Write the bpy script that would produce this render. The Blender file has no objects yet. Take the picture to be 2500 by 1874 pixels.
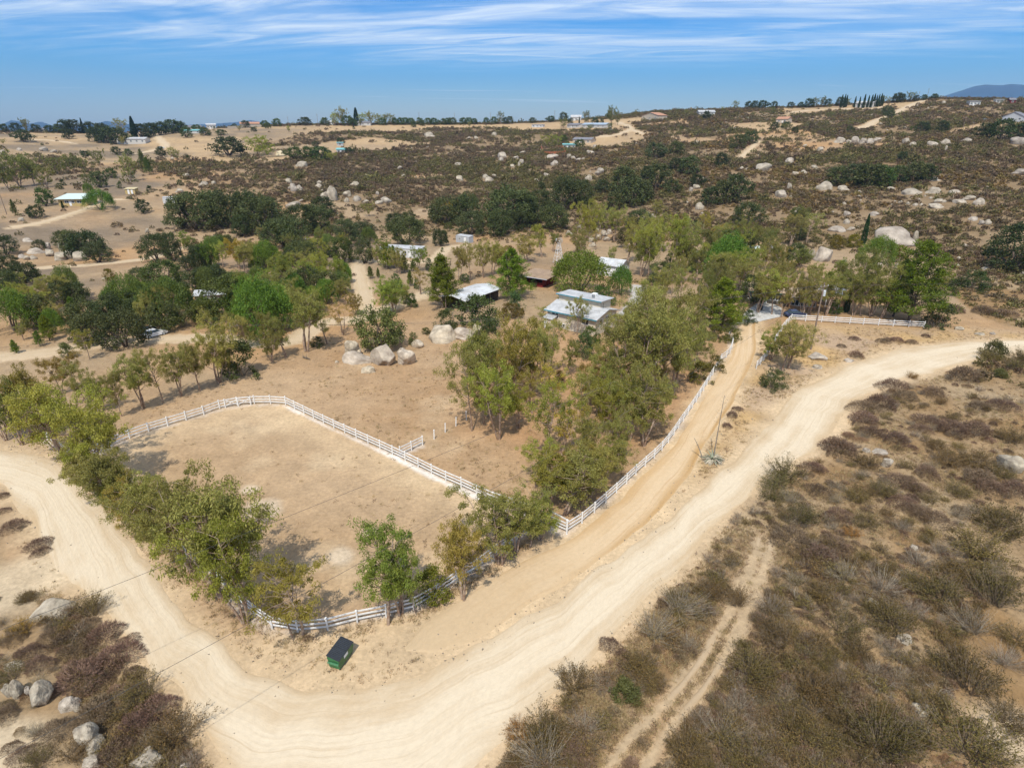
import bpy, math, random
import numpy as np
from mathutils import Vector, Matrix

S = bpy.context.scene
C = S.collection
R_ = math.radians

# ------------------------------------------------------------------ camera
CAMZ, PITCH, F = 38.0, R_(23.45), 1457.0          # focal length in pixels of a 2500 px wide picture
cam_d = bpy.data.cameras.new('camera'); cam = bpy.data.objects.new('camera', cam_d); C.objects.link(cam)
cam_d.sensor_width = 36.0; cam_d.lens = 36.0 * F / 2500.0
cam_d.clip_start = 0.5; cam_d.clip_end = 60000
cam.location = (0, 0, CAMZ); cam.rotation_euler = (R_(90) - PITCH, 0, 0)
S.camera = cam

# ------------------------------------------------------------------ sun, sky
SUN_EL, SHADOW_AZ = R_(57), R_(13)                 # shadows fall away from the camera, a little to the right
sd = Vector((-math.sin(SHADOW_AZ) * math.cos(SUN_EL), -math.cos(SHADOW_AZ) * math.cos(SUN_EL), math.sin(SUN_EL)))
sun_d = bpy.data.lights.new('sun', 'SUN'); sun = bpy.data.objects.new('sun', sun_d); C.objects.link(sun)
sun_d.energy = 4.7; sun_d.angle = R_(0.55); sun_d.color = (1.0, 0.94, 0.83)
sun.rotation_euler = (-sd).to_track_quat('-Z', 'Y').to_euler(); sun.location = (0, -50, 120)
W = bpy.data.worlds.new('World'); S.world = W; W.use_nodes = True
wn, wl = W.node_tree.nodes, W.node_tree.links
wn.clear()
def N(nodes, typ, **kw):
    n = nodes.new(typ)
    for k, v in kw.items(): setattr(n, k, v)
    return n
sky = N(wn, 'ShaderNodeTexSky', sky_type='NISHITA', sun_disc=False, sun_elevation=SUN_EL, sun_rotation=R_(180) + SHADOW_AZ,
        altitude=600, air_density=1.0, dust_density=0.8, ozone_density=3.0)
tc = N(wn, 'ShaderNodeTexCoord'); sep = N(wn, 'ShaderNodeSeparateXYZ'); wl.new(tc.outputs['Generated'], sep.inputs[0])
def math_(nodes, links, op, a, b=None, c=None, clamp=False):
    n = N(nodes, 'ShaderNodeMath', operation=op, use_clamp=clamp)
    for i, v in enumerate((a, b, c)):
        if v is None: continue
        if isinstance(v, (int, float)): n.inputs[i].default_value = v
        else: links.new(v, n.inputs[i])
    return n.outputs[0]
wm = lambda op, a, b=None, c=None, clamp=False: math_(wn, wl, op, a, b, c, clamp)
up = wm('MAXIMUM', sep.outputs['Z'], 0.0)
den = wm('ADD', up, 0.045)
cu, cv = wm('DIVIDE', sep.outputs['X'], den), wm('DIVIDE', sep.outputs['Y'], den)   # flat cloud sheet high above
def cloud(ang, su, sv, off, lo, hi, det=6.0, dist=0.6):
    ca, sa = math.cos(ang), math.sin(ang)
    u = wm('ADD', wm('MULTIPLY', cu, ca), wm('MULTIPLY', cv, sa))
    v = wm('SUBTRACT', wm('MULTIPLY', cv, ca), wm('MULTIPLY', cu, sa))
    cb = N(wn, 'ShaderNodeCombineXYZ')
    wl.new(wm('MULTIPLY', u, su), cb.inputs[0]); wl.new(wm('MULTIPLY', v, sv), cb.inputs[1]); cb.inputs[2].default_value = off
    n = N(wn, 'ShaderNodeTexNoise'); wl.new(cb.outputs[0], n.inputs['Vector'])
    n.inputs['Scale'].default_value = 1.0; n.inputs['Detail'].default_value = det; n.inputs['Roughness'].default_value = 0.58
    n.inputs['Distortion'].default_value = dist
    mr = N(wn, 'ShaderNodeMapRange', clamp=True, interpolation_type='SMOOTHSTEP'); wl.new(n.outputs[0], mr.inputs['Value'])
    mr.inputs['From Min'].default_value = lo; mr.inputs['From Max'].default_value = hi
    return mr.outputs[0]
c1 = cloud(R_(-9), 0.20, 0.60, 3.1, 0.27, 0.58, 6.0, 0.9)        # broad veils
c2 = cloud(R_(-13), 0.65, 2.1, 7.7, 0.30, 0.74, 8.0, 1.6)         # fine streaks in them
c3 = cloud(R_(10), 0.30, 1.9, 12.4, 0.60, 0.80, 6.0, 0.8)         # a few thin wisps lower down
hi_ = N(wn, 'ShaderNodeMapRange', clamp=True, interpolation_type='SMOOTHSTEP'); wl.new(sep.outputs['Z'], hi_.inputs['Value']); hi_.inputs['From Min'].default_value = 0.062; hi_.inputs['From Max'].default_value = 0.12
cm = wm('MULTIPLY', wm('MULTIPLY', c1, wm('ADD', wm('MULTIPLY', c2, 0.72), 0.28)), hi_.outputs[0])
cl = wm('ADD', wm('MULTIPLY', cm, 0.90), wm('MULTIPLY', c3, 0.35), clamp=True)
hs = N(wn, 'ShaderNodeHueSaturation'); wl.new(sky.outputs[0], hs.inputs['Color'])
hs.inputs['Saturation'].default_value = 1.12; hs.inputs['Value'].default_value = 1.0; hs.inputs['Hue'].default_value = 0.5
mx = N(wn, 'ShaderNodeMix', data_type='RGBA'); wl.new(cl, mx.inputs['Factor']); tn = N(wn, 'ShaderNodeMix', data_type='RGBA', blend_type='MULTIPLY'); tn.inputs['Factor'].default_value = 1; wl.new(hs.outputs[0], tn.inputs['A']); tr_ = N(wn, 'ShaderNodeMapRange', clamp=True, interpolation_type='SMOOTHSTEP'); wl.new(sep.outputs['Z'], tr_.inputs['Value']); tr_.inputs['From Min'].default_value = 0.0; tr_.inputs['From Max'].default_value = 0.115
tmx = N(wn, 'ShaderNodeMix', data_type='RGBA'); wl.new(tr_.outputs[0], tmx.inputs['Factor']); tmx.inputs['A'].default_value = (1.06, 1.12, 1.20, 1); tmx.inputs['B'].default_value = (0.06, 0.80, 1.42, 1); wl.new(tmx.outputs['Result'], tn.inputs['B']); wl.new(tn.outputs['Result'], mx.inputs['A'])
mx.inputs['B'].default_value = (11.0, 11.8, 12.6, 1)
bg = N(wn, 'ShaderNodeBackground'); wl.new(mx.outputs['Result'], bg.inputs['Color']); bg.inputs['Strength'].default_value = 0.098
wo = N(wn, 'ShaderNodeOutputWorld'); wl.new(bg.outputs[0], wo.inputs['Surface'])

S.view_settings.view_transform = 'Standard'; S.view_settings.look = 'None'
S.view_settings.exposure = 0.02; S.view_settings.gamma = 1.0; S.view_settings.use_curve_mapping = False
S.render.engine = 'CYCLES'
cy = S.cycles
cy.max_bounces = 5; cy.diffuse_bounces = 3; cy.glossy_bounces = 2; cy.transmission_bounces = 3; cy.transparent_max_bounces = 6
cy.volume_bounces = 0; cy.use_denoising = True; cy.sample_clamp_indirect = 6.0; cy.caustics_reflective = False; cy.caustics_refractive = False
cy.use_adaptive_sampling = True; cy.adaptive_threshold = 0.02
try:
    cy.denoiser = 'OPENIMAGEDENOISE'; cy.denoising_input_passes = 'RGB_ALBEDO_NORMAL'
except Exception: pass

# ------------------------------------------------------------------ noise, terrain height, picture <-> ground
def _hash(ix, iy, seed):
    h = (ix.astype(np.int64) * 374761393 + iy.astype(np.int64) * 668265263 + seed * 1442695041) & 0x7fffffff
    h = ((h ^ (h >> 13)) * 1274126177) & 0x7fffffff
    return ((h ^ (h >> 16)) & 0xffff) / 65535.0
def vnoise(x, y, lam, seed=0):                      # smooth value noise, -1..1, wavelength lam
    x = np.asarray(x, float) / lam; y = np.asarray(y, float) / lam
    ix, iy = np.floor(x), np.floor(y); fx, fy = x - ix, y - iy
    fx = fx * fx * fx * (fx * (fx * 6 - 15) + 10); fy = fy * fy * fy * (fy * (fy * 6 - 15) + 10)
    a, b = _hash(ix, iy, seed), _hash(ix + 1, iy, seed); c, d = _hash(ix, iy + 1, seed), _hash(ix + 1, iy + 1, seed)
    return ((a + (b - a) * fx) * (1 - fy) + (c + (d - c) * fx) * fy) * 2 - 1
def fbm(x, y, lam, seed=0, oct=4):
    s = 0; a = 1.0; t = 0
    for k in range(oct):
        s = s + a * vnoise(x, y, lam / 2 ** k, seed + 17 * k); t += a; a *= 0.55
    return s / t
def sstep(a, b, x):
    t = np.clip((x - a) / (b - a), 0, 1); return t * t * (3 - 2 * t)
CP, SP = math.cos(PITCH), math.sin(PITCH)
def ray(px, py):
    a, b = (px - 1250.0) / F, (937.0 - py) / F
    return a, CP + b * SP, -SP + b * CP
RS = 800.0
_sk = [(-400, 318), (0, 319), (300, 322), (500, 309), (700, 301), (900, 299), (1100, 299), (1250, 298), (1400, 290), (1500, 282), (1600, 268),
       (1750, 265), (1850, 260), (2000, 257), (2150, 249), (2230, 243), (2290, 236), (2500, 239), (2900, 235)]
_th, _zs = [], []
for _x, _y in _sk:
    dx, dy, dz = ray(_x, _y + 4); _th.append(math.atan2(dx, dy)); _zs.append(CAMZ + RS * dz / math.hypot(dx, dy))
_th, _zs = np.array(_th), np.array(_zs)
def H(x, y):
    x = np.asarray(x, float); y = np.asarray(y, float)
    r = np.hypot(x, y); th = np.arctan2(x, y)
    zs = np.interp(th, _th, _zs)
    t = np.clip((r - 225) / (RS - 225), 0, 1)
    g = (np.sqrt(t * t + 0.004) - 0.0632) / (math.sqrt(1.004) - 0.0632)
    z = zs * g - np.clip(r - RS, 0, None) * 0.012
    k = sstep(215, 330, r) * (1 - sstep(700, 800, r) * 0.75)
    z = z + k * (2.6 * vnoise(x, y, 105, 5) + 1.3 * vnoise(x, y, 47, 9) + 0.5 * vnoise(x, y, 19, 3))
    z = z - 1.5 * sstep(190, 240, r) * (1 - sstep(255, 320, r))
    return z
_rr = 14.0 * 1.0085 ** np.arange(560)
def at(px, py, back=6.0):                            # the ground point seen at a pixel of the photograph
    dx, dy, dz = ray(px, py); h = math.hypot(dx, dy); ux, uy, s = dx / h, dy / h, dz / h
    X, Y = ux * _rr, uy * _rr
    gap = CAMZ + s * _rr - H(X, Y)
    i = np.nonzero(gap < 0)[0]; i = i[i > 0]
    if len(i) == 0 or _rr[i[0]] > RS - back: r = RS - back
    else:
        k = i[0]; r = _rr[k - 1] + (_rr[k] - _rr[k - 1]) * gap[k - 1] / (gap[k - 1] - gap[k])
    x, y = ux * r, uy * r
    return Vector((x, y, float(H(x, y))))
def proj(x, y, z):
    z = z - CAMZ
    d = y * CP - z * SP; u = y * SP + z * CP
    return 1250 + F * x / d, 937 - F * u / d
def pxm(p): return F / (p[1] * CP - (p[2] - CAMZ) * SP)            # pixels per metre at a point
def h_for(p, top):                                                   # height that reaches picture row 'top'
    b = (937 - top) / F
    # (y SP + z CP) = b (y CP - z SP)
    z = (b * p[1] * CP - p[1] * SP) / (CP + b * SP)
    return max(z + CAMZ - p[2], 0.3)

# ------------------------------------------------------------------ helpers: materials, meshes, objects
MATS = {}
def mat(name, col=(0.5, 0.5, 0.5), rough=0.8, metal=0.0, var=0.0, scale=4.0, bump=0.0, bscale=12.0, col2=None, tint=False, spec=0.3):
    """plain surface with a little procedural variation in colour and relief"""
    if name in MATS: return MATS[name]
    m = bpy.data.materials.new(name); m.use_nodes = True; MATS[name] = m
    n, l = m.node_tree.nodes, m.node_tree.links; b = n['Principled BSDF']
    b.inputs['Roughness'].default_value = rough; b.inputs['Metallic'].default_value = metal
    b.inputs['Specular IOR Level'].default_value = spec
    b.inputs['Base Color'].default_value = (*col, 1)
    out = None
    if var > 0 or col2:
        tx = N(n, 'ShaderNodeTexCoord'); nz = N(n, 'ShaderNodeTexNoise'); l.new(tx.outputs['Object'], nz.inputs['Vector'])
        nz.inputs['Scale'].default_value = scale; nz.inputs['Detail'].default_value = 5; nz.inputs['Roughness'].default_value = 0.65
        cr = N(n, 'ShaderNodeValToRGB'); l.new(nz.outputs[0], cr.inputs[0])
        c2 = col2 or tuple(c * (1 - var) for c in col)
        cr.color_ramp.elements[0].color = (*c2, 1); cr.color_ramp.elements[1].color = (*col, 1)
        cr.color_ramp.elements[0].position = 0.36; cr.color_ramp.elements[1].position = 0.62
        out = cr.outputs[0]; l.new(out, b.inputs['Base Color'])
    if tint:
        oi = N(n, 'ShaderNodeObjectInfo'); mm = N(n, 'ShaderNodeMix', data_type='RGBA', blend_type='MULTIPLY'); mm.inputs['Factor'].default_value = 1
        if out is None: mm.inputs['A'].default_value = (*col, 1)
        else: l.new(out, mm.inputs['A'])
        l.new(oi.outputs['Color'], mm.inputs['B']); l.new(mm.outputs['Result'], b.inputs['Base Color'])
    if bump > 0:
        tx = N(n, 'ShaderNodeTexCoord'); nz = N(n, 'ShaderNodeTexNoise'); l.new(tx.outputs['Object'], nz.inputs['Vector'])
        nz.inputs['Scale'].default_value = bscale; nz.inputs['Detail'].default_value = 6
        bp = N(n, 'ShaderNodeBump'); bp.inputs['Strength'].default_value = bump; bp.inputs['Distance'].default_value = 0.2
        l.new(nz.outputs[0], bp.inputs['Height']); l.new(bp.outputs[0], b.inputs['Normal'])
    return m

def leaf_mat(name, dark, light, trans=0.3, rnd_obj=0.18, rough=0.6):
    """foliage: colour runs from dark to light by a per-leaf random value, tinted by the object's own colour"""
    if name in MATS: return MATS[name]
    m = bpy.data.materials.new(name); m.use_nodes = True; MATS[name] = m
    n, l = m.node_tree.nodes, m.node_tree.links; n.clear()
    at_ = N(n, 'ShaderNodeAttribute', attribute_name='rnd'); cr = N(n, 'ShaderNodeValToRGB'); l.new(at_.outputs['Fac'], cr.inputs[0])
    cr.color_ramp.elements[0].color = (*dark, 1); cr.color_ramp.elements[1].color = (*light, 1)
    oi = N(n, 'ShaderNodeObjectInfo')
    m1 = N(n, 'ShaderNodeMix', data_type='RGBA', blend_type='MULTIPLY'); m1.inputs['Factor'].default_value = 1
    l.new(cr.outputs[0], m1.inputs['A']); l.new(oi.outputs['Color'], m1.inputs['B'])
    hs = N(n, 'ShaderNodeHueSaturation'); l.new(m1.outputs['Result'], hs.inputs['Color'])
    v = math_(n, l, 'ADD', math_(n, l, 'MULTIPLY', oi.outputs['Random'], rnd_obj * 2), 1 - rnd_obj); l.new(v, hs.inputs['Value'])
    rr = math_(n, l, 'FRACT', math_(n, l, 'MULTIPLY', oi.outputs['Random'], 37.7))
    l.new(math_(n, l, 'ADD', math_(n, l, 'MULTIPLY', rr, 0.036), 0.482), hs.inputs['Hue'])
    d = N(n, 'ShaderNodeBsdfPrincipled'); l.new(hs.outputs[0], d.inputs['Base Color']); d.inputs['Roughness'].default_value = rough
    d.inputs['Specular IOR Level'].default_value = 0.25
    o = N(n, 'ShaderNodeOutputMaterial')
    if trans > 0:
        t = N(n, 'ShaderNodeBsdfTranslucent'); l.new(hs.outputs[0], t.inputs['Color'])
        ms = N(n, 'ShaderNodeMixShader'); ms.inputs[0].default_value = trans
        l.new(d.outputs[0], ms.inputs[1]); l.new(t.outputs[0], ms.inputs[2]); l.new(ms.outputs[0], o.inputs['Surface'])
    else: l.new(d.outputs[0], o.inputs['Surface'])
    return m

def np_mesh(name, verts, quads=None, tris=None, mats=(), mat_idx=None, rnd=None, smooth=False, cols=None, uvs=None):
    """mesh from numpy arrays"""
    me = bpy.data.meshes.new(name)
    verts = np.asarray(verts, np.float32)
    lv, ls = [], []
    if quads is not None and len(quads): lv.append(np.asarray(quads, np.int32).ravel()); ls.append(np.full(len(quads), 4, np.int32))
    if tris is not None and len(tris): lv.append(np.asarray(tris, np.int32).ravel()); ls.append(np.full(len(tris), 3, np.int32))
    lv = np.concatenate(lv); ls = np.concatenate(ls)
    me.vertices.add(len(verts)); me.vertices.foreach_set('co', verts.ravel())
    me.loops.add(len(lv)); me.loops.foreach_set('vertex_index', lv)
    me.polygons.add(len(ls)); st = np.concatenate([[0], np.cumsum(ls)[:-1]]).astype(np.int32)
    me.polygons.foreach_set('loop_start', st)
    if smooth: me.polygons.foreach_set('use_smooth', np.ones(len(ls), bool))
    for m in mats: me.materials.append(m)
    if mat_idx is not None: me.polygons.foreach_set('material_index', np.asarray(mat_idx, np.int32))
    if rnd is not None:
        a = me.attributes.new('rnd', 'FLOAT', 'POINT'); a.data.foreach_set('value', np.asarray(rnd, np.float32))
    if cols is not None:
        a = me.attributes.new('alb', 'FLOAT_COLOR', 'POINT')
        a.data.foreach_set('color', np.concatenate([cols, np.ones((len(cols), 1))], 1).astype(np.float32).ravel())
    if uvs is not None:
        a = me.attributes.new('road', 'FLOAT_VECTOR', 'POINT'); a.data.foreach_set('vector', np.asarray(uvs, np.float32).ravel())
    me.update(calc_edges=True); me.validate()
    return me

def link(name, data, parent=None, loc=None, rz=None, scale=None):
    o = bpy.data.objects.new(name, data); C.objects.link(o)
    if parent is not None: o.parent = parent
    if loc is not None: o.location = loc
    if rz is not None: o.rotation_euler = (0, 0, rz)
    if scale is not None: o.scale = scale if hasattr(scale, '__len__') else (scale,) * 3
    return o
def tag(o, label=None, cat=None, group=None, kind=None):
    if label: o['label'] = label
    if cat: o['category'] = cat
    if group: o['group'] = group
    if kind: o['kind'] = kind
    return o
def empty(name, loc, rz=0.0):
    o = link(name, None, None, loc, rz); o.empty_display_size = 0.2
    return o

class MB:
    """collects boxes, bars, prisms and tubes into one mesh"""
    def __init__(s): s.v, s.f = [], []
    def add(s, vs, fs):
        b = len(s.v); s.v += [tuple(p) for p in vs]; s.f += [tuple(i + b for i in q) for q in fs]; return s
    def box(s, x0, x1, y0, y1, z0, z1):
        return s.add([(x0, y0, z0), (x1, y0, z0), (x1, y1, z0), (x0, y1, z0), (x0, y0, z1), (x1, y0, z1), (x1, y1, z1), (x0, y1, z1)],
                     [(0, 3, 2, 1), (4, 5, 6, 7), (0, 1, 5, 4), (1, 2, 6, 5), (2, 3, 7, 6), (3, 0, 4, 7)])
    def bar(s, a, b, w, h):                            # box section bar from a to b, w wide, h high
        a, b = Vector(a), Vector(b); d = (b - a).normalized()
        u = Vector((0, 0, 1)) if abs(d.z) < 0.95 else Vector((0, 1, 0))
        r = d.cross(u).normalized() * (w / 2); q = r.cross(d).normalized() * (h / 2)
        vs = [p + i * r + j * q for p in (a, b) for i, j in ((-1, -1), (1, -1), (1, 1), (-1, 1))]
        return s.add(vs, [(0, 1, 2, 3), (7, 6, 5, 4), (0, 4, 5, 1), (1, 5, 6, 2), (2, 6, 7, 3), (3, 7, 4, 0)])
    def tube(s, pts, rad, n=6, caps=True):
        pts = [Vector(p) for p in pts]; k = len(pts); rad = [float(q) for q in rad] if hasattr(rad, '__len__') else [rad] * k
        vs, fs = [], []
        for i, p in enumerate(pts):
            d = (pts[min(i + 1, k - 1)] - pts[max(i - 1, 0)]).normalized()
            u = Vector((1, 0, 0)) if abs(d.x) < 0.9 else Vector((0, 1, 0))
            a = d.cross(u).normalized(); b = d.cross(a)
            for j in range(n):
                t = 2 * math.pi * j / n; vs.append(p + rad[i] * (a * math.cos(t) + b * math.sin(t)))
        for i in range(k - 1):
            for j in range(n): fs.append((i * n + j, i * n + (j + 1) % n, (i + 1) * n + (j + 1) % n, (i + 1) * n + j))
        if caps: fs += [tuple(range(n))[::-1], tuple(range((k - 1) * n, k * n))]
        return s.add(vs, fs)
    def prism(s, prof, axis0, axis1):                   # profile (y,z) swept along x
        n = len(prof); vs = [(axis0, y, z) for y, z in prof] + [(axis1, y, z) for y, z in prof]
        return s.add(vs, [tuple(range(n))[::-1], tuple(range(n, 2 * n))] + [(i, (i + 1) % n, n + (i + 1) % n, n + i) for i in range(n)])
    def mesh(s, name, m, smooth=False):
        me = bpy.data.meshes.new(name); me.from_pydata(s.v, [], s.f); me.update()
        for k in (m if isinstance(m, (list, tuple)) else [m]): me.materials.append(k)
        if smooth: me.polygons.foreach_set('use_smooth', np.ones(len(me.polygons), bool))
        return me
    def build(s, name, m, parent=None, loc=None, rz=None, smooth=False): return link(name, s.mesh(name, m, smooth), parent, loc, rz)

def fix_normals(me):
    import bmesh
    b = bmesh.new(); b.from_mesh(me); bmesh.ops.recalc_face_normals(b, faces=b.faces); b.to_mesh(me); b.free()

# ------------------------------------------------------------------ roads and zones, first as outlines read off the photograph
def W2(pts): return np.array([[*at(*p)[:2]] for p in pts])
def resample(P, n):
    P = np.asarray(P, float)
    # Catmull-Rom through the points, then even spacing
    Q = np.vstack([2 * P[0] - P[1], P, 2 * P[-1] - P[-2]]); out = []
    for i in range(1, len(Q) - 2):
        t = np.linspace(0, 1, 12, endpoint=False)[:, None]
        out.append(0.5 * (2 * Q[i] + (Q[i + 1] - Q[i - 1]) * t + (2 * Q[i - 1] - 5 * Q[i] + 4 * Q[i + 1] - Q[i + 2]) * t ** 2 + (3 * Q[i] - Q[i - 1] - 3 * Q[i + 1] + Q[i + 2]) * t ** 3))
    out = np.vstack(out + [P[-1:]])
    s = np.concatenate([[0], np.cumsum(np.hypot(*np.diff(out[:, :2], axis=0).T))]); t = np.linspace(0, s[-1], n)
    return np.stack([np.interp(t, s, out[:, k]) for k in range(out.shape[1])], 1)
def smooth_pairs(pairs, per=10):
    A, B = W2([p[:2] for p in pairs]), W2([p[2:] for p in pairs])
    AB = np.hstack([A, B]); Q = np.vstack([2 * AB[0] - AB[1], AB, 2 * AB[-1] - AB[-2]]); out = []
    for i in range(1, len(Q) - 2):
        t = np.linspace(0, 1, per, endpoint=False)[:, None]
        out.append(0.5 * (2 * Q[i] + (Q[i + 1] - Q[i - 1]) * t + (2 * Q[i - 1] - 5 * Q[i] + 4 * Q[i + 1] - Q[i + 2]) * t ** 2 + (3 * Q[i] - Q[i - 1] - 3 * Q[i + 1] + Q[i + 2]) * t ** 3))
    out = np.vstack(out + [AB[-1:]]); return out[:, :2], out[:, 2:]
ROAD = [(-900, 1070, -900, 1100), (-300, 1085, -300, 1122), (0, 1098, -20, 1170), (75, 1106, 22, 1212), (140, 1128, 60, 1262), (215, 1195, 105, 1335), (290, 1280, 165, 1420),
        (350, 1370, 235, 1480), (430, 1470, 330, 1590), (540, 1575, 430, 1700), (680, 1650, 525, 1830), (830, 1680, 640, 2010),
        (980, 1655, 900, 2110), (1130, 1590, 1110, 1960), (1270, 1510, 1290, 1745), (1400, 1430, 1440, 1620), (1520, 1345, 1560, 1490),
        (1630, 1255, 1680, 1368), (1725, 1175, 1790, 1240), (1805, 1100, 1900, 1150), (1877, 1025, 2030, 1070), (1947, 955, 2100, 975),
        (2040, 905, 2180, 936), (2120, 875, 2265, 912), (2220, 849, 2370, 882), (2350, 834, 2500, 862), (2500, 829, 2640, 850), (2760, 815, 2880, 840), (3600, 800, 3600, 822)]
DRIVE = [(985, 1575, 992, 1590), (1035, 1525, 1070, 1590), (1120, 1465, 1190, 1545), (1250, 1385, 1330, 1460), (1395, 1308, 1480, 1362), (1475, 1245, 1575, 1285), (1530, 1196, 1640, 1222),
         (1580, 1148, 1685, 1163), (1626, 1105, 1718, 1098), (1660, 1062, 1752, 1040), (1704, 993, 1792, 980), (1752, 912, 1825, 912), (1785, 868, 1848, 855),
         (1795, 822, 1846, 808), (1800, 785, 1850, 775)]
roadL, roadR = smooth_pairs(ROAD); drvL, drvR = smooth_pairs(DRIVE)
TRACKS = [  # name, centre line in pixels, width in metres, label
    ('dirt_track', [(-60, 885), (0, 872), (110, 862), (203, 845), (300, 835), (390, 828), (521, 826), (640, 838), (721, 829), (782, 789), (840, 783), (895, 774), (982, 736), (1025, 722), (1080, 708)], 5.0),
    ('dirt_track', [(895, 772), (890, 730), (886, 705), (880, 676), (872, 655), (890, 636), (960, 640), (1054, 636), (1095, 604), (1140, 598)], 4.0),
    ('dirt_track', [(30, 668), (72, 656), (200, 648), (289, 640), (368, 629), (440, 606), (520, 600)], 5.0),
    ('dirt_track', [(25, 556), (90, 546), (150, 530), (203, 513), (250, 490), (300, 487)], 3.5),
    ('dirt_track', [(2256, 240), (2222, 258), (2178, 281), (2144, 293), (2120, 307), (2090, 316)], 8.0),
    ('dirt_track', [(1512, 299), (1530, 306), (1538, 316), (1520, 325), (1496, 331), (1460, 334)], 7.0),
    ('dirt_track', [(1538, 316), (1556, 322), (1575, 328)], 5.0),
    ('dirt_track', [(1852, 345), (1830, 365), (1807, 386)], 4.0),
    ('dirt_track', [(380, 330), (392, 343), (405, 356), (380, 366), (340, 374)], 7.0),
    ('dirt_track', [(70, 342), (90, 341), (125, 343), (180, 350)], 6.0),
    ('dirt_track', [(1930, 275), (1990, 269), (2060, 266), (2130, 266), (2160, 261)], 7.0),
    ('wheel_track', [(1852, 1312), (1845, 1345), (1830, 1390), (1805, 1440), (1760, 1530), (1700, 1625), (1640, 1700), (1600, 1745), (1530, 1810), (1470, 1900)], 0.6),
    ('wheel_track', [(1880, 1318), (1876, 1350), (1862, 1400), (1840, 1450), (1800, 1540), (1745, 1640), (1690, 1715), (1640, 1770), (1600, 1830), (1565, 1910)], 0.6),
]
TR = [(nm, resample(W2(p), 60), w) for nm, p, w in TRACKS]

def seg_dist(X, Y, P):                                 # distance from points to a polyline
    d = np.full(X.shape, 1e9)
    for (x0, y0), (x1, y1) in zip(P[:-1], P[1:]):
        vx, vy = x1 - x0, y1 - y0; L = vx * vx + vy * vy + 1e-9
        t = np.clip(((X - x0) * vx + (Y - y0) * vy) / L, 0, 1)
        d = np.minimum(d, (X - x0 - t * vx) ** 2 + (Y - y0 - t * vy) ** 2)
    return np.sqrt(d)
def inside(X, Y, P):
    c = np.zeros(X.shape, bool); j = len(P) - 1
    for i in range(len(P)):
        xi, yi, xj, yj = *P[i], *P[j]
        c ^= ((yi > Y) != (yj > Y)) & (X < (xj - xi) * (Y - yi) / (yj - yi + 1e-12) + xi); j = i
    return c
def near_box(X, Y, P, m):
    lo, hi = P.min(0) - m, P.max(0) + m
    return (X > lo[0]) & (X < hi[0]) & (Y > lo[1]) & (Y < hi[1])
_seg_all = seg_dist
def seg_dist(X, Y, P, m=10.0):                         # the same, but points far outside the line's box just read m
    P = np.asarray(P); k = near_box(X, Y, P, m); d = np.full(X.shape, m); d[k] = _seg_all(X[k], Y[k], P); return d
def sdist(X, Y, P, m=14.0):                            # signed distance to a closed outline, positive inside
    P = np.asarray(P); k = near_box(X, Y, P, m); out = np.full(X.shape, -m)
    x, y = X[k], Y[k]; d = _seg_all(x, y, np.vstack([P, P[:1]])); out[k] = np.where(inside(x, y, P), d, -d); return out
road_poly = np.vstack([roadL[10:-10:3], roadR[10:-10:3][::-1]]); drive_poly = np.vstack([drvL[::3], drvR[::3][::-1]])
FENCES = {  # post base lines in pixels
    'back': [(190, 1135), (279, 1086), (350, 1058), (420, 1036), (492, 1014), (550, 994), (617, 986), (676, 986), (698, 988)],
    'cross': [(698, 988), (805, 1040), (904, 1085), (996, 1128), (1072, 1166), (1138, 1195), (1195, 1222), (1292, 1256), (1350, 1288), (1383, 1301)],
    'spur': [(977, 1113), (1000, 1102), (1032, 1086)],
    'drive': [(1383, 1301), (1427, 1272), (1455, 1247), (1510, 1198), (1561, 1150), (1608, 1108), (1640, 1069), (1660, 1039), (1692, 993), (1718, 952), (1744, 909), (1762, 880), (1780, 866), (1789, 834), (1779, 824)],
    'front': [(118, 1075), (165, 1112), (203, 1148), (245, 1190), (285, 1228), (350, 1285), (430, 1342), (510, 1402), (548, 1436), (575, 1465), (629, 1509), (652, 1526), (680, 1541), (724, 1545), (785, 1541), (845, 1527), (905, 1511), (963, 1502), (1020, 1484), (1066, 1456), (1110, 1425), (1170, 1388), (1219, 1350), (1265, 1314), (1315, 1275)],
    'gate': [(1846, 900), (1871, 872), (1890, 838), (1911, 804), (1931, 782)],
    'yard': [(1931, 782), (1966, 784), (2005, 786), (2038, 788), (2074, 790), (2107, 792), (2144, 794), (2180, 796), (2218, 798), (2255, 800)],
}
FW = {k: W2(v) for k, v in FENCES.items()}
PADDOCK = W2(FENCES['back'][1:-1] + FENCES['cross'][:-1] + FENCES['front'][:-1][::-1])
FIELD = W2([(279, 1080), (420, 1030), (617, 980), (698, 982), (996, 1120), (1195, 1215), (1383, 1295), (1561, 1145), (1660, 1030), (1780, 860), (1700, 880), (1450, 860), (1200, 800), (1000, 780), (850, 800), (640, 900), (380, 985)])
BRUSH = [W2([(2640, 858), (2500, 866), (2380, 880), (2260, 918), (2120, 965), (2055, 1040), (2020, 1085), (1900, 1160), (1790, 1250), (1680, 1378), (1560, 1500), (1440, 1630), (1290, 1760), (1170, 1900), (1150, 2400), (3800, 2400), (4200, 860)]),
         W2([(-900, 1130), (-300, 1150), (-25, 1185), (15, 1250), (40, 1400), (160, 1445), (230, 1492), (320, 1605), (420, 1715), (510, 1830), (580, 1960), (500, 2400), (-2500, 2400)]),
         W2([(2310, 660), (2270, 615), (2400, 570), (2560, 540), (3000, 560), (3200, 790), (2560, 812), (2470, 800), (2400, 778), (2345, 745), (2300, 700)])]
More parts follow.
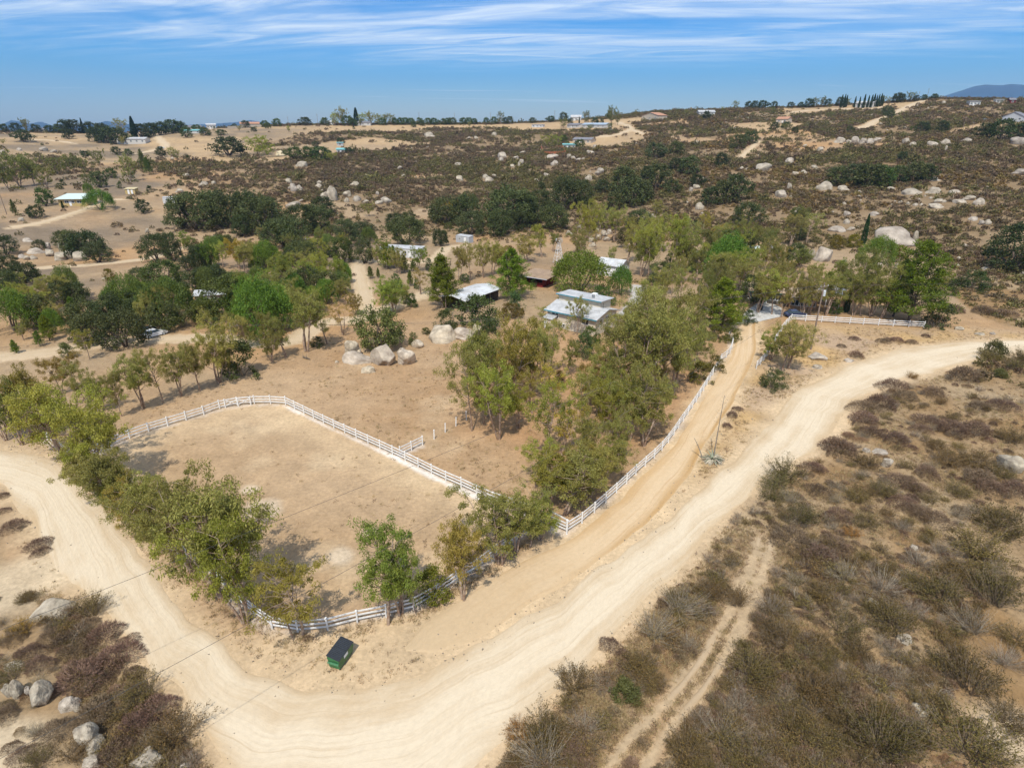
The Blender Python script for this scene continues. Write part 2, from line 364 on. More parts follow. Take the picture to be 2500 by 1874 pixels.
OPEN = [W2(p) for p in (
    [(-300, 340), (0, 360), (60, 372), (250, 400), (430, 385), (560, 398), (650, 350), (840, 322), (960, 322), (1060, 312), (1240, 312), (1330, 318), (1500, 318), (1560, 300), (1600, 284), (1420, 292), (1250, 299), (900, 300), (600, 302), (300, 310), (-300, 315)],
    [(-200, 470), (0, 450), (140, 430), (330, 420), (430, 430), (470, 470), (430, 560), (300, 610), (500, 640), (700, 620), (900, 590), (1100, 590), (1320, 620), (1560, 640), (1800, 640), (1830, 720), (1300, 760), (700, 860), (-200, 900)],
    [(600, 372), (690, 356), (830, 345), (900, 335), (1000, 345), (1050, 352), (960, 362), (850, 368), (740, 384), (650, 398)],
    [(1920, 285), (2000, 275), (2120, 268), (2220, 262), (2250, 243), (2140, 250), (2000, 258), (1900, 262)],
    [(1390, 345), (1490, 330), (1560, 318), (1580, 335), (1540, 352), (1440, 362), (1380, 360)],
    [(2330, 322), (2400, 300), (2500, 285), (2700, 280), (2700, 300), (2480, 308)],
    [(1780, 310), (1860, 300), (1960, 300), (1950, 315), (1850, 325)])]
YARD = W2([(1800, 780), (1860, 800), (1935, 790), (2260, 806), (2380, 800), (2500, 812), (2500, 828), (2350, 830), (2200, 846), (2100, 876), (2000, 920), (1860, 1030), (1800, 1100), (1700, 1180), (1600, 1260), (1720, 1090), (1800, 980), (1850, 850)])
CONCRETE = W2([(1795, 792), (1850, 786), (1912, 772), (1908, 752), (1880, 738), (1845, 742), (1822, 760)])
GRAVEL = W2([(1550, 694), (1590, 700), (1578, 725), (1558, 750), (1528, 776), (1500, 790), (1488, 785), (1512, 758), (1540, 731), (1540, 708)])

def tri_noise(X, Y): return fbm(X, Y, 9, 21, 4), fbm(X, Y, 40, 31, 4), fbm(X, Y, 2.6, 41, 3)
def brush_density_(X, Y):                               # 0..1, how much chaparral grows here
    r = np.hypot(X, Y)
    b = np.zeros_like(X)
    for P in BRUSH: b = np.maximum(b, sstep(-0.3, 1.6, sdist(X, Y, P)))
    far = sstep(215, 262, r)
    for P in OPEN: far = far * (1 - sstep(-6, 4, sdist(X, Y, P) + 7 * fbm(X, Y, 30, 71, 3)))
    n = fbm(X, Y, 55, 83, 4)
    far = far * np.where(n < -0.42, 0.15, 1.0)
    th = np.arctan2(X, Y)
    left = sstep(-0.28, -0.42, th)                     # the left slopes are grazed and thinner
    far = far * (1 - left * (0.68 + 0.3 * np.clip(fbm(X, Y, 70, 91, 3) * 2, -1, 1)))
    far = far * (1 - sstep(900, 1500, r) * 0.5)
    d = np.maximum(b, far)
    d = d * sstep(0.2, 1.5, -sdist(X, Y, road_poly))
    for nm, P, w in TR:
        e = 3.2 if np.hypot(*P.mean(0)) > 230 else 0.9
        d = d * sstep(w * 0.5 + e * 0.3, w * 0.5 + e, seg_dist(X, Y, P[::3] if w > 1 else P[::2]))
    return d
def mix3(a, b, t): return a + (b - a) * t[:, None]
def albedo(X, Y):
    n1, n2, n3 = tri_noise(X, Y); r = np.hypot(X, Y)
    V3 = lambda *c: np.array(c)[None, :]
    soil = V3(0.315, 0.225, 0.135)
    col = mix3(np.repeat(soil, len(X), 0), V3(0.355, 0.215, 0.105), np.clip(0.4 + n2 * 1.3, 0, 1))
    dens = brush_density_(X, Y); FIELDS['brush'] = dens
    # open grazed ground on the far plateau
    op = np.zeros_like(X)
    for P in OPEN[:1] + OPEN[2:]: op = np.maximum(op, sstep(-8, 6, sdist(X, Y, P)))
    op = np.maximum(op, sstep(760, 820, r) * 0.6)
    col = mix3(col, V3(0.40, 0.28, 0.155), op * np.clip(0.75 + n2, 0, 1))
    # grey dry thatch on the left slopes
    gl = sstep(-4, 8, sdist(X, Y, OPEN[1])) * np.clip(0.55 + 1.8 * fbm(X, Y, 28, 15, 3), 0, 1) * sstep(150, 200, r)
    col = mix3(col, V3(0.190, 0.143, 0.096), gl)
    ul = (1 - dens) * sstep(330, 380, r) * sstep(-0.25, -0.40, np.arctan2(X, Y)) * np.clip(0.35 + 1.8 * fbm(X, Y, 45, 19, 4), 0, 1); col = mix3(col, V3(0.195, 0.148, 0.098), ul)
    # chaparral floor
    col = mix3(col, mix3(np.repeat(V3(0.325, 0.238, 0.142), len(X), 0), V3(0.235, 0.148, 0.070), np.clip(0.5 + n1 * 1.4, 0, 1)), sstep(0.2, 0.8, dens))
    col = mix3(col, V3(0.20, 0.140, 0.080), sstep(0.2, 0.8, dens) * sstep(200, 260, r) * 0.75)
    # paddock and the field behind it
    fi = sstep(-3, 2, sdist(X, Y, FIELD) + 1.5 * n1); fc = mix3(np.repeat(V3(0.385, 0.266, 0.157), len(X), 0), V3(0.315, 0.200, 0.106), np.clip(0.5 + n2 * 1.0 + n1 * 0.7, 0, 1))
    fc = mix3(fc, V3(0.46, 0.345, 0.22), np.clip(n1 * 1.5 - 0.42, 0, 0.8)); col = mix3(col, fc, fi)
    pd = sdist(X, Y, PADDOCK); pi = sstep(-0.6, 0.6, pd)
    pc = mix3(np.repeat(V3(0.390, 0.275, 0.165), len(X), 0), V3(0.320, 0.212, 0.115), np.clip(0.45 + n2 * 1.1 + 0.4 * n1, 0, 1))
    pc = mix3(pc, V3(0.45, 0.34, 0.215), np.clip(n1 * 1.8 - 0.40, 0, 0.7)); pc = mix3(pc, V3(0.50, 0.37, 0.225), sstep(8, 1, pd) * np.clip(0.5 + n1, 0, 1))
    for (cx, cy, rx) in ((640, 1243, 2.0), (612, 1194, 1.0), (905, 1298, 1.0), (830, 1355, 1.4)):
        q = at(cx, cy); pc = mix3(pc, V3(0.56, 0.465, 0.345), sstep(1.3, 0.5, np.hypot(X - q.x, Y - q.y) / rx + 0.35 * n3) * 0.6)
    col = mix3(col, pc, pi)
    # dry verge between the two roads and the yard fence
    yv = sstep(-2, 1.0, sdist(X, Y, YARD) + n1); yc = mix3(np.repeat(V3(0.43, 0.285, 0.135), len(X), 0), V3(0.36, 0.255, 0.165), np.clip(0.5 + 1.5 * n1, 0, 1))
    col = mix3(col, yc, yv)
    # leaf litter under the roadside trees, white overspray of fence paint
    fr = seg_dist(X, Y, FW['front']); col = mix3(col, V3(0.36, 0.245, 0.145), sstep(4.0, 1.0, fr + 1.2 * n3) * 0.75)
    gr = sstep(-4, 4, sdist(X, Y, W2([(1130, 1060), (1230, 1080), (1330, 1140), (1400, 1270), (1500, 1200), (1660, 1020), (1760, 870), (1700, 800), (1480, 830), (1250, 780), (1150, 850)]))); col = mix3(col, V3(0.36, 0.215, 0.11), gr * np.clip(0.55 + n1, 0, 1))
    for k in ('cross', 'drive', 'front', 'back', 'spur'):
        d = seg_dist(X, Y, FW[k] - np.array([[0.15, 0.25]])); col = mix3(col, V3(0.80, 0.78, 0.75), sstep(0.62, 0.10, d + 0.35 * n3) * 0.62 * np.clip(0.75 + 0.6 * n1, 0, 1) * (0.55 if k in ('back', 'spur') else 1))
    # roads: the same earth, packed and pale
    rd = sdist(X, Y, road_poly); col = mix3(col, V3(0.50, 0.372, 0.23), sstep(-3.6, 0.8, rd + 0.8 * n3 + 1.2 * n1) * (1 - 0.5 * np.clip(sum(sstep(0, 2, sdist(X, Y, P)) for P in BRUSH), 0, 1)))
    dd = sdist(X, Y, drive_poly); col = mix3(col, V3(0.52, 0.385, 0.235), sstep(-2.6, 0.6, dd + 0.8 * n3 + 0.8 * n1))
    q = at(900, 1600); col = mix3(col, V3(0.49, 0.362, 0.222), sstep(9.5, 5, np.hypot((X - q.x) * 0.72, (Y - q.y) * 1.5) + n1) * (1 - pi))
    for nm, P, w in TR:
        d = seg_dist(X, Y, P); col = mix3(col, V3(0.48, 0.365, 0.235) if w > 1 else V3(0.40, 0.295, 0.18), sstep(w * 0.5 + 0.6, w * 0.5 - 0.1, d + 0.5 * n3))
    for q, rr in ((at(60, 1420), 6.0), (at(20, 1830), 3.0), (at(2490, 1800), 4.5)):
        col = mix3(col, V3(0.50, 0.40, 0.27), sstep(rr, rr * 0.4, np.hypot(X - q.x, Y - q.y) + 1.5 * n1) * 0.8)
    col = mix3(col, V3(0.42, 0.40, 0.37), sstep(-0.6, 0.6, sdist(X, Y, GRAVEL) + 0.8 * n3))
    col = col * (1 + 0.10 * n3[:, None] + 0.06 * n1[:, None])
    return np.clip(col, 0.02, 0.85)

def ground_mat():
    m = bpy.data.materials.new('dry_earth'); m.use_nodes = True
    n, l = m.node_tree.nodes, m.node_tree.links; b = n['Principled BSDF']; b.inputs['Roughness'].default_value = 0.95; b.inputs['Specular IOR Level'].default_value = 0.1
    a = N(n, 'ShaderNodeAttribute', attribute_name='alb'); g = N(n, 'ShaderNodeNewGeometry')
    def nz(sc, det=5, ro=0.65):
        t = N(n, 'ShaderNodeTexNoise'); l.new(g.outputs['Position'], t.inputs['Vector']); t.inputs['Scale'].default_value = sc; t.inputs['Detail'].default_value = det; t.inputs['Roughness'].default_value = ro
        return t.outputs[0]
    fine = nz(2.2, 5, 0.75); mid = nz(0.35, 4, 0.7)
    f1 = math_(n, l, 'ADD', math_(n, l, 'MULTIPLY', fine, 1.15), math_(n, l, 'MULTIPLY', mid, 0.65))
    f1 = math_(n, l, 'ADD', f1, 0.13)
    mm = N(n, 'ShaderNodeMix', data_type='RGBA', blend_type='MULTIPLY'); mm.inputs['Factor'].default_value = 1
    l.new(a.outputs['Color'], mm.inputs['A'])
    cb = N(n, 'ShaderNodeCombineColor'); [l.new(f1, cb.inputs[k]) for k in range(3)]
    l.new(cb.outputs[0], mm.inputs['B']); l.new(mm.outputs['Result'], b.inputs['Base Color'])
    bp = N(n, 'ShaderNodeBump'); bp.inputs['Strength'].default_value = 0.55; bp.inputs['Distance'].default_value = 0.12; l.new(fine, bp.inputs['Height']); l.new(bp.outputs[0], b.inputs['Normal'])
    return m
GM = ground_mat()
def micro_(X, Y):                                        # small relief of the ground, none under roads and yards
    r = np.hypot(X, Y)
    k = sstep(0.5, 4, -sdist(X, Y, road_poly)) * sstep(0.5, 3, -sdist(X, Y, drive_poly)) * (1 - sstep(150, 210, r))
    b = np.zeros_like(X)
    for P in BRUSH: b = np.maximum(b, sstep(0, 5, sdist(X, Y, P)))
    return k * b * (0.30 * vnoise(X, Y, 7, 61) + 0.12 * vnoise(X, Y, 2.7, 62) + 0.15)
FIELDS = {}
G_TH = np.radians(np.concatenate([np.arange(-72, -46, 0.8), np.arange(-46, 46, 0.215), np.arange(46, 72.1, 0.8)])); G_R = np.concatenate([13.0 * 1.0098 ** np.arange(0, 475), [1500, 1800, 2200, 2700, 3400, 4500, 6500, 10000]])
def field(name, X, Y):                                  # look up a quantity kept on the ground grid
    A = FIELDS[name].reshape(len(G_R), len(G_TH)); th = np.arctan2(X, Y); r = np.hypot(X, Y)
    i = np.clip(np.searchsorted(G_R, r) - 1, 0, len(G_R) - 2); j = np.clip(np.searchsorted(G_TH, th) - 1, 0, len(G_TH) - 2)
    u = np.clip((r - G_R[i]) / (G_R[i + 1] - G_R[i]), 0, 1); v = np.clip((th - G_TH[j]) / (G_TH[j + 1] - G_TH[j]), 0, 1)
    return (A[i, j] * (1 - v) + A[i, j + 1] * v) * (1 - u) + (A[i + 1, j] * (1 - v) + A[i + 1, j + 1] * v) * u
def brush_density(X, Y): return field('brush', X, Y)
def micro(X, Y): return field('micro', X, Y)
def HZ(x, y):
    """terrain height including small relief, for standing things on it"""
    X, Y = np.array([float(x)]), np.array([float(y)])
    return float((H(X, Y) + micro(X, Y))[0])

def build_ground():
    th, rr = G_TH, G_R
    T, Rr = np.meshgrid(th, rr); X, Y = (np.sin(T) * Rr).ravel(), (np.cos(T) * Rr).ravel()
    FIELDS['micro'] = micro_(X, Y); Z = H(X, Y) + FIELDS['micro']; cols = albedo(X, Y)
    nt, nr = len(th), len(rr); i = np.arange(nr - 1)[:, None] * nt + np.arange(nt - 1)[None, :]; i = i.ravel()
    quads = np.stack([i, i + 1, i + 1 + nt, i + nt], 1)
    V = np.stack([X, Y, Z], 1)
    # behind and below the camera: a coarse sheet that closes the ground
    th2 = np.radians(np.arange(72, 288.1, 6)); rr2 = np.array([13, 30, 80, 200, 500, 1500, 10000.0]); T2, R2 = np.meshgrid(th2, rr2)
    X2, Y2 = (np.sin(T2) * R2).ravel(), (np.cos(T2) * R2).ravel(); k = len(th2); j = np.arange(len(rr2) - 1)[:, None] * k + np.arange(k - 1)[None, :]; j = j.ravel() + len(V)
    q2 = np.stack([j, j + 1, j + 1 + k, j + k], 1)
    V = np.vstack([V, np.stack([X2, Y2, np.zeros_like(X2)], 1)]); cols = np.vstack([cols, np.repeat([[0.36, 0.27, 0.17]], len(X2), 0)])
    me = np_mesh('ground', V, quads=np.vstack([quads, q2])[:, ::-1], mats=[GM], smooth=True, cols=cols)
    o = link('ground', me); tag(o, 'dry tan earth and brushland running to the far ridge', kind='structure')
    return o
build_ground()

# ------------------------------------------------------------------ road sheets with wheel streaks along their length
def road_mat(name, pale, tan, rut, streak=1.0, edge=None):
    m = bpy.data.materials.new(name); m.use_nodes = True
    n, l = m.node_tree.nodes, m.node_tree.links; b = n['Principled BSDF']; b.inputs['Roughness'].default_value = 0.95; b.inputs['Specular IOR Level'].default_value = 0.1
    a = N(n, 'ShaderNodeAttribute', attribute_name='road'); sp = N(n, 'ShaderNodeSeparateXYZ'); l.new(a.outputs['Vector'], sp.inputs[0])
    u, v, c = sp.outputs[0], sp.outputs[1], sp.outputs[2]           # metres across, metres along, -1..1 across
    M = lambda op, x, y=None, cl=False: math_(n, l, op, x, y, None, cl)
    def nz(su, sv, off, det=4.0, ro=0.6):
        cb = N(n, 'ShaderNodeCombineXYZ'); l.new(M('MULTIPLY', u, su), cb.inputs[0]); l.new(M('MULTIPLY', v, sv), cb.inputs[1]); cb.inputs[2].default_value = off
        t = N(n, 'ShaderNodeTexNoise'); l.new(cb.outputs[0], t.inputs['Vector']); t.inputs['Scale'].default_value = 1; t.inputs['Detail'].default_value = det; t.inputs['Roughness'].default_value = ro
        return t.outputs[0]
    s1, s2, bl, fi, s3 = nz(0.55, 0.03, 0.3), nz(2.6, 0.05, 5.1), nz(0.25, 0.22, 9.2, 5), nz(3.0, 2.0, 2.2, 6, 0.7), nz(4.2, 0.022, 14.0, 2.0)
    ed = M('POWER', M('ABSOLUTE', c), 2.4)
    f = M('ADD', M('MULTIPLY', M('SUBTRACT', s1, 0.5), 2.4 * streak), M('ADD', M('MULTIPLY', M('SUBTRACT', bl, 0.5), 1.3), M('ADD', ed, -0.05)))
    f = M('ADD', f, 0.10, True)
    mx1 = N(n, 'ShaderNodeMix', data_type='RGBA'); l.new(f, mx1.inputs['Factor']); mx1.inputs['A'].default_value = (*pale, 1); mx1.inputs['B'].default_value = (*tan, 1)
    g = M('MULTIPLY', M('SUBTRACT', s2, 0.56), 3.2 * streak, True)
    mx2 = N(n, 'ShaderNodeMix', data_type='RGBA'); tr3 = M('MULTIPLY', M('SUBTRACT', s3, 0.60), 6.0, True); g = M('MAXIMUM', g, M('MULTIPLY', tr3, 0.55)); l.new(M('MULTIPLY', g, 0.75), mx2.inputs['Factor']); l.new(mx1.outputs['Result'], mx2.inputs['A']); mx2.inputs['B'].default_value = (*rut, 1)
    last = mx2.outputs['Result']
    if edge:                                            # a strip of loose orange earth along one side
        q = M('MULTIPLY', M('ADD', M('ADD', c, M('MULTIPLY', M('SUBTRACT', s1, 0.5), 0.6)), -0.45), 2.6, True); q2 = M('MULTIPLY', M('MULTIPLY', M('SUBTRACT', 1.0, c), 5.0, True), M('MULTIPLY', M('ADD', v, -12.0), 0.1, True))
        mx3 = N(n, 'ShaderNodeMix', data_type='RGBA'); l.new(M('MULTIPLY', M('MULTIPLY', q, q2), 0.8), mx3.inputs['Factor']); l.new(last, mx3.inputs['A']); mx3.inputs['B'].default_value = (*edge, 1); last = mx3.outputs['Result']
        fd = N(n, 'ShaderNodeMix', data_type='RGBA'); l.new(M('SUBTRACT', 1.0, M('MULTIPLY', v, 0.04, True), True), fd.inputs['Factor']); l.new(last, fd.inputs['A']); fd.inputs['B'].default_value = (0.49, 0.365, 0.225, 1); last = fd.outputs['Result']
    mm = N(n, 'ShaderNodeMix', data_type='RGBA', blend_type='MULTIPLY'); mm.inputs['Factor'].default_value = 1; l.new(last, mm.inputs['A'])
    k = M('ADD', M('MULTIPLY', fi, 0.34), 0.83); cb = N(n, 'ShaderNodeCombineColor'); [l.new(k, cb.inputs[i]) for i in range(3)]
    l.new(cb.outputs[0], mm.inputs['B']); l.new(mm.outputs['Result'], b.inputs['Base Color'])
    bp = N(n, 'ShaderNodeBump'); bp.inputs['Strength'].default_value = 0.35; bp.inputs['Distance'].default_value = 0.10
    l.new(M('ADD', fi, M('MULTIPLY', s2, 0.8)), bp.inputs['Height']); l.new(bp.outputs[0], b.inputs['Normal'])
    return m
def ribbon(name, A, B, m, lift, label, nc=15, wob=0.35):
    n = len(A); s = np.concatenate([[0], np.cumsum(np.hypot(*np.diff((A + B) / 2, axis=0).T))])
    w = np.hypot(*(B - A).T); t = np.linspace(0, 1, nc)
    wl_ = wob * fbm(s, np.zeros(n), 5, 301, 3); wr = wob * fbm(s, np.zeros(n), 5, 303, 3)
    V, U = [], []
    for j in range(nc):
        k = t[j]; P = A + (B - A) * k
        d = (B - A) / w[:, None]
        P = P + d * (wl_ * (1 - k) + wr * k)[:, None]
        z = H(P[:, 0], P[:, 1]) + lift * (1 - abs(2 * k - 1) ** 6)
        if j in (0, nc - 1): z = z - 0.05
        V.append(np.stack([P[:, 0], P[:, 1], z], 1)); U.append(np.stack([k * w, s, np.full(n, 2 * k - 1)], 1))
    V = np.concatenate(V); U = np.concatenate(U)
    i = (np.arange(nc - 1)[:, None] * n + np.arange(n - 1)[None, :]).ravel(); q = np.stack([i, i + 1, i + 1 + n, i + n], 1)
    me = np_mesh(name, V, quads=q, mats=[m], smooth=True, uvs=U); fix_normals(me)
    if me.polygons[len(me.polygons) // 2].normal.z < 0: me.flip_normals()
    return tag(link(name, me), label, kind='structure')
RM = road_mat('packed_road_earth', (0.605, 0.505, 0.365), (0.475, 0.352, 0.215), (0.40, 0.285, 0.165), 0.95)
DM = road_mat('driveway_earth', (0.575, 0.43, 0.27), (0.50, 0.34, 0.18), (0.41, 0.245, 0.115), 1.25, (0.38, 0.225, 0.085))
TM = road_mat('track_earth', (0.50, 0.39, 0.26), (0.44, 0.325, 0.195), (0.38, 0.26, 0.145), 0.7)
TM2 = road_mat('wheel_track_earth', (0.42, 0.315, 0.20), (0.38, 0.275, 0.165), (0.31, 0.205, 0.115), 0.7)
ribbon('dirt_road', np.repeat(roadL, 1, 0), roadR, RM, 0.055, 'wide pale dirt road curving round the paddock', 25, 0.9)
ribbon('driveway', drvL, drvR, DM, 0.045, 'orange tan dirt driveway beside the white rail fence', 15)
for nm, P, w in TR:
    t = np.gradient(P, axis=0); t /= np.hypot(*t.T)[:, None]; nn = np.stack([-t[:, 1], t[:, 0]], 1) * w / 2
    far = np.hypot(*P.mean(0)) > 230
    ribbon(nm, P - nn, P + nn, TM if w > 1 else TM2, 0.25 if far else (0.05 if w > 1 else 0.02), 'pale dirt wheel track through the brush' if w < 1 else 'narrow pale dirt track across the dry ground', 5, 0.25)
def sheet(name, P, m, lift, label):
    me = bpy.data.meshes.new(name); me.from_pydata([(x, y, float(H(x, y)) + lift) for x, y in P], [], [tuple(range(len(P)))]); me.materials.append(m); me.update()
    if me.polygons[0].normal.z < 0: me.flip_normals()
    return tag(link(name, me), label, kind='structure')
sheet('concrete_drive', CONCRETE, mat('pale_concrete', (0.52, 0.50, 0.46), 0.9, var=0.25, scale=0.5), 0.07, 'pale concrete drive leading in to the low ranch house')

# ------------------------------------------------------------------ plant shapes (built once, shared by many plants)
def unit(v): return v / (np.linalg.norm(v, axis=-1, keepdims=True) + 1e-9)
class Plant:
    def __init__(s, seed): s.g = np.random.default_rng(seed); s.tv, s.tf, s.lv, s.lr = [], [], [], []; s.nt = 0
    def tube(s, P, r0, r1, n=5):
        P = np.asarray(P, float); k = len(P); rad = np.linspace(r0, r1, k)
        d = unit(np.gradient(P, axis=0)); u = np.where(np.abs(d[:, :1]) < 0.9, [[1., 0, 0]], [[0, 1., 0]]); a = unit(np.cross(d, u)); b = np.cross(d, a)
        t = 2 * np.pi * np.arange(n) / n
        V = P[:, None, :] + rad[:, None, None] * (a[:, None, :] * np.cos(t)[None, :, None] + b[:, None, :] * np.sin(t)[None, :, None])
        i = (np.arange(k - 1)[:, None] * n + np.arange(n)[None, :]); j = (np.arange(k - 1)[:, None] * n + (np.arange(n)[None, :] + 1) % n)
        q = np.stack([i.ravel(), j.ravel(), (j + n).ravel(), (i + n).ravel()], 1) + s.nt
        s.tv.append(V.reshape(-1, 3)); s.tf.append(q); s.nt += k * n
    def leaves(s, Cn, D, L, Wd, rnd=None, lens=0.0):
        """leaf blades: centres, long axes, lengths, widths"""
        g = s.g; n = len(Cn); D = unit(D); side = unit(np.cross(D, g.normal(size=(n, 3))))
        L = np.broadcast_to(L, (n,)) * g.uniform(0.7, 1.3, n); Wd = np.broadcast_to(Wd, (n,)) * g.uniform(0.7, 1.3, n)
        a, b = D * (L / 2)[:, None], side * (Wd / 2)[:, None]
        s.lv.append(np.stack([Cn - a, Cn + b - a * 0.05, Cn + a, Cn - b - a * 0.05], 1).reshape(-1, 3))
        s.lr.append(np.repeat(g.random(n) if rnd is None else rnd, 4))
    def meshes(s, nm, bark, leafm):
        tm = np_mesh(nm + '_wood', np.concatenate(s.tv), quads=np.concatenate(s.tf), mats=[bark], smooth=True) if s.tv else None
        V = np.concatenate(s.lv); i = np.arange(len(V)).reshape(-1, 4)
        lm = np_mesh(nm + '_leaf', V, quads=i, mats=[leafm], rnd=np.concatenate(s.lr))
        return tm, lm
    def one(s, nm, bark, leafm):                        # stems and leaves as one mesh
        V, Q, mi, rn = [], [], [], []; b = 0
        if s.tv:
            tv, tf = np.concatenate(s.tv), np.concatenate(s.tf); V.append(tv); Q.append(tf); mi.append(np.zeros(len(tf))); rn.append(np.full(len(tv), 0.5)); b = len(tv)
        if s.lv:
            lv = np.concatenate(s.lv); V.append(lv); q = np.arange(len(lv)).reshape(-1, 4) + b; Q.append(q); mi.append(np.ones(len(q))); rn.append(np.concatenate(s.lr))
        return np_mesh(nm, np.concatenate(V), quads=np.concatenate(Q), mats=[bark, leafm], mat_idx=np.concatenate(mi), rnd=np.concatenate(rn))
def curve(g, p, d, L, k=4, wob=0.12, bend=(0, 0, 0.0)):
    P = [np.array(p, float)]; d = np.array(d, float)
    for i in range(k):
        d = unit(d + g.normal(size=3) * wob + np.array(bend)); P.append(P[-1] + d * L / k)
    return np.array(P), d
def clump_leaves(pl, ctr, rad, n, L, Wd, droop, flat=0.8, shade=0.5):
    g = pl.g; m = len(ctr)
    off = unit(g.normal(size=(m, n, 3))) * (g.random((m, n, 1)) ** 0.45) * rad[:, None, None]; off[..., 2] *= flat
    P = (ctr[:, None, :] + off).reshape(-1, 3)
    D = g.normal(size=(m * n, 3)) * (1 - droop) + np.array([0, 0, -1.0]) * droop * 1.6 + unit(off.reshape(-1, 3)) * 0.35
    base = np.repeat(g.random(m), n); r = np.clip(base * 0.45 + g.random(m * n) * 0.55, 0, 1)
    pl.leaves(P, D, L, Wd, r)
def gum(seed, H_=11.0, q=1.0, lead=3, spread=0.24, low=0.25, clumps=150, droop=0.55, sparse=1.0):
    pl = Plant(seed); g = pl.g; ctr, rad = [], []
    for k in range(lead):
        az = 2 * np.pi * (k + g.random() * 0.7) / lead; tilt = g.uniform(0.05, 0.22) if lead > 1 else 0.06
        d = np.array([np.cos(az) * tilt, np.sin(az) * tilt, 1.0]); h = H_ * g.uniform(0.72, 0.95)
        P, _ = curve(g, (np.cos(az) * 0.12, np.sin(az) * 0.12, -0.4), d, h, 8, 0.07, (0, 0, 0.02)); r0 = 0.017 * H_ * g.uniform(0.7, 1.1)
        pl.tube(P, r0, 0.025, 7)
        nb = int(clumps / lead / 2.6)
        for b in range(nb):
            t = low + (1 - low) * (b + g.random()) / nb; i = min(int(t * 8), 7); p = P[i] + (P[i + 1] - P[i]) * (t * 8 - i)
            a2 = g.random() * 6.283; up_ = g.uniform(0.15, 0.9)
            prof = 0.55 + 0.9 * math.sin(math.pi * min(max((t - low * 0.6) / (1.12 - low * 0.6), 0), 1))
            Lb = H_ * spread * prof * g.uniform(0.55, 1.25)
            Q, dd = curve(g, p, (np.cos(a2), np.sin(a2), up_), Lb, 4, 0.16, (0, 0, 0.05)); pl.tube(Q, r0 * (1 - t) * 0.5 + 0.02, 0.012, 4)
            ctr.append(Q[-1]); rad.append(g.uniform(0.45, 0.85)); ctr.append(Q[3] + g.normal(size=3) * 0.35); rad.append(g.uniform(0.35, 0.7))
            if g.random() < 0.6: ctr.append(Q[2] + g.normal(size=3) * 0.4); rad.append(g.uniform(0.3, 0.6))
        ctr.append(P[-1]); rad.append(0.6)
    ctr, rad = np.array(ctr), np.array(rad) * H_ / 11.0 * 0.88
    kp = ctr[:, 2] > H_ * max(low * 0.85, 0.2); ctr, rad = ctr[kp], rad[kp]
    n = int(88 * q * sparse)
    clump_leaves(pl, ctr, rad, n, 0.26 / math.sqrt(q) * H_ / 11, 0.080 / math.sqrt(q) * H_ / 11, droop, 1.05)
    return pl
def oak(seed, H_=7.0, Wd=9.0, q=1.0, clumps=95, low=0.18):
    pl = Plant(seed); g = pl.g; ctr, rad = [], []
    nl = 6
    for k in range(nl):
        az = 2 * np.pi * (k + g.random() * 0.6) / nl
        P, _ = curve(g, (0, 0, -0.4), (np.cos(az) * 0.55, np.sin(az) * 0.55, 1.0), H_ * 0.8, 6, 0.18); pl.tube(P, 0.05 * H_ * 0.6, 0.05, 6)
    u = g.random(clumps) * 6.283; z = g.uniform(low - 0.1, 1.0, clumps) ** 0.8
    lob = 1 + 0.16 * np.sin(u * 3 + g.random() * 6) + 0.1 * np.sin(u * 5 + g.random() * 6)
    rr = np.sqrt(np.clip(1 - ((z - 0.38) / 0.66) ** 2, 0.05, 1)) * g.uniform(0.55, 1.0, clumps) * lob
    ctr = np.stack([np.cos(u) * rr * Wd * 0.44, np.sin(u) * rr * Wd * 0.44, z * H_ * 0.92], 1); rad = g.uniform(0.55, 1.25, clumps)
    clump_leaves(pl, ctr, rad, int(70 * q), 0.27 / math.sqrt(q), 0.19 / math.sqrt(q), 0.05, 0.8)
    return pl
def pepper(seed, H_=7.0, Wd=6.0, q=1.0, strands=170):
    pl = Plant(seed); g = pl.g
    for k in range(4):
        az = 6.283 * (k + g.random()) / 4; P, _ = curve(g, (0, 0, -0.4), (np.cos(az) * 0.4, np.sin(az) * 0.4, 1), H_ * 0.75, 6, 0.14); pl.tube(P, 0.16, 0.04, 6)
    u = g.random(strands) * 6.283; rr = np.sqrt(g.random(strands)); lob = 1 + 0.2 * np.sin(u * 3 + g.random() * 6)
    top = H_ * (0.98 - 0.42 * (rr * lob) ** 2 + 0.05 * g.normal(size=strands))
    P = np.stack([np.cos(u) * rr * lob * Wd / 2, np.sin(u) * rr * lob * Wd / 2, top], 1)
    n = int(48 * q); t = g.random((strands, n)); Ls = H_ * g.uniform(0.18, 0.5, strands)
    out = np.stack([np.cos(u), np.sin(u), 0 * u], 1)
    Q = P[:, None, :] + out[:, None, :] * (0.35 * np.sin(t * 2.2))[..., None] + g.normal(size=(strands, n, 3)) * 0.22; Q[..., 2] -= t * Ls[:, None]
    pl.leaves(Q.reshape(-1, 3), g.normal(size=(strands * n, 3)) * 0.45 + [0, 0, -1], 0.34 / math.sqrt(q), 0.10 / math.sqrt(q), np.clip(np.repeat(g.random(strands), n) * 0.5 + g.random(strands * n) * 0.5, 0, 1))
    return pl
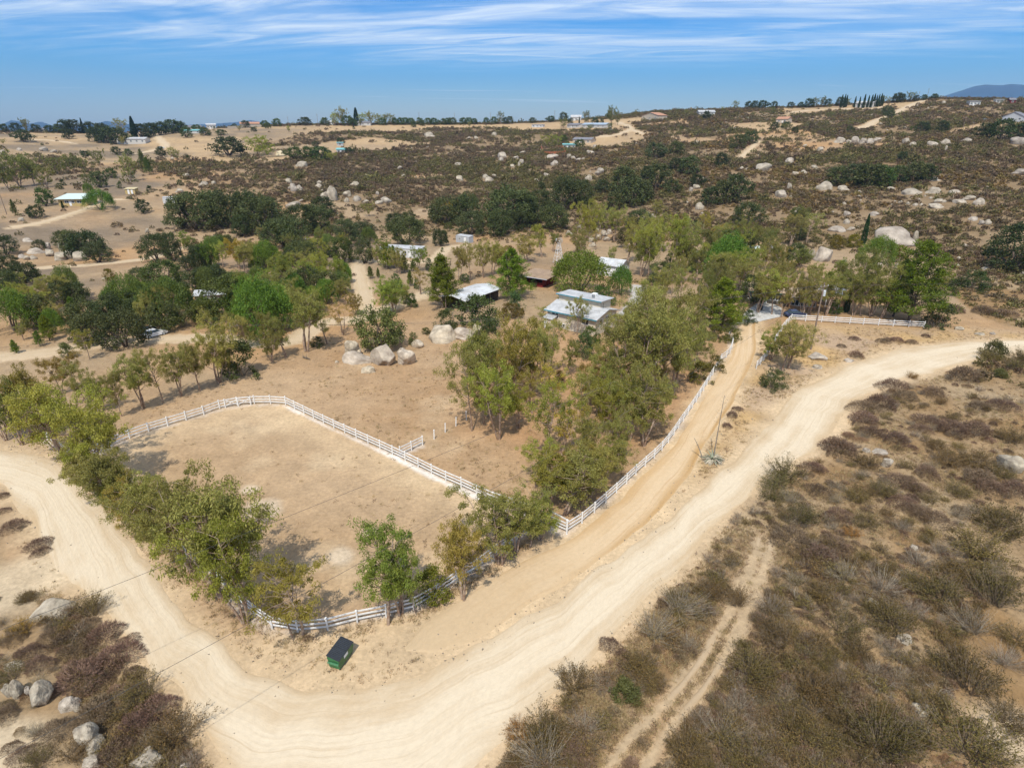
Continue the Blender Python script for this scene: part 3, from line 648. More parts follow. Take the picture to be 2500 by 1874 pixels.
def pine(seed, H_=10.0, Wd=5.0, q=1.0, power=0.8, whorls=15):
    pl = Plant(seed); g = pl.g; P, _ = curve(g, (0, 0, -0.4), (0, 0, 1), H_, 8, 0.03); pl.tube(P, 0.17, 0.03, 7); ctr, rad = [], []
    for w in range(whorls):
        t = 0.1 + 0.9 * w / (whorls - 1); R0 = Wd / 2 * ((1 - t) ** power * 0.92 + 0.1) * g.uniform(0.8, 1.15); nb = 7 if t < 0.75 else 4
        for b in range(nb):
            az = 6.283 * (b + g.random()) / nb; Lb = R0 * g.uniform(0.65, 1.2)
            Q, _ = curve(g, (0, 0, t * H_ * 0.97), (np.cos(az), np.sin(az), 0.35), Lb, 3, 0.12, (0, 0, 0.1)); pl.tube(Q, 0.05 * (1 - t) + 0.015, 0.012, 4)
            for f in (0.55, 0.8, 1.0):
                ctr.append(Q[0] + (Q[-1] - Q[0]) * f + g.normal(size=3) * 0.15); rad.append(g.uniform(0.38, 0.66) * (0.75 + 0.35 * (1 - t)))
    ctr, rad = np.array(ctr), np.array(rad) * H_ / 10; n = int(60 * q); m = len(ctr)
    off = unit(g.normal(size=(m, n, 3))) * (g.random((m, n, 1)) ** 0.5) * rad[:, None, None]
    D = unit(off.reshape(-1, 3)) * 0.8 + [0, 0, 0.7] + g.normal(size=(m * n, 3)) * 0.35
    pl.leaves((ctr[:, None, :] + off).reshape(-1, 3), D, 0.30 / math.sqrt(q), 0.07 / math.sqrt(q), np.clip(np.repeat(g.random(m), n) * 0.4 + g.random(m * n) * 0.6, 0, 1))
    return pl
def cypress(seed, H_=9.0, Wd=1.5, q=1.0):
    pl = Plant(seed); g = pl.g; pl.tube(np.array([[0, 0, -0.3], [0, 0, H_ * 0.3], [0, 0, H_ * 0.9]]), 0.1, 0.02, 6); n = int(3600 * q)
    z = g.random(n); R0 = Wd / 2 * np.minimum(1, (1 - z) ** 0.55 * 1.25) * (0.75 + 0.25 * np.minimum(1, z * 8)); u = g.random(n) * 6.283; r = R0 * np.sqrt(g.uniform(0.35, 1, n)) * (1 + 0.12 * np.sin(u * 4 + z * 20))
    pl.leaves(np.stack([np.cos(u) * r, np.sin(u) * r, z * H_], 1), g.normal(size=(n, 3)) * 0.3 + np.stack([np.cos(u) * 0.35, np.sin(u) * 0.35, 1 + 0 * u], 1), 0.34 / math.sqrt(q), 0.11 / math.sqrt(q))
    return pl
def bush(seed, H_=3.0, Wd=3.6, q=1.0, clumps=60):
    pl = Plant(seed); g = pl.g
    for k in range(7):
        az = 6.283 * (k + g.random()) / 7; P, _ = curve(g, (0, 0, -0.2), (np.cos(az) * 0.7, np.sin(az) * 0.7, 1), H_ * 0.75, 4, 0.2); pl.tube(P, 0.05, 0.015, 4)
    u = g.random(clumps) * 6.283; z = g.random(clumps) ** 0.9; lob = 1 + 0.22 * np.sin(u * 3 + g.random() * 6) + 0.12 * np.sin(u * 7 + g.random() * 6)
    rr = np.sqrt(np.clip(1 - z ** 2 * 0.92, 0, 1)) * g.uniform(0.45, 1, clumps) * lob
    ctr = np.stack([np.cos(u) * rr * Wd * 0.42, np.sin(u) * rr * Wd * 0.42, z * H_ * 0.9 + 0.1], 1)
    clump_leaves(pl, ctr, g.uniform(0.25, 0.55, clumps), int(52 * q), 0.17 / math.sqrt(q), 0.09 / math.sqrt(q), 0.05, 0.9)
    return pl
def chaparral(seed, H_=1.6, Wd=2.4, stems=85, per=16, leaf=(0.15, 0.042), wood=0.013, lean=0.9, start=0.35):
    """many stiff stems fanning from the root crown, small leaves on their outer parts"""
    pl = Plant(seed); g = pl.g
    asym = g.normal(size=2) * 0.18
    for k in range(stems):
        az = g.random() * 6.283; out = g.random() ** 0.55 * lean; L = H_ * (0.75 + 0.5 * g.random()) * (1 + 0.25 * out * (Wd / H_ / 1.6 - 0.4))
        d = np.array([np.cos(az) * out * Wd / H_ / 1.7 + asym[0], np.sin(az) * out * Wd / H_ / 1.7 + asym[1], 1.05 - 0.55 * out])
        p0 = (np.cos(az) * 0.25 * g.random() * Wd / 2, np.sin(az) * 0.25 * g.random() * Wd / 2, -0.05)
        P, dd = curve(g, p0, d, L, 4, 0.13, (0, 0, 0.03)); pl.tube(P, wood, wood * 0.35, 3)
        if per:
            t = start + (1 - start) * g.random(per) ** 0.8; i = np.minimum((t * 4).astype(int), 3); q = P[i] + (P[i + 1] - P[i]) * (t * 4 - i)[:, None]
            pl.leaves(q + g.normal(size=(per, 3)) * 0.07, (P[i + 1] - P[i]) * 2 / L + g.normal(size=(per, 3)) * 0.6, leaf[0], leaf[1], np.clip(g.random() * 0.4 + g.random(per) * 0.6, 0, 1))
            if k % 3 == 0:                               # side twigs
                Q, _ = curve(g, P[2], dd + g.normal(size=3) * 0.7, L * 0.4, 2, 0.15); pl.tube(Q, wood * 0.6, wood * 0.25, 3)
                pl.leaves(Q[1] + (Q[2] - Q[1]) * g.random((per // 2, 1)) + g.normal(size=(per // 2, 3)) * 0.07, g.normal(size=(per // 2, 3)) + dd, leaf[0], leaf[1])
    return pl
def dome(seed, H_=0.8, Wd=1.9, n=2200, twig=(0.17, 0.022)):
    """low rounded subshrub made of fine upright twigs"""
    pl = Plant(seed); g = pl.g
    for k in range(16):
        az = g.random() * 6.283; P, _ = curve(g, (0, 0, -0.05), (np.cos(az), np.sin(az), 0.7 * g.random() + 0.2), Wd * 0.42, 3, 0.15); pl.tube(P, 0.012, 0.005, 3)
    u = g.random(n) * 6.283; rr = np.sqrt(g.random(n)); lob = 1 + 0.18 * np.sin(u * 2 + g.random() * 6) + 0.12 * np.sin(u * 5 + g.random() * 6) + 0.06 * np.sin(u * 11)
    z = H_ * np.sqrt(np.clip(1 - rr ** 2, 0, 1)) * g.uniform(0.45, 1.05, n)
    P = np.stack([np.cos(u) * rr * lob * Wd / 2, np.sin(u) * rr * lob * Wd / 2, z], 1) + g.normal(size=(n, 3)) * 0.03
    D = np.stack([np.cos(u) * rr, np.sin(u) * rr, 0.55 + 0 * u], 1) + g.normal(size=(n, 3)) * 0.35
    cl = 0.5 + 0.5 * np.sin(P[:, 0] * 7 + seed) * np.sin(P[:, 1] * 6 + seed * 2)
    pl.leaves(P, D, twig[0], twig[1], np.clip(0.45 * cl + 0.55 * g.random(n), 0, 1))
    return pl
def snag(seed, H_=1.5, Wd=2.6, limbs=9):
    """bare dead shrub: crooked grey limbs"""
    pl = Plant(seed); g = pl.g
    for k in range(limbs):
        az = g.random() * 6.283; P, d = curve(g, (0, 0, -0.05), (np.cos(az), np.sin(az), g.uniform(0.1, 0.8)), Wd * 0.55 * g.uniform(0.6, 1.1), 6, 0.28); pl.tube(P, 0.032, 0.008, 4)
        for b in range(5):
            i = g.integers(2, 6); Q, _ = curve(g, P[i], d + g.normal(size=3) * 0.8, Wd * 0.22, 4, 0.3); pl.tube(Q, 0.012, 0.004, 3)
            for c in range(2): Q2, _ = curve(g, Q[2], d + g.normal(size=3), Wd * 0.1, 2, 0.3); pl.tube(Q2, 0.006, 0.003, 3)
    n = 160; u = g.random(n) * 6.283; r = np.sqrt(g.random(n)) * Wd * 0.45
    pl.leaves(np.stack([np.cos(u) * r, np.sin(u) * r, g.random(n) * H_ * 0.4], 1), g.normal(size=(n, 3)) + [0, 0, 0.8], 0.22, 0.018)
    return pl

BARK_GUM = mat('gum_bark', (0.42, 0.33, 0.25), 0.85, col2=(0.22, 0.13, 0.08), scale=1.6)
BARK_OAK = mat('oak_bark', (0.16, 0.12, 0.09), 0.9, var=0.5, scale=3)
TWIG = mat('dry_twigs', (0.29, 0.22, 0.145), 0.9, var=0.45, scale=2)
DEAD = mat('bleached_wood', (0.42, 0.355, 0.265), 0.9, var=0.4, scale=3)
L_GUM = leaf_mat('gum_leaves', (0.158, 0.158, 0.030), (0.425, 0.390, 0.108), 0.40)
L_OAK = leaf_mat('oak_leaves', (0.040, 0.056, 0.015), (0.125, 0.140, 0.042), 0.22)
L_PEP = leaf_mat('pepper_leaves', (0.080, 0.118, 0.018), (0.215, 0.265, 0.055), 0.33)
L_PINE = leaf_mat('pine_needles', (0.075, 0.105, 0.010), (0.205, 0.245, 0.030), 0.2)
L_CYP = leaf_mat('cypress_scales', (0.016, 0.036, 0.012), (0.045, 0.075, 0.024), 0.1)
L_BUSH = leaf_mat('bush_leaves', (0.055, 0.075, 0.016), (0.135, 0.155, 0.042), 0.22)
L_CHAM = leaf_mat('chamise_leaves', (0.105, 0.080, 0.025), (0.285, 0.200, 0.066), 0.22, 0.25)
L_BUCK = leaf_mat('buckwheat_twigs', (0.125, 0.086, 0.052), (0.300, 0.205, 0.122), 0.12, 0.22)
L_STRAW = leaf_mat('dry_straw', (0.30, 0.21, 0.10), (0.50, 0.38, 0.21), 0.25, 0.25)
PROTO = {
    'gum': [gum(11, lead=3, spread=0.20, low=0.36), gum(12, lead=2, spread=0.17, low=0.42), gum(13, lead=4, spread=0.19, low=0.32, clumps=165), gum(14, lead=2, spread=0.23, low=0.38), gum(15, lead=1, spread=0.22, low=0.38, clumps=95), gum(16, lead=3, spread=0.21, low=0.30, clumps=170), gum(17, lead=2, spread=0.18, low=0.34, clumps=120, sparse=0.8), gum(18, lead=3, spread=0.17, low=0.45, clumps=130), gum(19, lead=1, spread=0.26, low=0.42, clumps=110, sparse=0.85)],
    'thin': [gum(21, lead=2, spread=0.19, low=0.4, clumps=55, sparse=0.6), gum(22, lead=1, spread=0.2, low=0.35, clumps=45, sparse=0.6)],
    'gumfar': [gum(31, q=0.22, lead=2), gum(32, q=0.22, lead=3, low=0.15)],
    'oak': [oak(41), oak(42, 6.5, 9.5), oak(43, 7.5, 8), oak(44, 6.0, 8.5)],
    'oakfar': [oak(45, q=0.3), oak(46, 6.5, 9, q=0.3), oak(47, 7.5, 8.5, q=0.3)],
    'pepper': [pepper(51), pepper(52, 6.5, 7.0), pepper(53, 8, 6.0)],
    'pine': [pine(61, 10, 6.6, power=0.6), pine(62, 10, 7.2, power=0.5), pine(63, 10, 6.0, power=0.75)],
    'cypress': [cypress(71)],
    'bush': [bush(81), bush(82, 2.6, 4.0), bush(83, 3.4, 3.4)],
}
PM = {'gum': (BARK_GUM, L_GUM), 'thin': (BARK_GUM, L_GUM), 'gumfar': (BARK_GUM, L_GUM), 'oak': (BARK_OAK, L_OAK), 'oakfar': (BARK_OAK, L_OAK), 'pepper': (BARK_OAK, L_PEP), 'pine': (BARK_OAK, L_PINE), 'cypress': (BARK_OAK, L_CYP), 'bush': (TWIG, L_BUSH)}
PMESH = {}
for k, v in PROTO.items():
    PMESH[k] = []
    for i, pl in enumerate(v):
        tm, lm = pl.meshes(f'{k}_{i}', *PM[k]); z = np.concatenate(pl.lv)[:, 2]; xy = np.concatenate(pl.lv)[:, :2]
        PMESH[k].append((tm, lm, float(np.percentile(z, 99.3)), float(np.percentile(np.hypot(*xy.T), 92)) * 2))
PROTO = None
SHRUB = {
    'chamise': [chaparral(101, 1.4, 2.5, 95, 20, (0.12, 0.034)).one('chamise_a', TWIG, L_CHAM), chaparral(102, 1.6, 2.7, 105, 20, (0.12, 0.034)).one('chamise_b', TWIG, L_CHAM), chaparral(103, 1.2, 2.6, 100, 20, (0.12, 0.034)).one('chamise_c', TWIG, L_CHAM), chaparral(104, 1.4, 2.3, 90, 24, (0.12, 0.034)).one('chamise_d', TWIG, L_CHAM)],
    'buckwheat': [dome(111).one('buckwheat_a', TWIG, L_BUCK), dome(112, 0.75, 2.2).one('buckwheat_b', TWIG, L_BUCK), dome(113, 0.95, 1.8).one('buckwheat_c', TWIG, L_BUCK)],
    'dry': [chaparral(121, 1.3, 2.6, 120, 5, (0.12, 0.03), 0.013, 1.0).one('dry_brush_a', DEAD, L_BUCK), chaparral(122, 1.5, 2.4, 110, 6, (0.12, 0.03), 0.012, 0.95).one('dry_brush_b', DEAD, L_CHAM)],
    'dead': [snag(131).one('dead_shrub_a', DEAD, L_STRAW), snag(132, 1.3, 3.0, 8).one('dead_shrub_b', DEAD, L_STRAW)],
    'green': [bush(141, 1.8, 2.4, 1.0, 50).one('green_shrub_a', TWIG, L_BUSH), bush(142, 1.7, 2.8, 1.0, 55).one('green_shrub_b', TWIG, L_BUSH)],
}
SW = {'chamise': (2.6, 1.75), 'buckwheat': (1.9, 0.8), 'dry': (2.6, 1.35), 'dead': (2.7, 1.1), 'green': (2.5, 1.9)}

# ------------------------------------------------------------------ wording: which one is it
ORD = ['leftmost', 'second from left', 'third from left', 'fourth from left', 'fifth from left', 'sixth from left', 'seventh from left', 'eighth from left', 'ninth from left', 'tenth from left',
       'eleventh from left', 'twelfth from left', 'thirteenth from left', 'fourteenth from left', 'fifteenth from left', 'sixteenth from left', 'seventeenth from left', 'eighteenth from left', 'nineteenth from left', 'twentieth from left']
NAMED = []                                               # (object, picture x, plain label, category, group)
def name_later(o, px, label, cat, group): NAMED.append((o, px, label, cat, group))
def name_all():
    by = {}
    for t in NAMED: by.setdefault(t[2], []).append(t)
    for lab, ts in by.items():
        ts.sort(key=lambda t: t[1])
        for i, (o, px, _, cat, grp) in enumerate(ts):
            if len(ts) == 1: s = lab
            elif i == len(ts) - 1: s = lab + ', rightmost'
            elif len(ts) <= 41: s = lab + ', ' + (ORD[i] if i < 20 else ORD[len(ts) - 1 - i].replace('left', 'right'))
            else: s = lab
            tag(o, s, cat, grp)
rng = random.Random(4)

# ------------------------------------------------------------------ trees: (kind, base x, base y, top y, width factor, tint)
def tree(kind, x, y, top, w, tint, name, label, group, cat='tree', pick=None):
    p = at(x, y); z = HZ(p.x, p.y); p = Vector((p.x, p.y, z)); h = h_for(p, top)
    ms = PMESH[kind]; tm, lm, H0, W0 = ms[(pick if pick is not None else rng.randrange(len(ms))) % len(ms)]
    s = h / H0; sx = s * w * rng.uniform(0.88, 1.08) * (((1.04 if y > 1100 else 0.92) if y > 880 else 1.1) if kind == 'gum' else 1)
    o = empty(name, p, rng.random() * 6.28); o.scale = (sx, sx, s)
    t = link('trunk', tm, o); c = link('crown', lm, o); c.color = (*tint, 1)
    if name in ('bush',): t.name = 'stems'; c.name = 'foliage'
    name_later(o, x, label, cat, group)
    return o
G0, YG, BR, GR, DK, PALE = (1, 1, 1), (1.1, 1.15, 0.75), (1.12, 0.90, 0.78), (1.0, 1.0, 1.2), (0.66, 0.72, 0.68), (1.15, 1.1, 1.05)
BG, GOLD, RED, TEAL = (0.90, 1.10, 0.72), (1.75, 1.1, 0.35), (1.35, 0.75, 0.6), (0.75, 1.0, 1.15)
SPEC = {  # kind of plant: object name, wording
    'gum': ('eucalyptus_tree', 'eucalyptus tree'), 'thin': ('eucalyptus_tree', 'thin eucalyptus tree'), 'gumfar': ('eucalyptus_tree', 'eucalyptus tree'), 'oak': ('oak_tree', 'dark oak'), 'oakfar': ('oak_tree', 'dark oak'),
    'pepper': ('pepper_tree', 'drooping pepper tree'), 'pine': ('pine_tree', 'pine'), 'cypress': ('cypress_tree', 'narrow cypress'), 'bush': ('bush', 'rounded bush')}
COLW = {G0: 'olive green', YG: 'yellow green', BR: 'brown tinged', GR: 'grey green', DK: 'dark green', PALE: 'pale', BG: 'bright green', GOLD: 'golden', RED: 'reddish', TEAL: 'blue green'}
ZONES = [
 ('in the group at the left edge above the road', [
  ('gum', 55, 1086, 921, .95, DK), ('gum', 80, 1080, 903, .9, BR), ('gum', 15, 1075, 935, 1, DK), ('gum', 152, 962, 868, 1, BR), ('gum', 212, 985, 880, 1, G0), ('gum', 252, 1002, 905, .9, G0)]),
 ('on the roadside bank at the left paddock corner', [
  ('gum', 165, 1118, 925, 1.2, YG), ('gum', 232, 1200, 985, 1.1, YG), ('gum', 196, 1150, 955, 1.15, YG), ('gum', 140, 1100, 940, 1.1, G0), ('gum', 305, 1252, 1095, 1.2, G0), ('gum', 335, 1300, 1165, 1.0, BR), ('gum', 270, 1236, 1085, 1.0, G0), ('gum', 366, 1322, 1165, 1.0, G0), ('gum', 402, 1350, 1185, 1.0, G0), ('gum', 250, 1212, 1070, 1.0, YG), ('gum', 290, 1262, 1140, .9, G0), ('gum', 312, 1275, 1180, 1, BG)]),
 ('behind the curved white front fence', [
  ('gum', 470, 1395, 1165, 1.0, G0), ('gum', 545, 1455, 1175, 1.05, G0), ('gum', 600, 1520, 1255, .85, YG), ('gum', 424, 1372, 1200, .85, G0), 
  ('gum', 740, 1548, 1352, 1.25, BR), ('thin', 716, 1560, 1440, .8, BR), ('gum', 945, 1523, 1310, 1.2, BG), ('gum', 978, 1500, 1340, 1.1, BG), ('thin', 1015, 1494, 1425, .9, G0),
  ('bush', 1058, 1455, 1392, 1.1, (1.9, 1.55, 0.7)), ('gum', 1130, 1465, 1290, .95, BR), ('gum', 1222, 1376, 1205, 1.3, G0), ('gum', 1260, 1350, 1210, 1.1, G0), ('gum', 1292, 1338, 1215, 1.05, G0), ('gum', 1318, 1318, 1225, 1.0, BG)]),
 ('in the row behind the far paddock fence', [
  ('gum', 298, 1015, 905, .85, G0), ('gum', 350, 998, 868, .95, G0), ('gum', 400, 982, 850, .95, PALE), ('gum', 443, 967, 842, .95, G0), ('gum', 489, 953, 830, .95, G0), ('gum', 535, 935, 765, .9, PALE),
  ('bush', 592, 916, 832, 1.0, G0), ('gum', 563, 925, 850, 1, G0), ('gum', 663, 882, 795, .95, G0), ('gum', 700, 873, 772, .95, G0), ('gum', 748, 858, 705, .9, G0), ('thin', 838, 818, 735, 1.4, BR), ('thin', 800, 840, 760, 1.2, PALE), ('bush', 775, 846, 822, 1, DK)]),
 ('among the boulders above the paddock', [('oak', 930, 848, 752, .95, (1.4, 1.4, 1.2)), ('bush', 1092, 801, 754, 1.15, G0), ('bush', 1166, 796, 722, 1.0, G0), ('bush', 1010, 842, 812, 1, G0), ('bush', 1040, 815, 800, 1.4, BR), ('bush', 1190, 815, 780, 1, DK)]),
 ('in the grove beside the driveway', [
  ('gum', 1154, 1052, 850, 0.98, G0), ('gum', 1218, 1072, 885, 0.98, YG), ('gum', 1195, 1015, 790, 0.92, G0), ('gum', 1248, 990, 772, 0.98, BR), ('gum', 1290, 965, 790, 0.92, G0), ('thin', 1322, 914, 775, .9, PALE), ('thin', 1337, 920, 765, .9, PALE),
  ('gum', 1382, 916, 832, 1.10, G0), ('gum', 1265, 1046, 945, 1.10, YG), ('gum', 1338, 1130, 940, 0.92, YG), ('thin', 1370, 1114, 985, 1.1, (1.5, 1.25, 0.8)), ('gum', 1440, 1150, 1020, 0.92, G0), ('thin', 1350, 1000, 880, 1.2, (1.5, 1.25, 0.8)), ('gum', 1510, 1130, 1010, 0.92, G0), ('thin', 1428, 1078, 905, .9, G0), ('gum', 1484, 1062, 915, 0.85, YG),
  ('gum', 1376, 1256, 1115, 1.4, G0), ('gum', 1340, 1232, 1105, 1.2, YG), ('gum', 1305, 1190, 1075, 1.1, YG), ('gum', 1345, 1215, 1125, 1.10, YG), ('gum', 1434, 1224, 1090, 1.0, PALE), ('gum', 1395, 1225, 1105, 1.0, PALE), ('gum', 1450, 1195, 1075, .95, G0), ('gum', 1474, 1190, 1075, 1.16, G0), ('thin', 1400, 1180, 1080, 1, BR), ('gum', 1520, 1015, 800, 1.04, G0), ('gum', 1562, 1000, 762, 1.10, G0),
  ('gum', 1602, 965, 735, 1.10, G0), ('gum', 1640, 962, 752, 1.04, G0), ('gum', 1690, 912, 792, 1.16, GR), ('gum', 1570, 1088, 895, 0.98, G0), ('gum', 1535, 1075, 930, 1.04, G0), ('gum', 1610, 958, 840, 0.98, G0), ('gum', 1440, 985, 880, 0.98, BR),
  ('bush', 1706, 930, 882, 1.1, (1.5, 1.1, 0.7)), ('bush', 1742, 904, 868, 1.0, (1.5, 1.1, 0.7)), ('thin', 1300, 1010, 900, 1, PALE), ('gum', 1475, 945, 835, 1.04, G0), ('thin', 1270, 930, 830, .9, BR), ('gum', 1225, 950, 820, 0.98, BR),
  ('gum', 1408, 1200, 1090, .9, BR), ('gum', 1180, 1035, 905, .9, G0), ('gum', 1460, 1015, 880, .9, G0), ('bush', 1365, 935, 905, 1, RED), ('gum', 1655, 900, 800, 0.98, G0)]),
 ('around the cream house', [
  ('gum', 1408, 818, 722, .8, PALE), ('thin', 1319, 792, 745, 1.3, G0), ('bush', 1440, 838, 798, 1, BG), ('bush', 1425, 873, 815, 1, TEAL), ('gum', 1530, 880, 748, .95, G0), ('gum', 1590, 872, 690, .85, G0), ('gum', 1648, 868, 690, .85, G0),
  ('pepper', 1417, 717, 615, 1.5, YG), ('bush', 1469, 745, 698, 1, BG), ('pepper', 1515, 720, 648, .9, BG), ('bush', 1256, 760, 712, .9, TEAL), ('bush', 1247, 776, 740, 1, RED), ('bush', 1275, 768, 752, 1, GOLD), ('bush', 1305, 700, 676, .8, TEAL), ('gum', 1556, 835, 740, 1, G0)]),
 ('beside the white roofed barn', [('pine', 1083, 750, 624, 1.55, YG), ('pine', 1250, 728, 609, 1.5, YG), ('gum', 1121, 690, 603, .75, PALE), ('gum', 1150, 684, 592, .75, PALE), ('gum', 1180, 678, 586, .75, PALE), ('gum', 1202, 671, 590, .75, PALE), ('gum', 1222, 668, 596, .75, PALE), ('thin', 1027, 719, 648, 1.2, BR), ('bush', 1135, 690, 668, 1, GR)]),
 ('behind the windmill', [('gum', 1284, 640, 572, 1, PALE), ('gum', 1324, 629, 547, .95, YG), ('gum', 1350, 615, 568, 1, DK), ('bush', 1240, 640, 600, 1.2, GOLD), ('gum', 1415, 632, 582, 1, GR), ('thin', 1455, 610, 560, 1, PALE)]),
 ('in the tall stand behind the garage', [
  ('gum', 1566, 675, 538, .75, G0), ('gum', 1584, 680, 540, .75, YG), ('gum', 1634, 664, 524, .8, YG), ('gum', 1668, 656, 560, .8, G0), ('gum', 1530, 640, 548, .8, G0), ('bush', 1610, 690, 640, 1.1, G0), ('gum', 1692, 632, 540, .9, GR), ('gum', 1760, 622, 545, .9, G0), ('gum', 1850, 612, 545, .9, DK), ('gum', 1440, 590, 485, .85, YG), ('gum', 1500, 590, 500, .85, G0), ('gum', 1720, 600, 520, .9, BR), ('gum', 1800, 600, 530, .9, DK)]),
 ('between the garage and the ranch house', [
  ('gum', 1696, 792, 662, .75, DK), ('gum', 1735, 768, 640, .75, DK), ('pine', 1757, 803, 682, 1.7, YG), ('bush', 1746, 828, 795, 1.2, (1.4, 1.15, 0.7)), ('bush', 1782, 832, 800, 1, (1.4, 1.15, 0.7)), ('pepper', 1772, 680, 573, 1.15, BG), ('bush', 1706, 664, 612, 1.15, BG), ('gum', 1738, 702, 640, 1, DK), ('oak', 1836, 742, 668, .8, G0), ('gum', 1900, 690, 600, .85, DK), ('bush', 1820, 788, 755, 1, DK), ('gum', 1660, 745, 655, .9, G0), ('gum', 1868, 660, 580, .9, G0)]),
 ('around the ranch house', [
  ('gum', 1945, 668, 600, 1.0, DK), ('gum', 1958, 772, 652, .75, G0), ('gum', 1907, 774, 680, .7, PALE), ('gum', 2103, 770, 612, .85, DK), ('gum', 2083, 770, 655, .8, G0), ('gum', 2150, 776, 638, .75, G0), ('pine', 2218, 785, 592, 1.4, BG), ('pine', 2180, 772, 640, 1.3, BG), ('bush', 2285, 799, 735, 1.0, GR), ('pepper', 2140, 645, 578, 1.1, YG), ('bush', 2190, 640, 598, 1.2, (1.7, 1.05, 0.5)), ('cypress', 2065, 762, 705, 1.5, G0), ('cypress', 2106, 597, 523, 1.0, BG), ('bush', 2042, 606, 575, 1.5, GOLD), ('bush', 2082, 602, 572, 1.4, GOLD), ('gum', 1930, 602, 525, 1.0, GR), ('gum', 1967, 596, 520, 1, GR), ('bush', 2035, 765, 730, 1, BG), ('gum', 2040, 690, 630, .9, BG), ('gum', 2280, 720, 655, .9, G0)]),
 ('in the crowd above the ranch house', [
  ('gum', 1590, 604, 520, .85, G0), ('gum', 1545, 617, 540, .85, YG), ('gum', 1612, 614, 530, .85, G0), ('gum', 1662, 607, 535, .85, BR), ('gum', 1700, 694, 605, .8, DK), ('gum', 1640, 722, 640, .85, G0), ('gum', 1612, 742, 655, .85, G0), ('gum', 1572, 764, 690, .85, G0), ('gum', 1762, 732, 650, .85, DK), ('gum', 1802, 704, 610, .85, BG), ('gum', 1832, 692, 600, .85, G0), ('gum', 1790, 644, 560, .85, BG), ('gum', 1862, 642, 560, .85, DK), ('gum', 1882, 722, 640, .8, G0), ('gum', 1922, 722, 645, .8, G0), ('gum', 1985, 704, 640, .85, G0), ('gum', 2012, 724, 655, .8, BG), ('gum', 2062, 704, 640, .85, DK), ('gum', 2092, 694, 620, .85, G0), ('gum', 1745, 660, 570, .8, G0), ('gum', 1660, 690, 615, .8, G0), ('gum', 1490, 660, 600, .8, GR), ('gum', 1720, 640, 560, .85, DK)]),
 ('beside the white gate wing', [('gum', 1908, 906, 780, 1.5, G0), ('gum', 1925, 900, 800, 1.3, G0), ('bush', 1886, 947, 902, 1.0, GR), ('gum', 1880, 880, 800, 1, BG)]),
 ('on the right slope', [('oak', 2485, 662, 548, 1.0, DK), ('bush', 2375, 706, 662, 1.3, DK), ('bush', 2310, 720, 680, 1.1, G0)]),
 ('in the oak wood along the left creek', [
  ('oak', 447, 556, 480, .95, G0), ('oak', 485, 560, 470, .95, G0), ('oak', 528, 548, 466, 1, G0), ('oak', 570, 552, 470, 1, G0), ('oak', 612, 548, 465, 1, G0), ('oak', 645, 566, 482, 1, G0), ('oak', 592, 577, 525, 1, DK), ('oak', 698, 606, 530, 1.1, G0), ('oak', 780, 562, 500, 1.1, G0), ('oak', 735, 570, 500, 1, DK), ('oak', 850, 602, 535, .95, GR), ('oak', 885, 590, 540, 1, GR), ('oak', 992, 597, 528, 1.15, G0), ('oak', 965, 562, 520, 1, DK), ('oak', 1000, 560, 518, 1, G0)]),
 ('in the oak belt below the brushy hill', [
  ('oak', 1092, 547, 480, 1, G0), ('oak', 1142, 547, 474, 1, G0), ('oak', 1150, 574, 515, .9, GR), ('oak', 1217, 577, 510, .95, G0), ('oak', 1242, 552, 455, .95, G0), ('oak', 1280, 548, 470, 1, G0), ('oak', 1257, 562, 515, 1, DK), ('oak', 1318, 538, 464, 1, G0), ('oak', 1352, 557, 500, 1, G0), ('oak', 1380, 512, 430, .95, G0), ('oak', 1412, 507, 440, .95, G0), ('oakfar', 1322, 464, 444, 1, DK), ('oak', 1560, 560, 510, 1, G0)]),
 ('in the dark oak ravine on the hill', [
  ('oakfar', 1470, 472, 438, 1.1, G0), ('oakfar', 1520, 472, 404, 1, G0), ('oakfar', 1540, 502, 432, 1, G0), ('oakfar', 1565, 492, 440, 1, G0), ('oakfar', 1500, 512, 468, 1.1, G0), ('oakfar', 1602, 462, 400, 1, G0), ('oakfar', 1640, 472, 438, 1.1, G0), ('oakfar', 1680, 427, 380, 1.05, G0), ('oakfar', 1648, 418, 386, 1.1, DK), ('oakfar', 1600, 387, 348, 1.1, GR), ('oakfar', 1650, 380, 344, 1.1, G0), ('oakfar', 1800, 364, 328, 1.1, G0), ('oakfar', 1830, 352, 320, 1.1, G0), ('oakfar', 1760, 407, 372, 1, DK), ('oakfar', 1762, 497, 440, 1, G0), ('oakfar', 1792, 492, 424, 1, G0), ('oakfar', 1730, 502, 455, 1, DK), ('oakfar', 1580, 440, 405, 1.1, DK), ('oakfar', 1700, 455, 425, 1, DK)]),
 ('in the long oak clump on the right hill', [
  ('oakfar', 2040, 452, 405, 1.1, G0), ('oakfar', 2080, 452, 400, 1.1, GR), ('oakfar', 2118, 457, 400, 1.1, G0), ('oakfar', 2152, 457, 404, 1.1, BG), ('oakfar', 2190, 448, 404, 1.1, G0), ('oakfar', 2230, 444, 394, 1.1, G0), ('oakfar', 2262, 442, 400, 1, G0), ('oakfar', 2202, 394, 370, 1.1, DK), ('oakfar', 2250, 324, 297, 1.2, DK), ('oakfar', 2300, 322, 294, 1.2, DK), ('oakfar', 2400, 337, 300, 1.2, DK), ('oakfar', 2440, 340, 290, 1.2, DK), ('oakfar', 2490, 337, 298, 1.2, DK), ('oakfar', 1890, 319, 298, 1.1, DK), ('oakfar', 1918, 316, 297, 1.1, DK)]),
 ('on the upper left slope', [
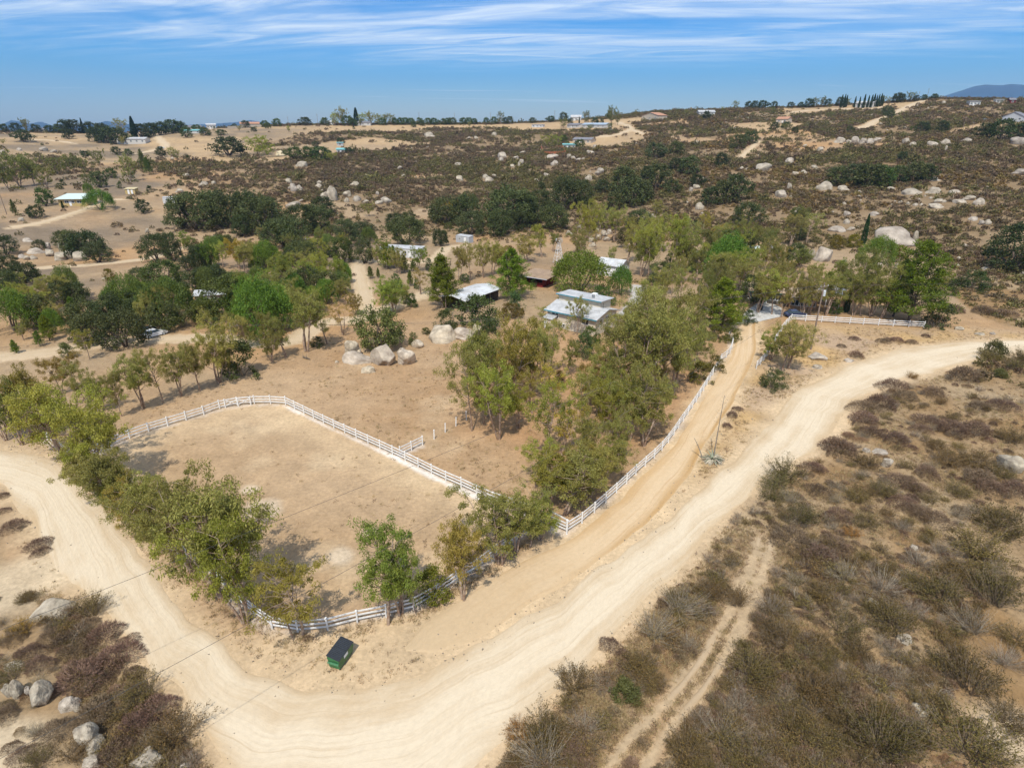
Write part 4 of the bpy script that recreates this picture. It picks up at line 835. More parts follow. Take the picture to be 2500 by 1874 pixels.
  ('gumfar', 20, 462, 390, 1, DK), ('gumfar', 50, 457, 370, 1, DK), ('gumfar', 85, 452, 380, 1, DK), ('gumfar', 116, 457, 404, 1, DK), ('gumfar', 148, 427, 380, 1, DK), ('gumfar', 168, 422, 382, 1, DK), ('gumfar', 182, 420, 374, 1, DK), ('gumfar', 206, 414, 384, 1.2, DK), ('gumfar', 245, 409, 363, .9, DK), ('gumfar', 320, 442, 376, .8, GR), ('pine', 350, 407, 364, .9, DK), ('pine', 365, 427, 384, .9, DK), ('oakfar', 245, 457, 417, 1, G0), ('oakfar', 272, 434, 411, 1.1, BG), ('oakfar', 395, 385, 358, .9, DK), ('gumfar', 420, 385, 358, .8, G0), ('oakfar', 285, 378, 358, 1.2, DK), ('oakfar', 210, 386, 368, 1, DK)]),
 ('around the yellow house on the left', [('oakfar', 112, 502, 458, 1, BG), ('oakfar', 350, 520, 487, .9, DK), ('pepper', 246, 512, 463, 1.2, BG), ('pepper', 217, 474, 446, 1.1, BG), ('pine', 38, 525, 487, .8, DK), ('oakfar', 90, 532, 500, 1, DK), ('cypress', 154, 508, 490, 2.2, BG), ('bush', 366, 470, 453, 1, DK), ('bush', 318, 486, 478, 1.4, DK)]),
 ('by the boulder pile on the left', [('oak', 160, 602, 563, 1, G0), ('oak', 182, 622, 563, 1, G0), ('oak', 217, 627, 564, 1, DK), ('oak', 242, 640, 590, 1.05, GR), ('oak', 15, 622, 573, 1, DK), ('oak', 30, 672, 624, 1, DK), ('oak', 62, 692, 640, 1, DK), ('oak', 100, 610, 585, 1, GR)]),
 ('on bare ground left of the creek', [('oak', 385, 637, 571, .9, G0), ('oak', 422, 637, 569, .9, G0), ('oak', 497, 652, 594, .8, G0), ('oak', 460, 662, 624, 1, GR), ('gum', 545, 657, 588, 1, YG), ('gum', 585, 657, 583, 1, (1.5, 1.15, 0.6)), ('gum', 622, 652, 588, 1, G0), ('bush', 272, 692, 656, 1, GOLD), ('oak', 345, 697, 654, .9, GR), ('pine', 430, 682, 644, 1, DK), ('oak', 630, 642, 598, 1, BG), ('oak', 666, 647, 608, 1, BG), ('oak', 722, 647, 608, 1, GR), ('bush', 640, 682, 650, 1.2, GR)]),
 ('in the left hollow by the track', [
  ('gum', 50, 707, 667, 1.4, YG), ('gum', 55, 762, 698, 1.1, YG), ('gum', 96, 772, 700, 1.1, YG), ('oak', 155, 742, 686, 1.1, G0), ('oak', 188, 737, 688, 1, G0), ('pine', 186, 782, 726, 1.3, YG), ('pine', 122, 832, 770, 1.1, YG), ('pine', 98, 845, 808, 1, BG), ('pine', 40, 862, 830, 1.2, BG), ('gum', 58, 830, 790, .9, G0), ('gum', 78, 817, 774, .8, DK), ('oak', 222, 838, 768, 1.15, G0), ('oak', 308, 846, 758, 1.05, G0), ('oak', 262, 800, 735, 1.1, G0), ('oak', 302, 782, 714, 1.1, DK), ('oak', 345, 790, 728, 1, G0), ('oak', 407, 805, 738, .95, G0), ('pepper', 272, 747, 703, 1.2, BG), ('pepper', 350, 737, 690, 1.1, YG), ('pepper', 415, 732, 678, .9, YG), ('bush', 140, 790, 760, 1.3, BR)]),
 ('around the left white roofed trailer', [('oak', 480, 717, 660, 1.05, G0), ('oak', 530, 707, 658, 1.1, GR), ('oak', 562, 702, 664, 1, DK), ('pepper', 500, 767, 727, 1.3, BG), ('pepper', 550, 767, 728, 1.2, BG), ('oak', 592, 760, 715, 1.2, G0), ('bush', 470, 762, 736, .9, BG), ('gum', 600, 735, 658, 1, G0), ('bush', 445, 752, 728, 1.2, BG), ('bush', 525, 802, 775, 1.2, G0), ('bush', 622, 830, 795, 1.1, BG)]),
 ('in the mixed orchard left of the barn', [
  ('pepper', 642, 817, 678, 1.05, BG), ('pepper', 690, 802, 700, 1.1, BG), ('gum', 702, 705, 618, 1, BG), ('gum', 760, 712, 638, 1, BG), ('gum', 790, 702, 618, 1, YG), ('gum', 832, 692, 625, 1, BG), ('gum', 722, 762, 678, 1, G0), ('pepper', 802, 742, 682, 1.1, BG), ('gum', 932, 772, 690, 1, BG), ('gum', 962, 762, 678, .9, BG), ('gum', 985, 742, 697, 1, G0), ('pine', 905, 680, 650, 1, DK), ('pine', 924, 678, 654, 1, DK), ('pine', 1002, 698, 660, .9, DK), ('bush', 967, 692, 668, .8, BG), ('gum', 870, 770, 715, 1, BR), ('gum', 680, 740, 660, 1, G0), ('gum', 655, 710, 655, 1.1, BG), ('bush', 1018, 705, 680, .8, BG)]),
 ('in the thicket behind the left tree row', [('gum', 610, 850, 770, .9, G0), ('gum', 650, 845, 760, .9, DK), ('gum', 560, 830, 760, .9, G0), ('gum', 620, 790, 705, .9, G0), ('gum', 665, 770, 690, .95, BG), ('gum', 740, 790, 705, .9, G0), ('oak', 620, 770, 720, 1, G0), ('gum', 780, 770, 700, .9, BG), ('pepper', 720, 730, 665, 1, BG), ('pepper', 765, 760, 700, 1, YG), ('gum', 845, 745, 680, .9, G0), ('oak', 560, 735, 690, 1, DK), ('pepper', 430, 770, 725, 1, BG), ('oak', 385, 760, 715, 1, G0), ('pepper', 330, 765, 720, 1.1, BG)]),
 ('in front of the white mobile home', [('pine', 962, 652, 600, .9, YG), ('gum', 940, 650, 606, .9, BG), ('pine', 975, 655, 612, .9, G0), ('gum', 925, 648, 605, .9, G0)]),
 ('around the white mobile home', [('pine', 947, 657, 594, 1.1, YG), ('gum', 912, 642, 604, 1, BG), ('pine', 988, 664, 624, 1.2, G0), ('pine', 1010, 662, 634, 1.2, G0), ('bush', 1048, 657, 630, .8, BG), ('oak', 892, 642, 584, .85, GR), ('oak', 1075, 600, 560, .8, DK), ('bush', 857, 637, 618, 1, GR), ('bush', 1080, 615, 604, .8, BG), ('oak', 785, 630, 588, 1, G0), ('oak', 812, 627, 600, 1, DK), ('bush', 1036, 612, 605, 1.6, BG)]),
 ('around the hill houses', [('gumfar', 1375, 312, 288, 1.2, DK), ('oakfar', 1392, 304, 288, 1, DK), ('gumfar', 1430, 302, 270, .9, DK), ('oakfar', 1452, 303, 287, 1.1, DK), ('oakfar', 1470, 300, 289, 1, DK), ('cypress', 1414, 302, 285, 1.5, DK), ('gumfar', 1493, 304, 258, .7, DK), ('gumfar', 1508, 306, 270, .8, DK), ('gumfar', 1488, 321, 300, 1, DK), ('gumfar', 1335, 360, 327, 1.1, YG), ('gumfar', 1360, 359, 329, 1.1, BG), ('oakfar', 1376, 348, 329, 1, BG), ('oakfar', 1415, 362, 340, 1.1, BG), ('gumfar', 1442, 318, 302, 1.2, DK), ('oakfar', 1385, 357, 344, .9, BG), ('oakfar', 560, 380, 334, 1.4, DK), ('gumfar', 630, 380, 330, 1.5, BG), ('gumfar', 655, 385, 352, 1.3, BG), ('oakfar', 720, 388, 358, 1.3, BG), ('oakfar', 755, 388, 357, 1.2, BG), ('oakfar', 785, 390, 358, 1.4, BG), ('gumfar', 808, 395, 370, 1.2, YG), ('oakfar', 770, 360, 345, 1.2, DK), ('oakfar', 832, 350, 336, 1.4, DK), ('oakfar', 850, 373, 360, 1.8, DK)]),
 ('on the left skyline', [(k, x, y, t, w, c) for k, x, y, t, w, c in [
  ('oakfar', 10, 319, 302, 1, DK), ('oakfar', 40, 319, 300, 1.2, DK), ('gumfar', 65, 318, 288, .8, DK), ('oakfar', 88, 319, 303, 1.1, DK), ('oakfar', 120, 318, 306, 1.2, DK), ('oakfar', 145, 318, 303, 1.3, BG), ('oakfar', 160, 316, 292, 1.1, DK), ('oakfar', 180, 316, 292, 1.1, DK), ('cypress', 203, 318, 288, 1.1, DK), ('oakfar', 220, 322, 297, 1.1, DK), ('oakfar', 236, 346, 310, 1.2, DK), ('oakfar', 252, 336, 301, 1.1, DK), ('oakfar', 266, 349, 308, 1.2, DK), ('gumfar', 297, 320, 289, 1.1, GR), ('oakfar', 292, 350, 312, 1.2, DK), ('cypress', 331, 342, 284, 1.6, DK), ('oakfar', 345, 338, 302, 1.2, DK), ('oakfar', 372, 333, 300, 1.2, DK), ('oakfar', 392, 330, 297, 1.2, DK), ('oakfar', 422, 326, 292, 1.2, DK), ('oakfar', 442, 324, 296, 1.2, DK), ('oakfar', 456, 336, 310, 1.2, BG), ('oakfar', 502, 331, 312, 1.5, BG), ('oakfar', 60, 346, 316, 1.2, DK), ('oakfar', 167, 339, 314, 1.1, DK), ('oakfar', 540, 330, 316, 1.6, BG), ('oakfar', 480, 318, 304, 1.3, BG), ('oakfar', 600, 306, 294, 1.2, DK), ('oakfar', 620, 322, 310, 1.3, DK)]]),
 ('on the middle skyline', [(k, x, y, t, w, c) for k, x, y, t, w, c in [
  ('oakfar', 646, 303, 294, 1.1, BG), ('oakfar', 676, 303, 289, 1.1, BG), ('oakfar', 745, 301, 286, 1.4, DK), ('oakfar', 793, 300, 287, 1, BG), ('gumfar', 818, 307, 274, 1, BG), ('gumfar', 834, 307, 261, .9, G0), ('oakfar', 850, 307, 282, 1.1, BG), ('cypress', 871, 306, 263, 2.2, DK), ('gumfar', 885, 306, 276, 1, BG), ('gumfar', 906, 306, 271, .9, G0), ('gumfar', 924, 305, 278, 1.1, G0), ('gumfar', 940, 305, 277, 1, GR), ('gumfar', 955, 299, 278, 1, GR), ('oakfar', 935, 306, 288, 1.3, BG), ('oakfar', 862, 308, 290, 1.3, BG)] +
  [('oakfar', x, 300, 289 - (x % 3), 1.1, BG) for x in (964, 977, 989, 1003, 1025, 1045, 1060, 1083, 1093, 1103, 1130, 1145, 1158, 1187)] + [('oakfar', 1206, 301, 285, 1, BG), ('gumfar', 1223, 299, 272, .7, DK), ('oakfar', 1233, 299, 286, 1, DK), ('oakfar', 1244, 299, 284, 1, DK)]]),
 ('on the right skyline', [(k, x, y, t, w, c) for k, x, y, t, w, c in [
  ('oakfar', 1345, 292, 283, 1.2, DK), ('oakfar', 1376, 292, 274, 1.1, DK), ('oakfar', 1300, 296, 287, 1.2, DK), ('gumfar', 1796, 264, 246, .9, GR), ('oakfar', 1826, 263, 247, 1, DK), ('oakfar', 1842, 263, 246, 1, DK), ('oakfar', 1862, 263, 245, 1.1, DK), ('oakfar', 1890, 261, 247, 1.1, DK), ('oakfar', 1930, 260, 249, 1.1, DK), ('oakfar', 1955, 260, 249, 1.1, DK), ('oakfar', 1975, 259, 240, 1.1, DK), ('gumfar', 1990, 259, 238, 1, DK), ('gumfar', 2006, 259, 235, 1, DK), ('oakfar', 2020, 258, 241, 1, DK), ('oakfar', 2050, 255, 237, 1, DK), ('gumfar', 2155, 249, 233, 1.1, DK), ('oakfar', 2190, 246, 226, 1.1, DK), ('oakfar', 2199, 245, 229, 1.1, DK), ('gumfar', 2222, 244, 223, 1, DK), ('oakfar', 2236, 243, 232, 1, DK), ('oakfar', 2256, 241, 231, 1, DK), ('oakfar', 2281, 239, 229, 1.2, DK), ('gumfar', 2170, 248, 236, 1, GR)]]),
 ('in the cypress rows on the right ridge', [('cypress', x, y, t, 1.25, G0) for x, y, t in [(2052, 263, 231), (2059, 263, 230), (2064, 262, 232), (2085, 263, 235), (2096, 264, 236), (2107, 264, 230), (2117, 263, 233), (2125, 263, 231), (2131, 262, 229), (2137, 261, 232), (2142, 261, 230), (2148, 260, 228), (2153, 259, 233)]]),
]
KEEP = [(1325, 1405, 585, 700), (1095, 1230, 690, 790), (1265, 1365, 650, 715), (1320, 1520, 690, 840), (1440, 1560, 620, 690), (1500, 1600, 690, 790), (1335, 1390, 590, 660), (0, 640, 820, 870), (860, 900, 640, 780), (340, 400, 800, 850), (480, 580, 720, 770), (1800, 1960, 690, 800), (985, 1040, 600, 640), (1950, 2060, 590, 650), (60, 230, 580, 660), (880, 1040, 640, 650), (230, 700, 820, 900), (820, 1000, 760, 800)]
def strew(n, xs, ys, kinds, hs, cols, seed):
    q = random.Random(seed); out = []
    while len(out) < n:
        x, y = q.uniform(*xs), q.uniform(*ys)
        if any(a < x < b and c < y < d for a, b, c, d in KEEP): continue
        if min([abs(x - a[1]) + 2.2 * abs(y - a[2]) for a in out] + [99]) < 22: continue
        p = at(x, y); k = q.choice(kinds); h = q.uniform(*hs) * (0.45 if k == 'bush' else 1)
        out.append((k, round(x), round(y), proj(p.x, p.y, p.z + h)[1], q.uniform(.85, 1.15), q.choice(cols)))
    return out
ZONES += [('screening the ranch house', [('gum', 1850, 762, 668, 1.2, G0), ('gum', 1885, 768, 665, 1.2, YG), ('gum', 1975, 768, 675, 1.1, G0), ('gum', 2015, 770, 668, 1.1, G0), ('gum', 2125, 772, 650, 1.2, DK), ('gum', 1815, 715, 625, 1.2, G0)]),
          ('filling the belt behind the left paddock row', strew(26, (20, 640), (700, 880), ['gum', 'pepper', 'oak', 'gum', 'bush'], (5, 9), [G0, BG, YG, PALE, G0], 21)),
          ('filling the orchard left of the barn', strew(26, (560, 1040), (640, 800), ['gum', 'pepper', 'gum', 'bush', 'oak'], (4.5, 8.5), [BG, G0, YG, PALE], 22)),
          ('filling the belt behind the garage', strew(34, (1290, 1960), (545, 690), ['gum', 'gum', 'bush', 'oak', 'gum'], (5.5, 10), [G0, YG, DK, PALE, BR], 23)),
          ('strewn over the middle left ground', strew(34, (420, 900), (585, 720), ['oak', 'gum', 'bush', 'bush', 'pepper'], (4.5, 8), [G0, GR, BG, DK, YG], 11)),
          ('strewn below the upper left slope', strew(30, (0, 470), (345, 470), ['oakfar', 'gumfar', 'bush', 'bush'], (4, 8), [DK, G0, GR], 12)),
          ('strewn along the foot of the brushy hill', strew(24, (640, 1300), (520, 590), ['oakfar', 'bush', 'bush', 'gumfar'], (4, 8), [DK, G0, GR, GOLD], 13)),
          ('strewn along the plateau edge', strew(14, (500, 1300), (300, 330), ['oakfar', 'bush', 'gumfar'], (4, 8), [DK, BG, G0], 14)),
          ('strewn about the hill above the ravine', strew(26, (1420, 2480), (255, 330), ['oakfar', 'bush', 'gumfar'], (4, 8.5), [DK, DK, G0, BG], 15))]
def shade_name(c): return COLW.get(c, 'golden olive')
_n = 0
for where, rows in ZONES:
    for (k, x, y, top, w, c) in rows:
        nm, wd = SPEC[k]
        cw = shade_name(c)
        if k in ('oak', 'oakfar'): cw = {'dark green': 'deep green', 'olive green': 'dark green'}.get(cw, cw); wd = 'oak'
        if k == 'cypress': cw = 'dark'
        tree(k, x, y, top, w, c, nm, f'{cw} {wd} {where}', 'trees and bushes ' + where, 'bush' if k == 'bush' else 'tree', pick=_n); _n += 1

# ------------------------------------------------------------------ boulders: (left, right, top, bottom in pixels)
ROCK = mat('granite', (0.47, 0.405, 0.315), 0.9, col2=(0.24, 0.20, 0.155), scale=1.3, bump=0.9, bscale=3.2, tint=True)
def rock_mesh(seed, sub=3, blocky=0.0):
    import bmesh
    b = bmesh.new(); bmesh.ops.create_icosphere(b, subdivisions=sub, radius=1.0)
    g = np.random.default_rng(seed); o = g.random(3) * 50
    co = np.array([v.co[:] for v in b.verts]); n = co.copy()
    d = np.zeros(len(co))
    for f, a in ((1.1, 0.22), (2.3, 0.10), (5.0, 0.035)):
        d += a * (np.sin(co[:, 0] * f * 1.9 + o[0]) * np.sin(co[:, 1] * f * 1.7 + o[1]) + np.sin(co[:, 2] * f * 2.1 + o[2] + co[:, 0] * f)) * 0.8
    co = co * (1 + d)[:, None]
    for k in range(8):                                   # flat split faces
        nn = unit(g.normal(size=3) * [1, 1, 0.6]); h = co @ nn; lim = np.percentile(h, 100 - (3 + 11 * blocky + 4 * g.random())) ; co -= np.clip(h - lim, 0, None)[:, None] * nn * 0.95
    co[:, 2] = np.where(co[:, 2] < -0.7, -0.7 + (co[:, 2] + 0.7) * 0.2, co[:, 2])
    for v, c in zip(b.verts, co): v.co = c
    me = bpy.data.meshes.new('boulder'); b.to_mesh(me); b.free(); me.materials.append(ROCK); me.polygons.foreach_set('use_smooth', np.ones(len(me.polygons), bool))
    return me, co[:, 2].max(), (np.ptp(co[:, 0]) + np.ptp(co[:, 1])) / 2
ROCKS = [rock_mesh(i, 4, .3 + (i % 3) * 0.35) for i in range(9)]
ROCKS_FAR = [rock_mesh(20 + i, 3, 0.3 + (i % 3) * 0.35) for i in range(7)]
def boulder(l, r, t, b, where, tint=(1, 1, 1), sz=''):
    x, w, hpx = (l + r) / 2, r - l, b - t
    p = at(x, b); k = pxm(p); wm_ = w / k; dep = math.atan2(CAMZ - p.z, math.hypot(p.x, p.y))
    # picture height = depth * sin(dep) + height * cos(dep): take depth about 0.8 of the width
    dm = wm_ * 0.8; hm = 0.9 * max((hpx / k - dm * math.sin(dep) * 0.55) / max(math.cos(dep), 0.3), wm_ * 0.22)
    ms = ROCKS if np.hypot(p.x, p.y) < 230 else ROCKS_FAR; me, zt, wd = ms[rng.randrange(len(ms))]
    q = at(x, b - dm * 0.5 * math.sin(dep) * k); z = HZ(q.x, q.y)
    tall = min(max((hm / wm_ - 0.35) / 0.35, 0), 1) * 0.55   # rounder boulders sit higher on the ground
    sz = hm / (zt + tall)
    o = link('boulder', me, None, (q.x, q.y, z + tall * sz), rng.uniform(-.5, .5) + (3.14 if rng.random() < .5 else 0), (wm_ / wd, dm / wd * 1.05, sz)); v = rng.uniform(0.9, 1.1); o.color = (tint[0] * v, tint[1] * v, tint[2] * v * rng.uniform(0.95, 1.05), 1)
    area = w * hpx; big = 'huge' if w > 80 and np.hypot(p.x, p.y) > 200 else ('large' if wm_ > 2.2 else ('small' if wm_ < 1.0 else 'medium'))
    name_later(o, x, f'{big} pale granite boulder {where}', 'boulder', 'boulders ' + where)
    return o
BLD = [
 ('under the oak in the field', [(845, 875, 832, 872), (838, 902, 860, 893), (917, 970, 842, 896), (969, 990, 849, 873), (974, 1011, 855, 893), (886, 915, 896, 913), (1004, 1028, 829, 850), (870, 884, 850, 868), (817, 828, 880, 886)]),
 ('in the slabs left of the cream house', [(1044, 1117, 793, 838), (1112, 1158, 800, 831), (1152, 1178, 792, 820), (1088, 1110, 818, 830), (1076, 1092, 822, 834), (1143, 1165, 829, 838), (1128, 1140, 784, 794)]),
 ('behind the leafy tree by the front fence', [(954, 990, 1354, 1389)]),
 ('on the verge below the utility pole', [(1970, 2022, 860, 880), (1984, 2011, 889, 901), (2060, 2086, 873, 885), (1869, 1889, 906, 924)]),
 ('on the verge right of the yard fence', [(2326, 2352, 796, 806), (2378, 2402, 810, 818), (2417, 2430, 809, 817)]),
 ('in the brush right of the road', [(2106, 2125, 1095, 1108), (2126, 2163, 1092, 1111), (2150, 2176, 1116, 1143), (2427, 2493, 1108, 1160), (2222, 2241, 1328, 1344)]),
 ('in the brush at lower right', [(2109, 2146, 1465, 1488), (2178, 2222, 1550, 1577), (2216, 2276, 1725, 1755), (1784, 1800, 1676, 1690)]),
 ('in the brush left of the road bend', [(14, 38, 1669, 1708), (33, 65, 1665, 1713), (69, 88, 1680, 1708), (80, 140, 1670, 1732), (148, 198, 1701, 1739), (180, 201, 1724, 1742), (191, 247, 1770, 1836), (211, 264, 1805, 1848), (330, 418, 1832, 1890), (207, 250, 1856, 1885), (96, 190, 1456, 1513), (14, 64, 1617, 1638), (440, 470, 1862, 1885)]),
 ('on the slope behind the ranch house', [(2133, 2224, 548, 602), (2222, 2240, 560, 596), (1986, 2029, 598, 640), (1969, 1987, 606, 634), (2025, 2068, 550, 566), (2068, 2086, 552, 563), (2057, 2075, 533, 546), (2057, 2075, 514, 527), (2122, 2142, 515, 526), (1935, 1960, 504, 520), (2180, 2210, 640, 660), (2135, 2155, 640, 655), (2055, 2070, 632, 640), (2388, 2400, 535, 549), (2402, 2418, 534, 548), (2362, 2388, 528, 537)]),
 ('in the rocky bands on the right hill', [(1993, 2036, 440, 462), (2044, 2070, 451, 465), (2196, 2252, 458, 474), (2262, 2301, 456, 472), (2352, 2379, 475, 488), (2329, 2358, 485, 496), (2375, 2405, 481, 499), (2268, 2304, 495, 508), (2261, 2292, 430, 441), (1893, 1919, 462, 481), (1919, 1932, 445, 462), (2474, 2502, 410, 427), (1915, 1938, 384, 397), (1860, 1880, 397, 412), (1952, 1971, 414, 423), (1933, 1950, 418, 426), (1980, 1996, 402, 411), (2165, 2185, 455, 462), (2280, 2303, 484, 494), (2320, 2345, 462, 470)]),
 ('in the pale row high on the right hill', [(2037, 2066, 334, 348), (2064, 2078, 340, 354), (2074, 2098, 332, 352), (2098, 2112, 336, 350), (2112, 2132, 337, 350), (2130, 2150, 335, 344), (2199, 2220, 336, 349), (2218, 2238, 346, 355), (2262, 2286, 344, 355), (2297, 2320, 338, 352), (2349, 2374, 336, 346), (2468, 2505, 333, 352), (1993, 2010, 358, 368), (1960, 1970, 352, 360), (2304, 2312, 355, 370)]),
 ('on the brushy middle hill', [(698, 714, 434, 447), (707, 726, 446, 467), (722, 738, 450, 466), (702, 737, 490, 510), (784, 804, 466, 492), (797, 828, 451, 490), (838, 861, 464, 481), (860, 881, 477, 491), (841, 854, 481, 494), (857, 880, 441, 455), (886, 903, 486, 497), (915, 936, 488, 498), (928, 957, 479, 495), (721, 756, 393, 407), (1113, 1133, 427, 441), (1176, 1193, 424, 436), (1180, 1204, 431, 443), (1200, 1214, 424, 434), (918, 927, 466, 476), (889, 902, 424, 432), (981, 991, 424, 432), (730, 744, 485, 492)]),
 ('on the upper middle hill', [(1215, 1238, 370, 387), (1216, 1230, 383, 395), (1106, 1128, 396, 405), (1034, 1061, 321, 334), (1199, 1214, 322, 331), (1245, 1258, 400, 408), (970, 984, 404, 414), (1140, 1152, 333, 338), (1155, 1168, 332, 338), (1010, 1022, 393, 398)]),
 ('on the hillside below the adobe house', [(1265, 1282, 388, 404), (1253, 1268, 380, 389), (1346, 1365, 390, 404), (1393, 1406, 380, 392), (1384, 1396, 375, 386), (1406, 1420, 385, 395), (1418, 1428, 384, 394), (1333, 1363, 375, 386), (1428, 1448, 425, 441), (1454, 1475, 408, 428), (1326, 1341, 421, 433), (1303, 1315, 435, 445), (1430, 1450, 366, 376), (1445, 1458, 353, 364), (1270, 1284, 368, 376)]),
 ('beside the oak ravine', [(1690, 1707, 449, 461), (1681, 1691, 456, 467), (1695, 1716, 492, 512), (1573, 1586, 515, 527), (1585, 1604, 521, 531), (1560, 1575, 527, 535), (1843, 1878, 396, 417), (1787, 1806, 430, 442), (1800, 1820, 430, 447), (1706, 1720, 432, 442), (1692, 1708, 343, 352), (1710, 1718, 517, 524)]),
 ('in the rock pile behind the windmill', [(1436, 1452, 574, 592), (1450, 1468, 570, 588), (1466, 1482, 560, 578), (1480, 1494, 558, 572), (1470, 1490, 576, 590), (1440, 1458, 590, 604), (1382, 1394, 562, 574), (1452, 1464, 556, 566), (1410, 1420, 548, 558)]),
 ('in the boulder pile on the left', [(65, 108, 603, 620), (43, 63, 619, 630), (58, 76, 622, 635), (72, 88, 622, 634), (109, 134, 606, 626), (110, 125, 590, 609), (143, 160, 586, 614), (133, 163, 613, 636), (162, 190, 606, 632), (180, 215, 610, 638), (53, 79, 579, 590), (43, 55, 640, 648)]),
 ('on the left slopes', [(489, 511, 441, 455), (515, 528, 441, 451), (428, 452, 459, 471), (448, 464, 422, 433), (414, 438, 676, 693), (95, 117, 358, 368), (42, 55, 360, 368), (124, 140, 364, 373), (355, 366, 557, 568), (250, 262, 676, 682), (43, 62, 530, 540), (0, 16, 365, 380)]),
]
for where, rows in BLD:
    for q in rows:
        if where.startswith(('under the oak', 'in the slabs')):            # the field group is massive
            l_, r_, t_, b_ = q; cx = (l_ + r_) / 2; q = (cx - (cx - l_) * 1.2, cx + (r_ - cx) * 1.2, b_ - (b_ - t_) * 1.15, b_)
        boulder(*q, where, (1.18, 1.16, 1.12) if where.startswith(('under the oak', 'in the slabs')) else (1, 1, 1))

# ------------------------------------------------------------------ chaparral shrubs near the camera, one by one
PLACED = []
LM = [((1402, 1663), 'at the road edge beside the bottom bend'), ((1657, 1472), 'beside the road above the wheel tracks'), ((1524, 1686), 'between the road and the wheel tracks'), ((1327, 1846), 'at the bottom edge below the road bend'),
      ((1833, 1640), 'right of the twin wheel tracks'), ((1700, 1840), 'at the bottom right of the wheel tracks'), ((1918, 1190), 'where the right road starts to bend'), ((1955, 1330), 'below the green shrubs beside the road'), ((2120, 1120), 'around the three white boulders'), ((2200, 1200), 'below the three white boulders'),
      ((2440, 1140), 'around the big boulder at the right edge'), ((2150, 990), 'on the sandy slope beside the right road'), ((2300, 960), 'along the upper right road edge'), ((2360, 1050), 'on the middle of the right slope'), ((2100, 1290), 'above the small white rock'), ((2330, 1300), 'right of the small white rock'),
      ((2150, 1450), 'around the split rock at lower right'), ((2000, 1550), 'left of the split rock at lower right'), ((2380, 1500), 'on the lower right slope'), ((2250, 1640), 'above the flat pale rock'), ((2150, 1813), 'at the bottom below the flat pale rock'), ((2400, 1800), 'in the bottom right corner'), ((1940, 1750), 'at the bottom near the dead branches'),
      ((226, 1492), 'beside the pale slab at left'), ((290, 1602), 'along the left road edge'), ((100, 1620), 'above the boulders at lower left'), ((360, 1690), 'beside the lower left road edge'), ((434, 1779), 'at the bottom left road corner'), ((237, 1747), 'among the boulders at lower left'), ((60, 1800), 'in the bottom left corner'), ((60, 1300), 'on the bank below the left road'), ((2100, 820), 'on the verge below the yard fence')]
LMW = [(np.array(at(*p)[:2]), t) for p, t in LM]
WD = {'chamise': ('chamise_shrub', 'brown'), 'buckwheat': ('buckwheat_shrub', 'domed grey'), 'dry': ('dry_shrub', 'grey twiggy'), 'dead': ('dead_shrub', 'bare bleached'), 'green': ('green_shrub', 'green')}
def shrub_at(kind, x, y, width, tint=(1, 1, 1), px=None):
    me = SHRUB[kind][rng.randrange(len(SHRUB[kind]))]; s = width / SW[kind][0]; z = HZ(x, y)
    nm, wd = WD[kind]; o = link(nm, me, None, (x, y, z - 0.03), rng.random() * 6.28, (s * rng.uniform(.92, 1.1), s * rng.uniform(.92, 1.1), s * rng.uniform(.74, 1.02)))
    o.color = (*tint, 1); PLACED.append((x, y, width / 2))
    i = min(range(len(LMW)), key=lambda j: (LMW[j][0][0] - x) ** 2 + (LMW[j][0][1] - y) ** 2)
    big = 'big' if width > 2.3 else ('small' if width < 1.2 else 'medium')
    name_later(o, proj(x, y, z)[0], f'{big} {wd} shrub {LMW[i][1]}', 'shrub', wd + ' shrubs ' + LMW[i][1])
HAND = {'q': 'chamise', 'b': 'chamise', 'g': 'buckwheat', 'd': 'dry', 'x': 'dead', 'o': 'green', 'y': 'chamise', 'k': 'chamise'}
TINT = {'q': (.72, .86, .75), 'b': (.82, .80, .74), 'g': (.78, .74, .80), 'd': (1, 1, 1), 'x': (1, 1, 1), 'o': (1.2, .98, 1.15), 'y': (1.5, 1.15, .6), 'k': (.62, .62, .55)}
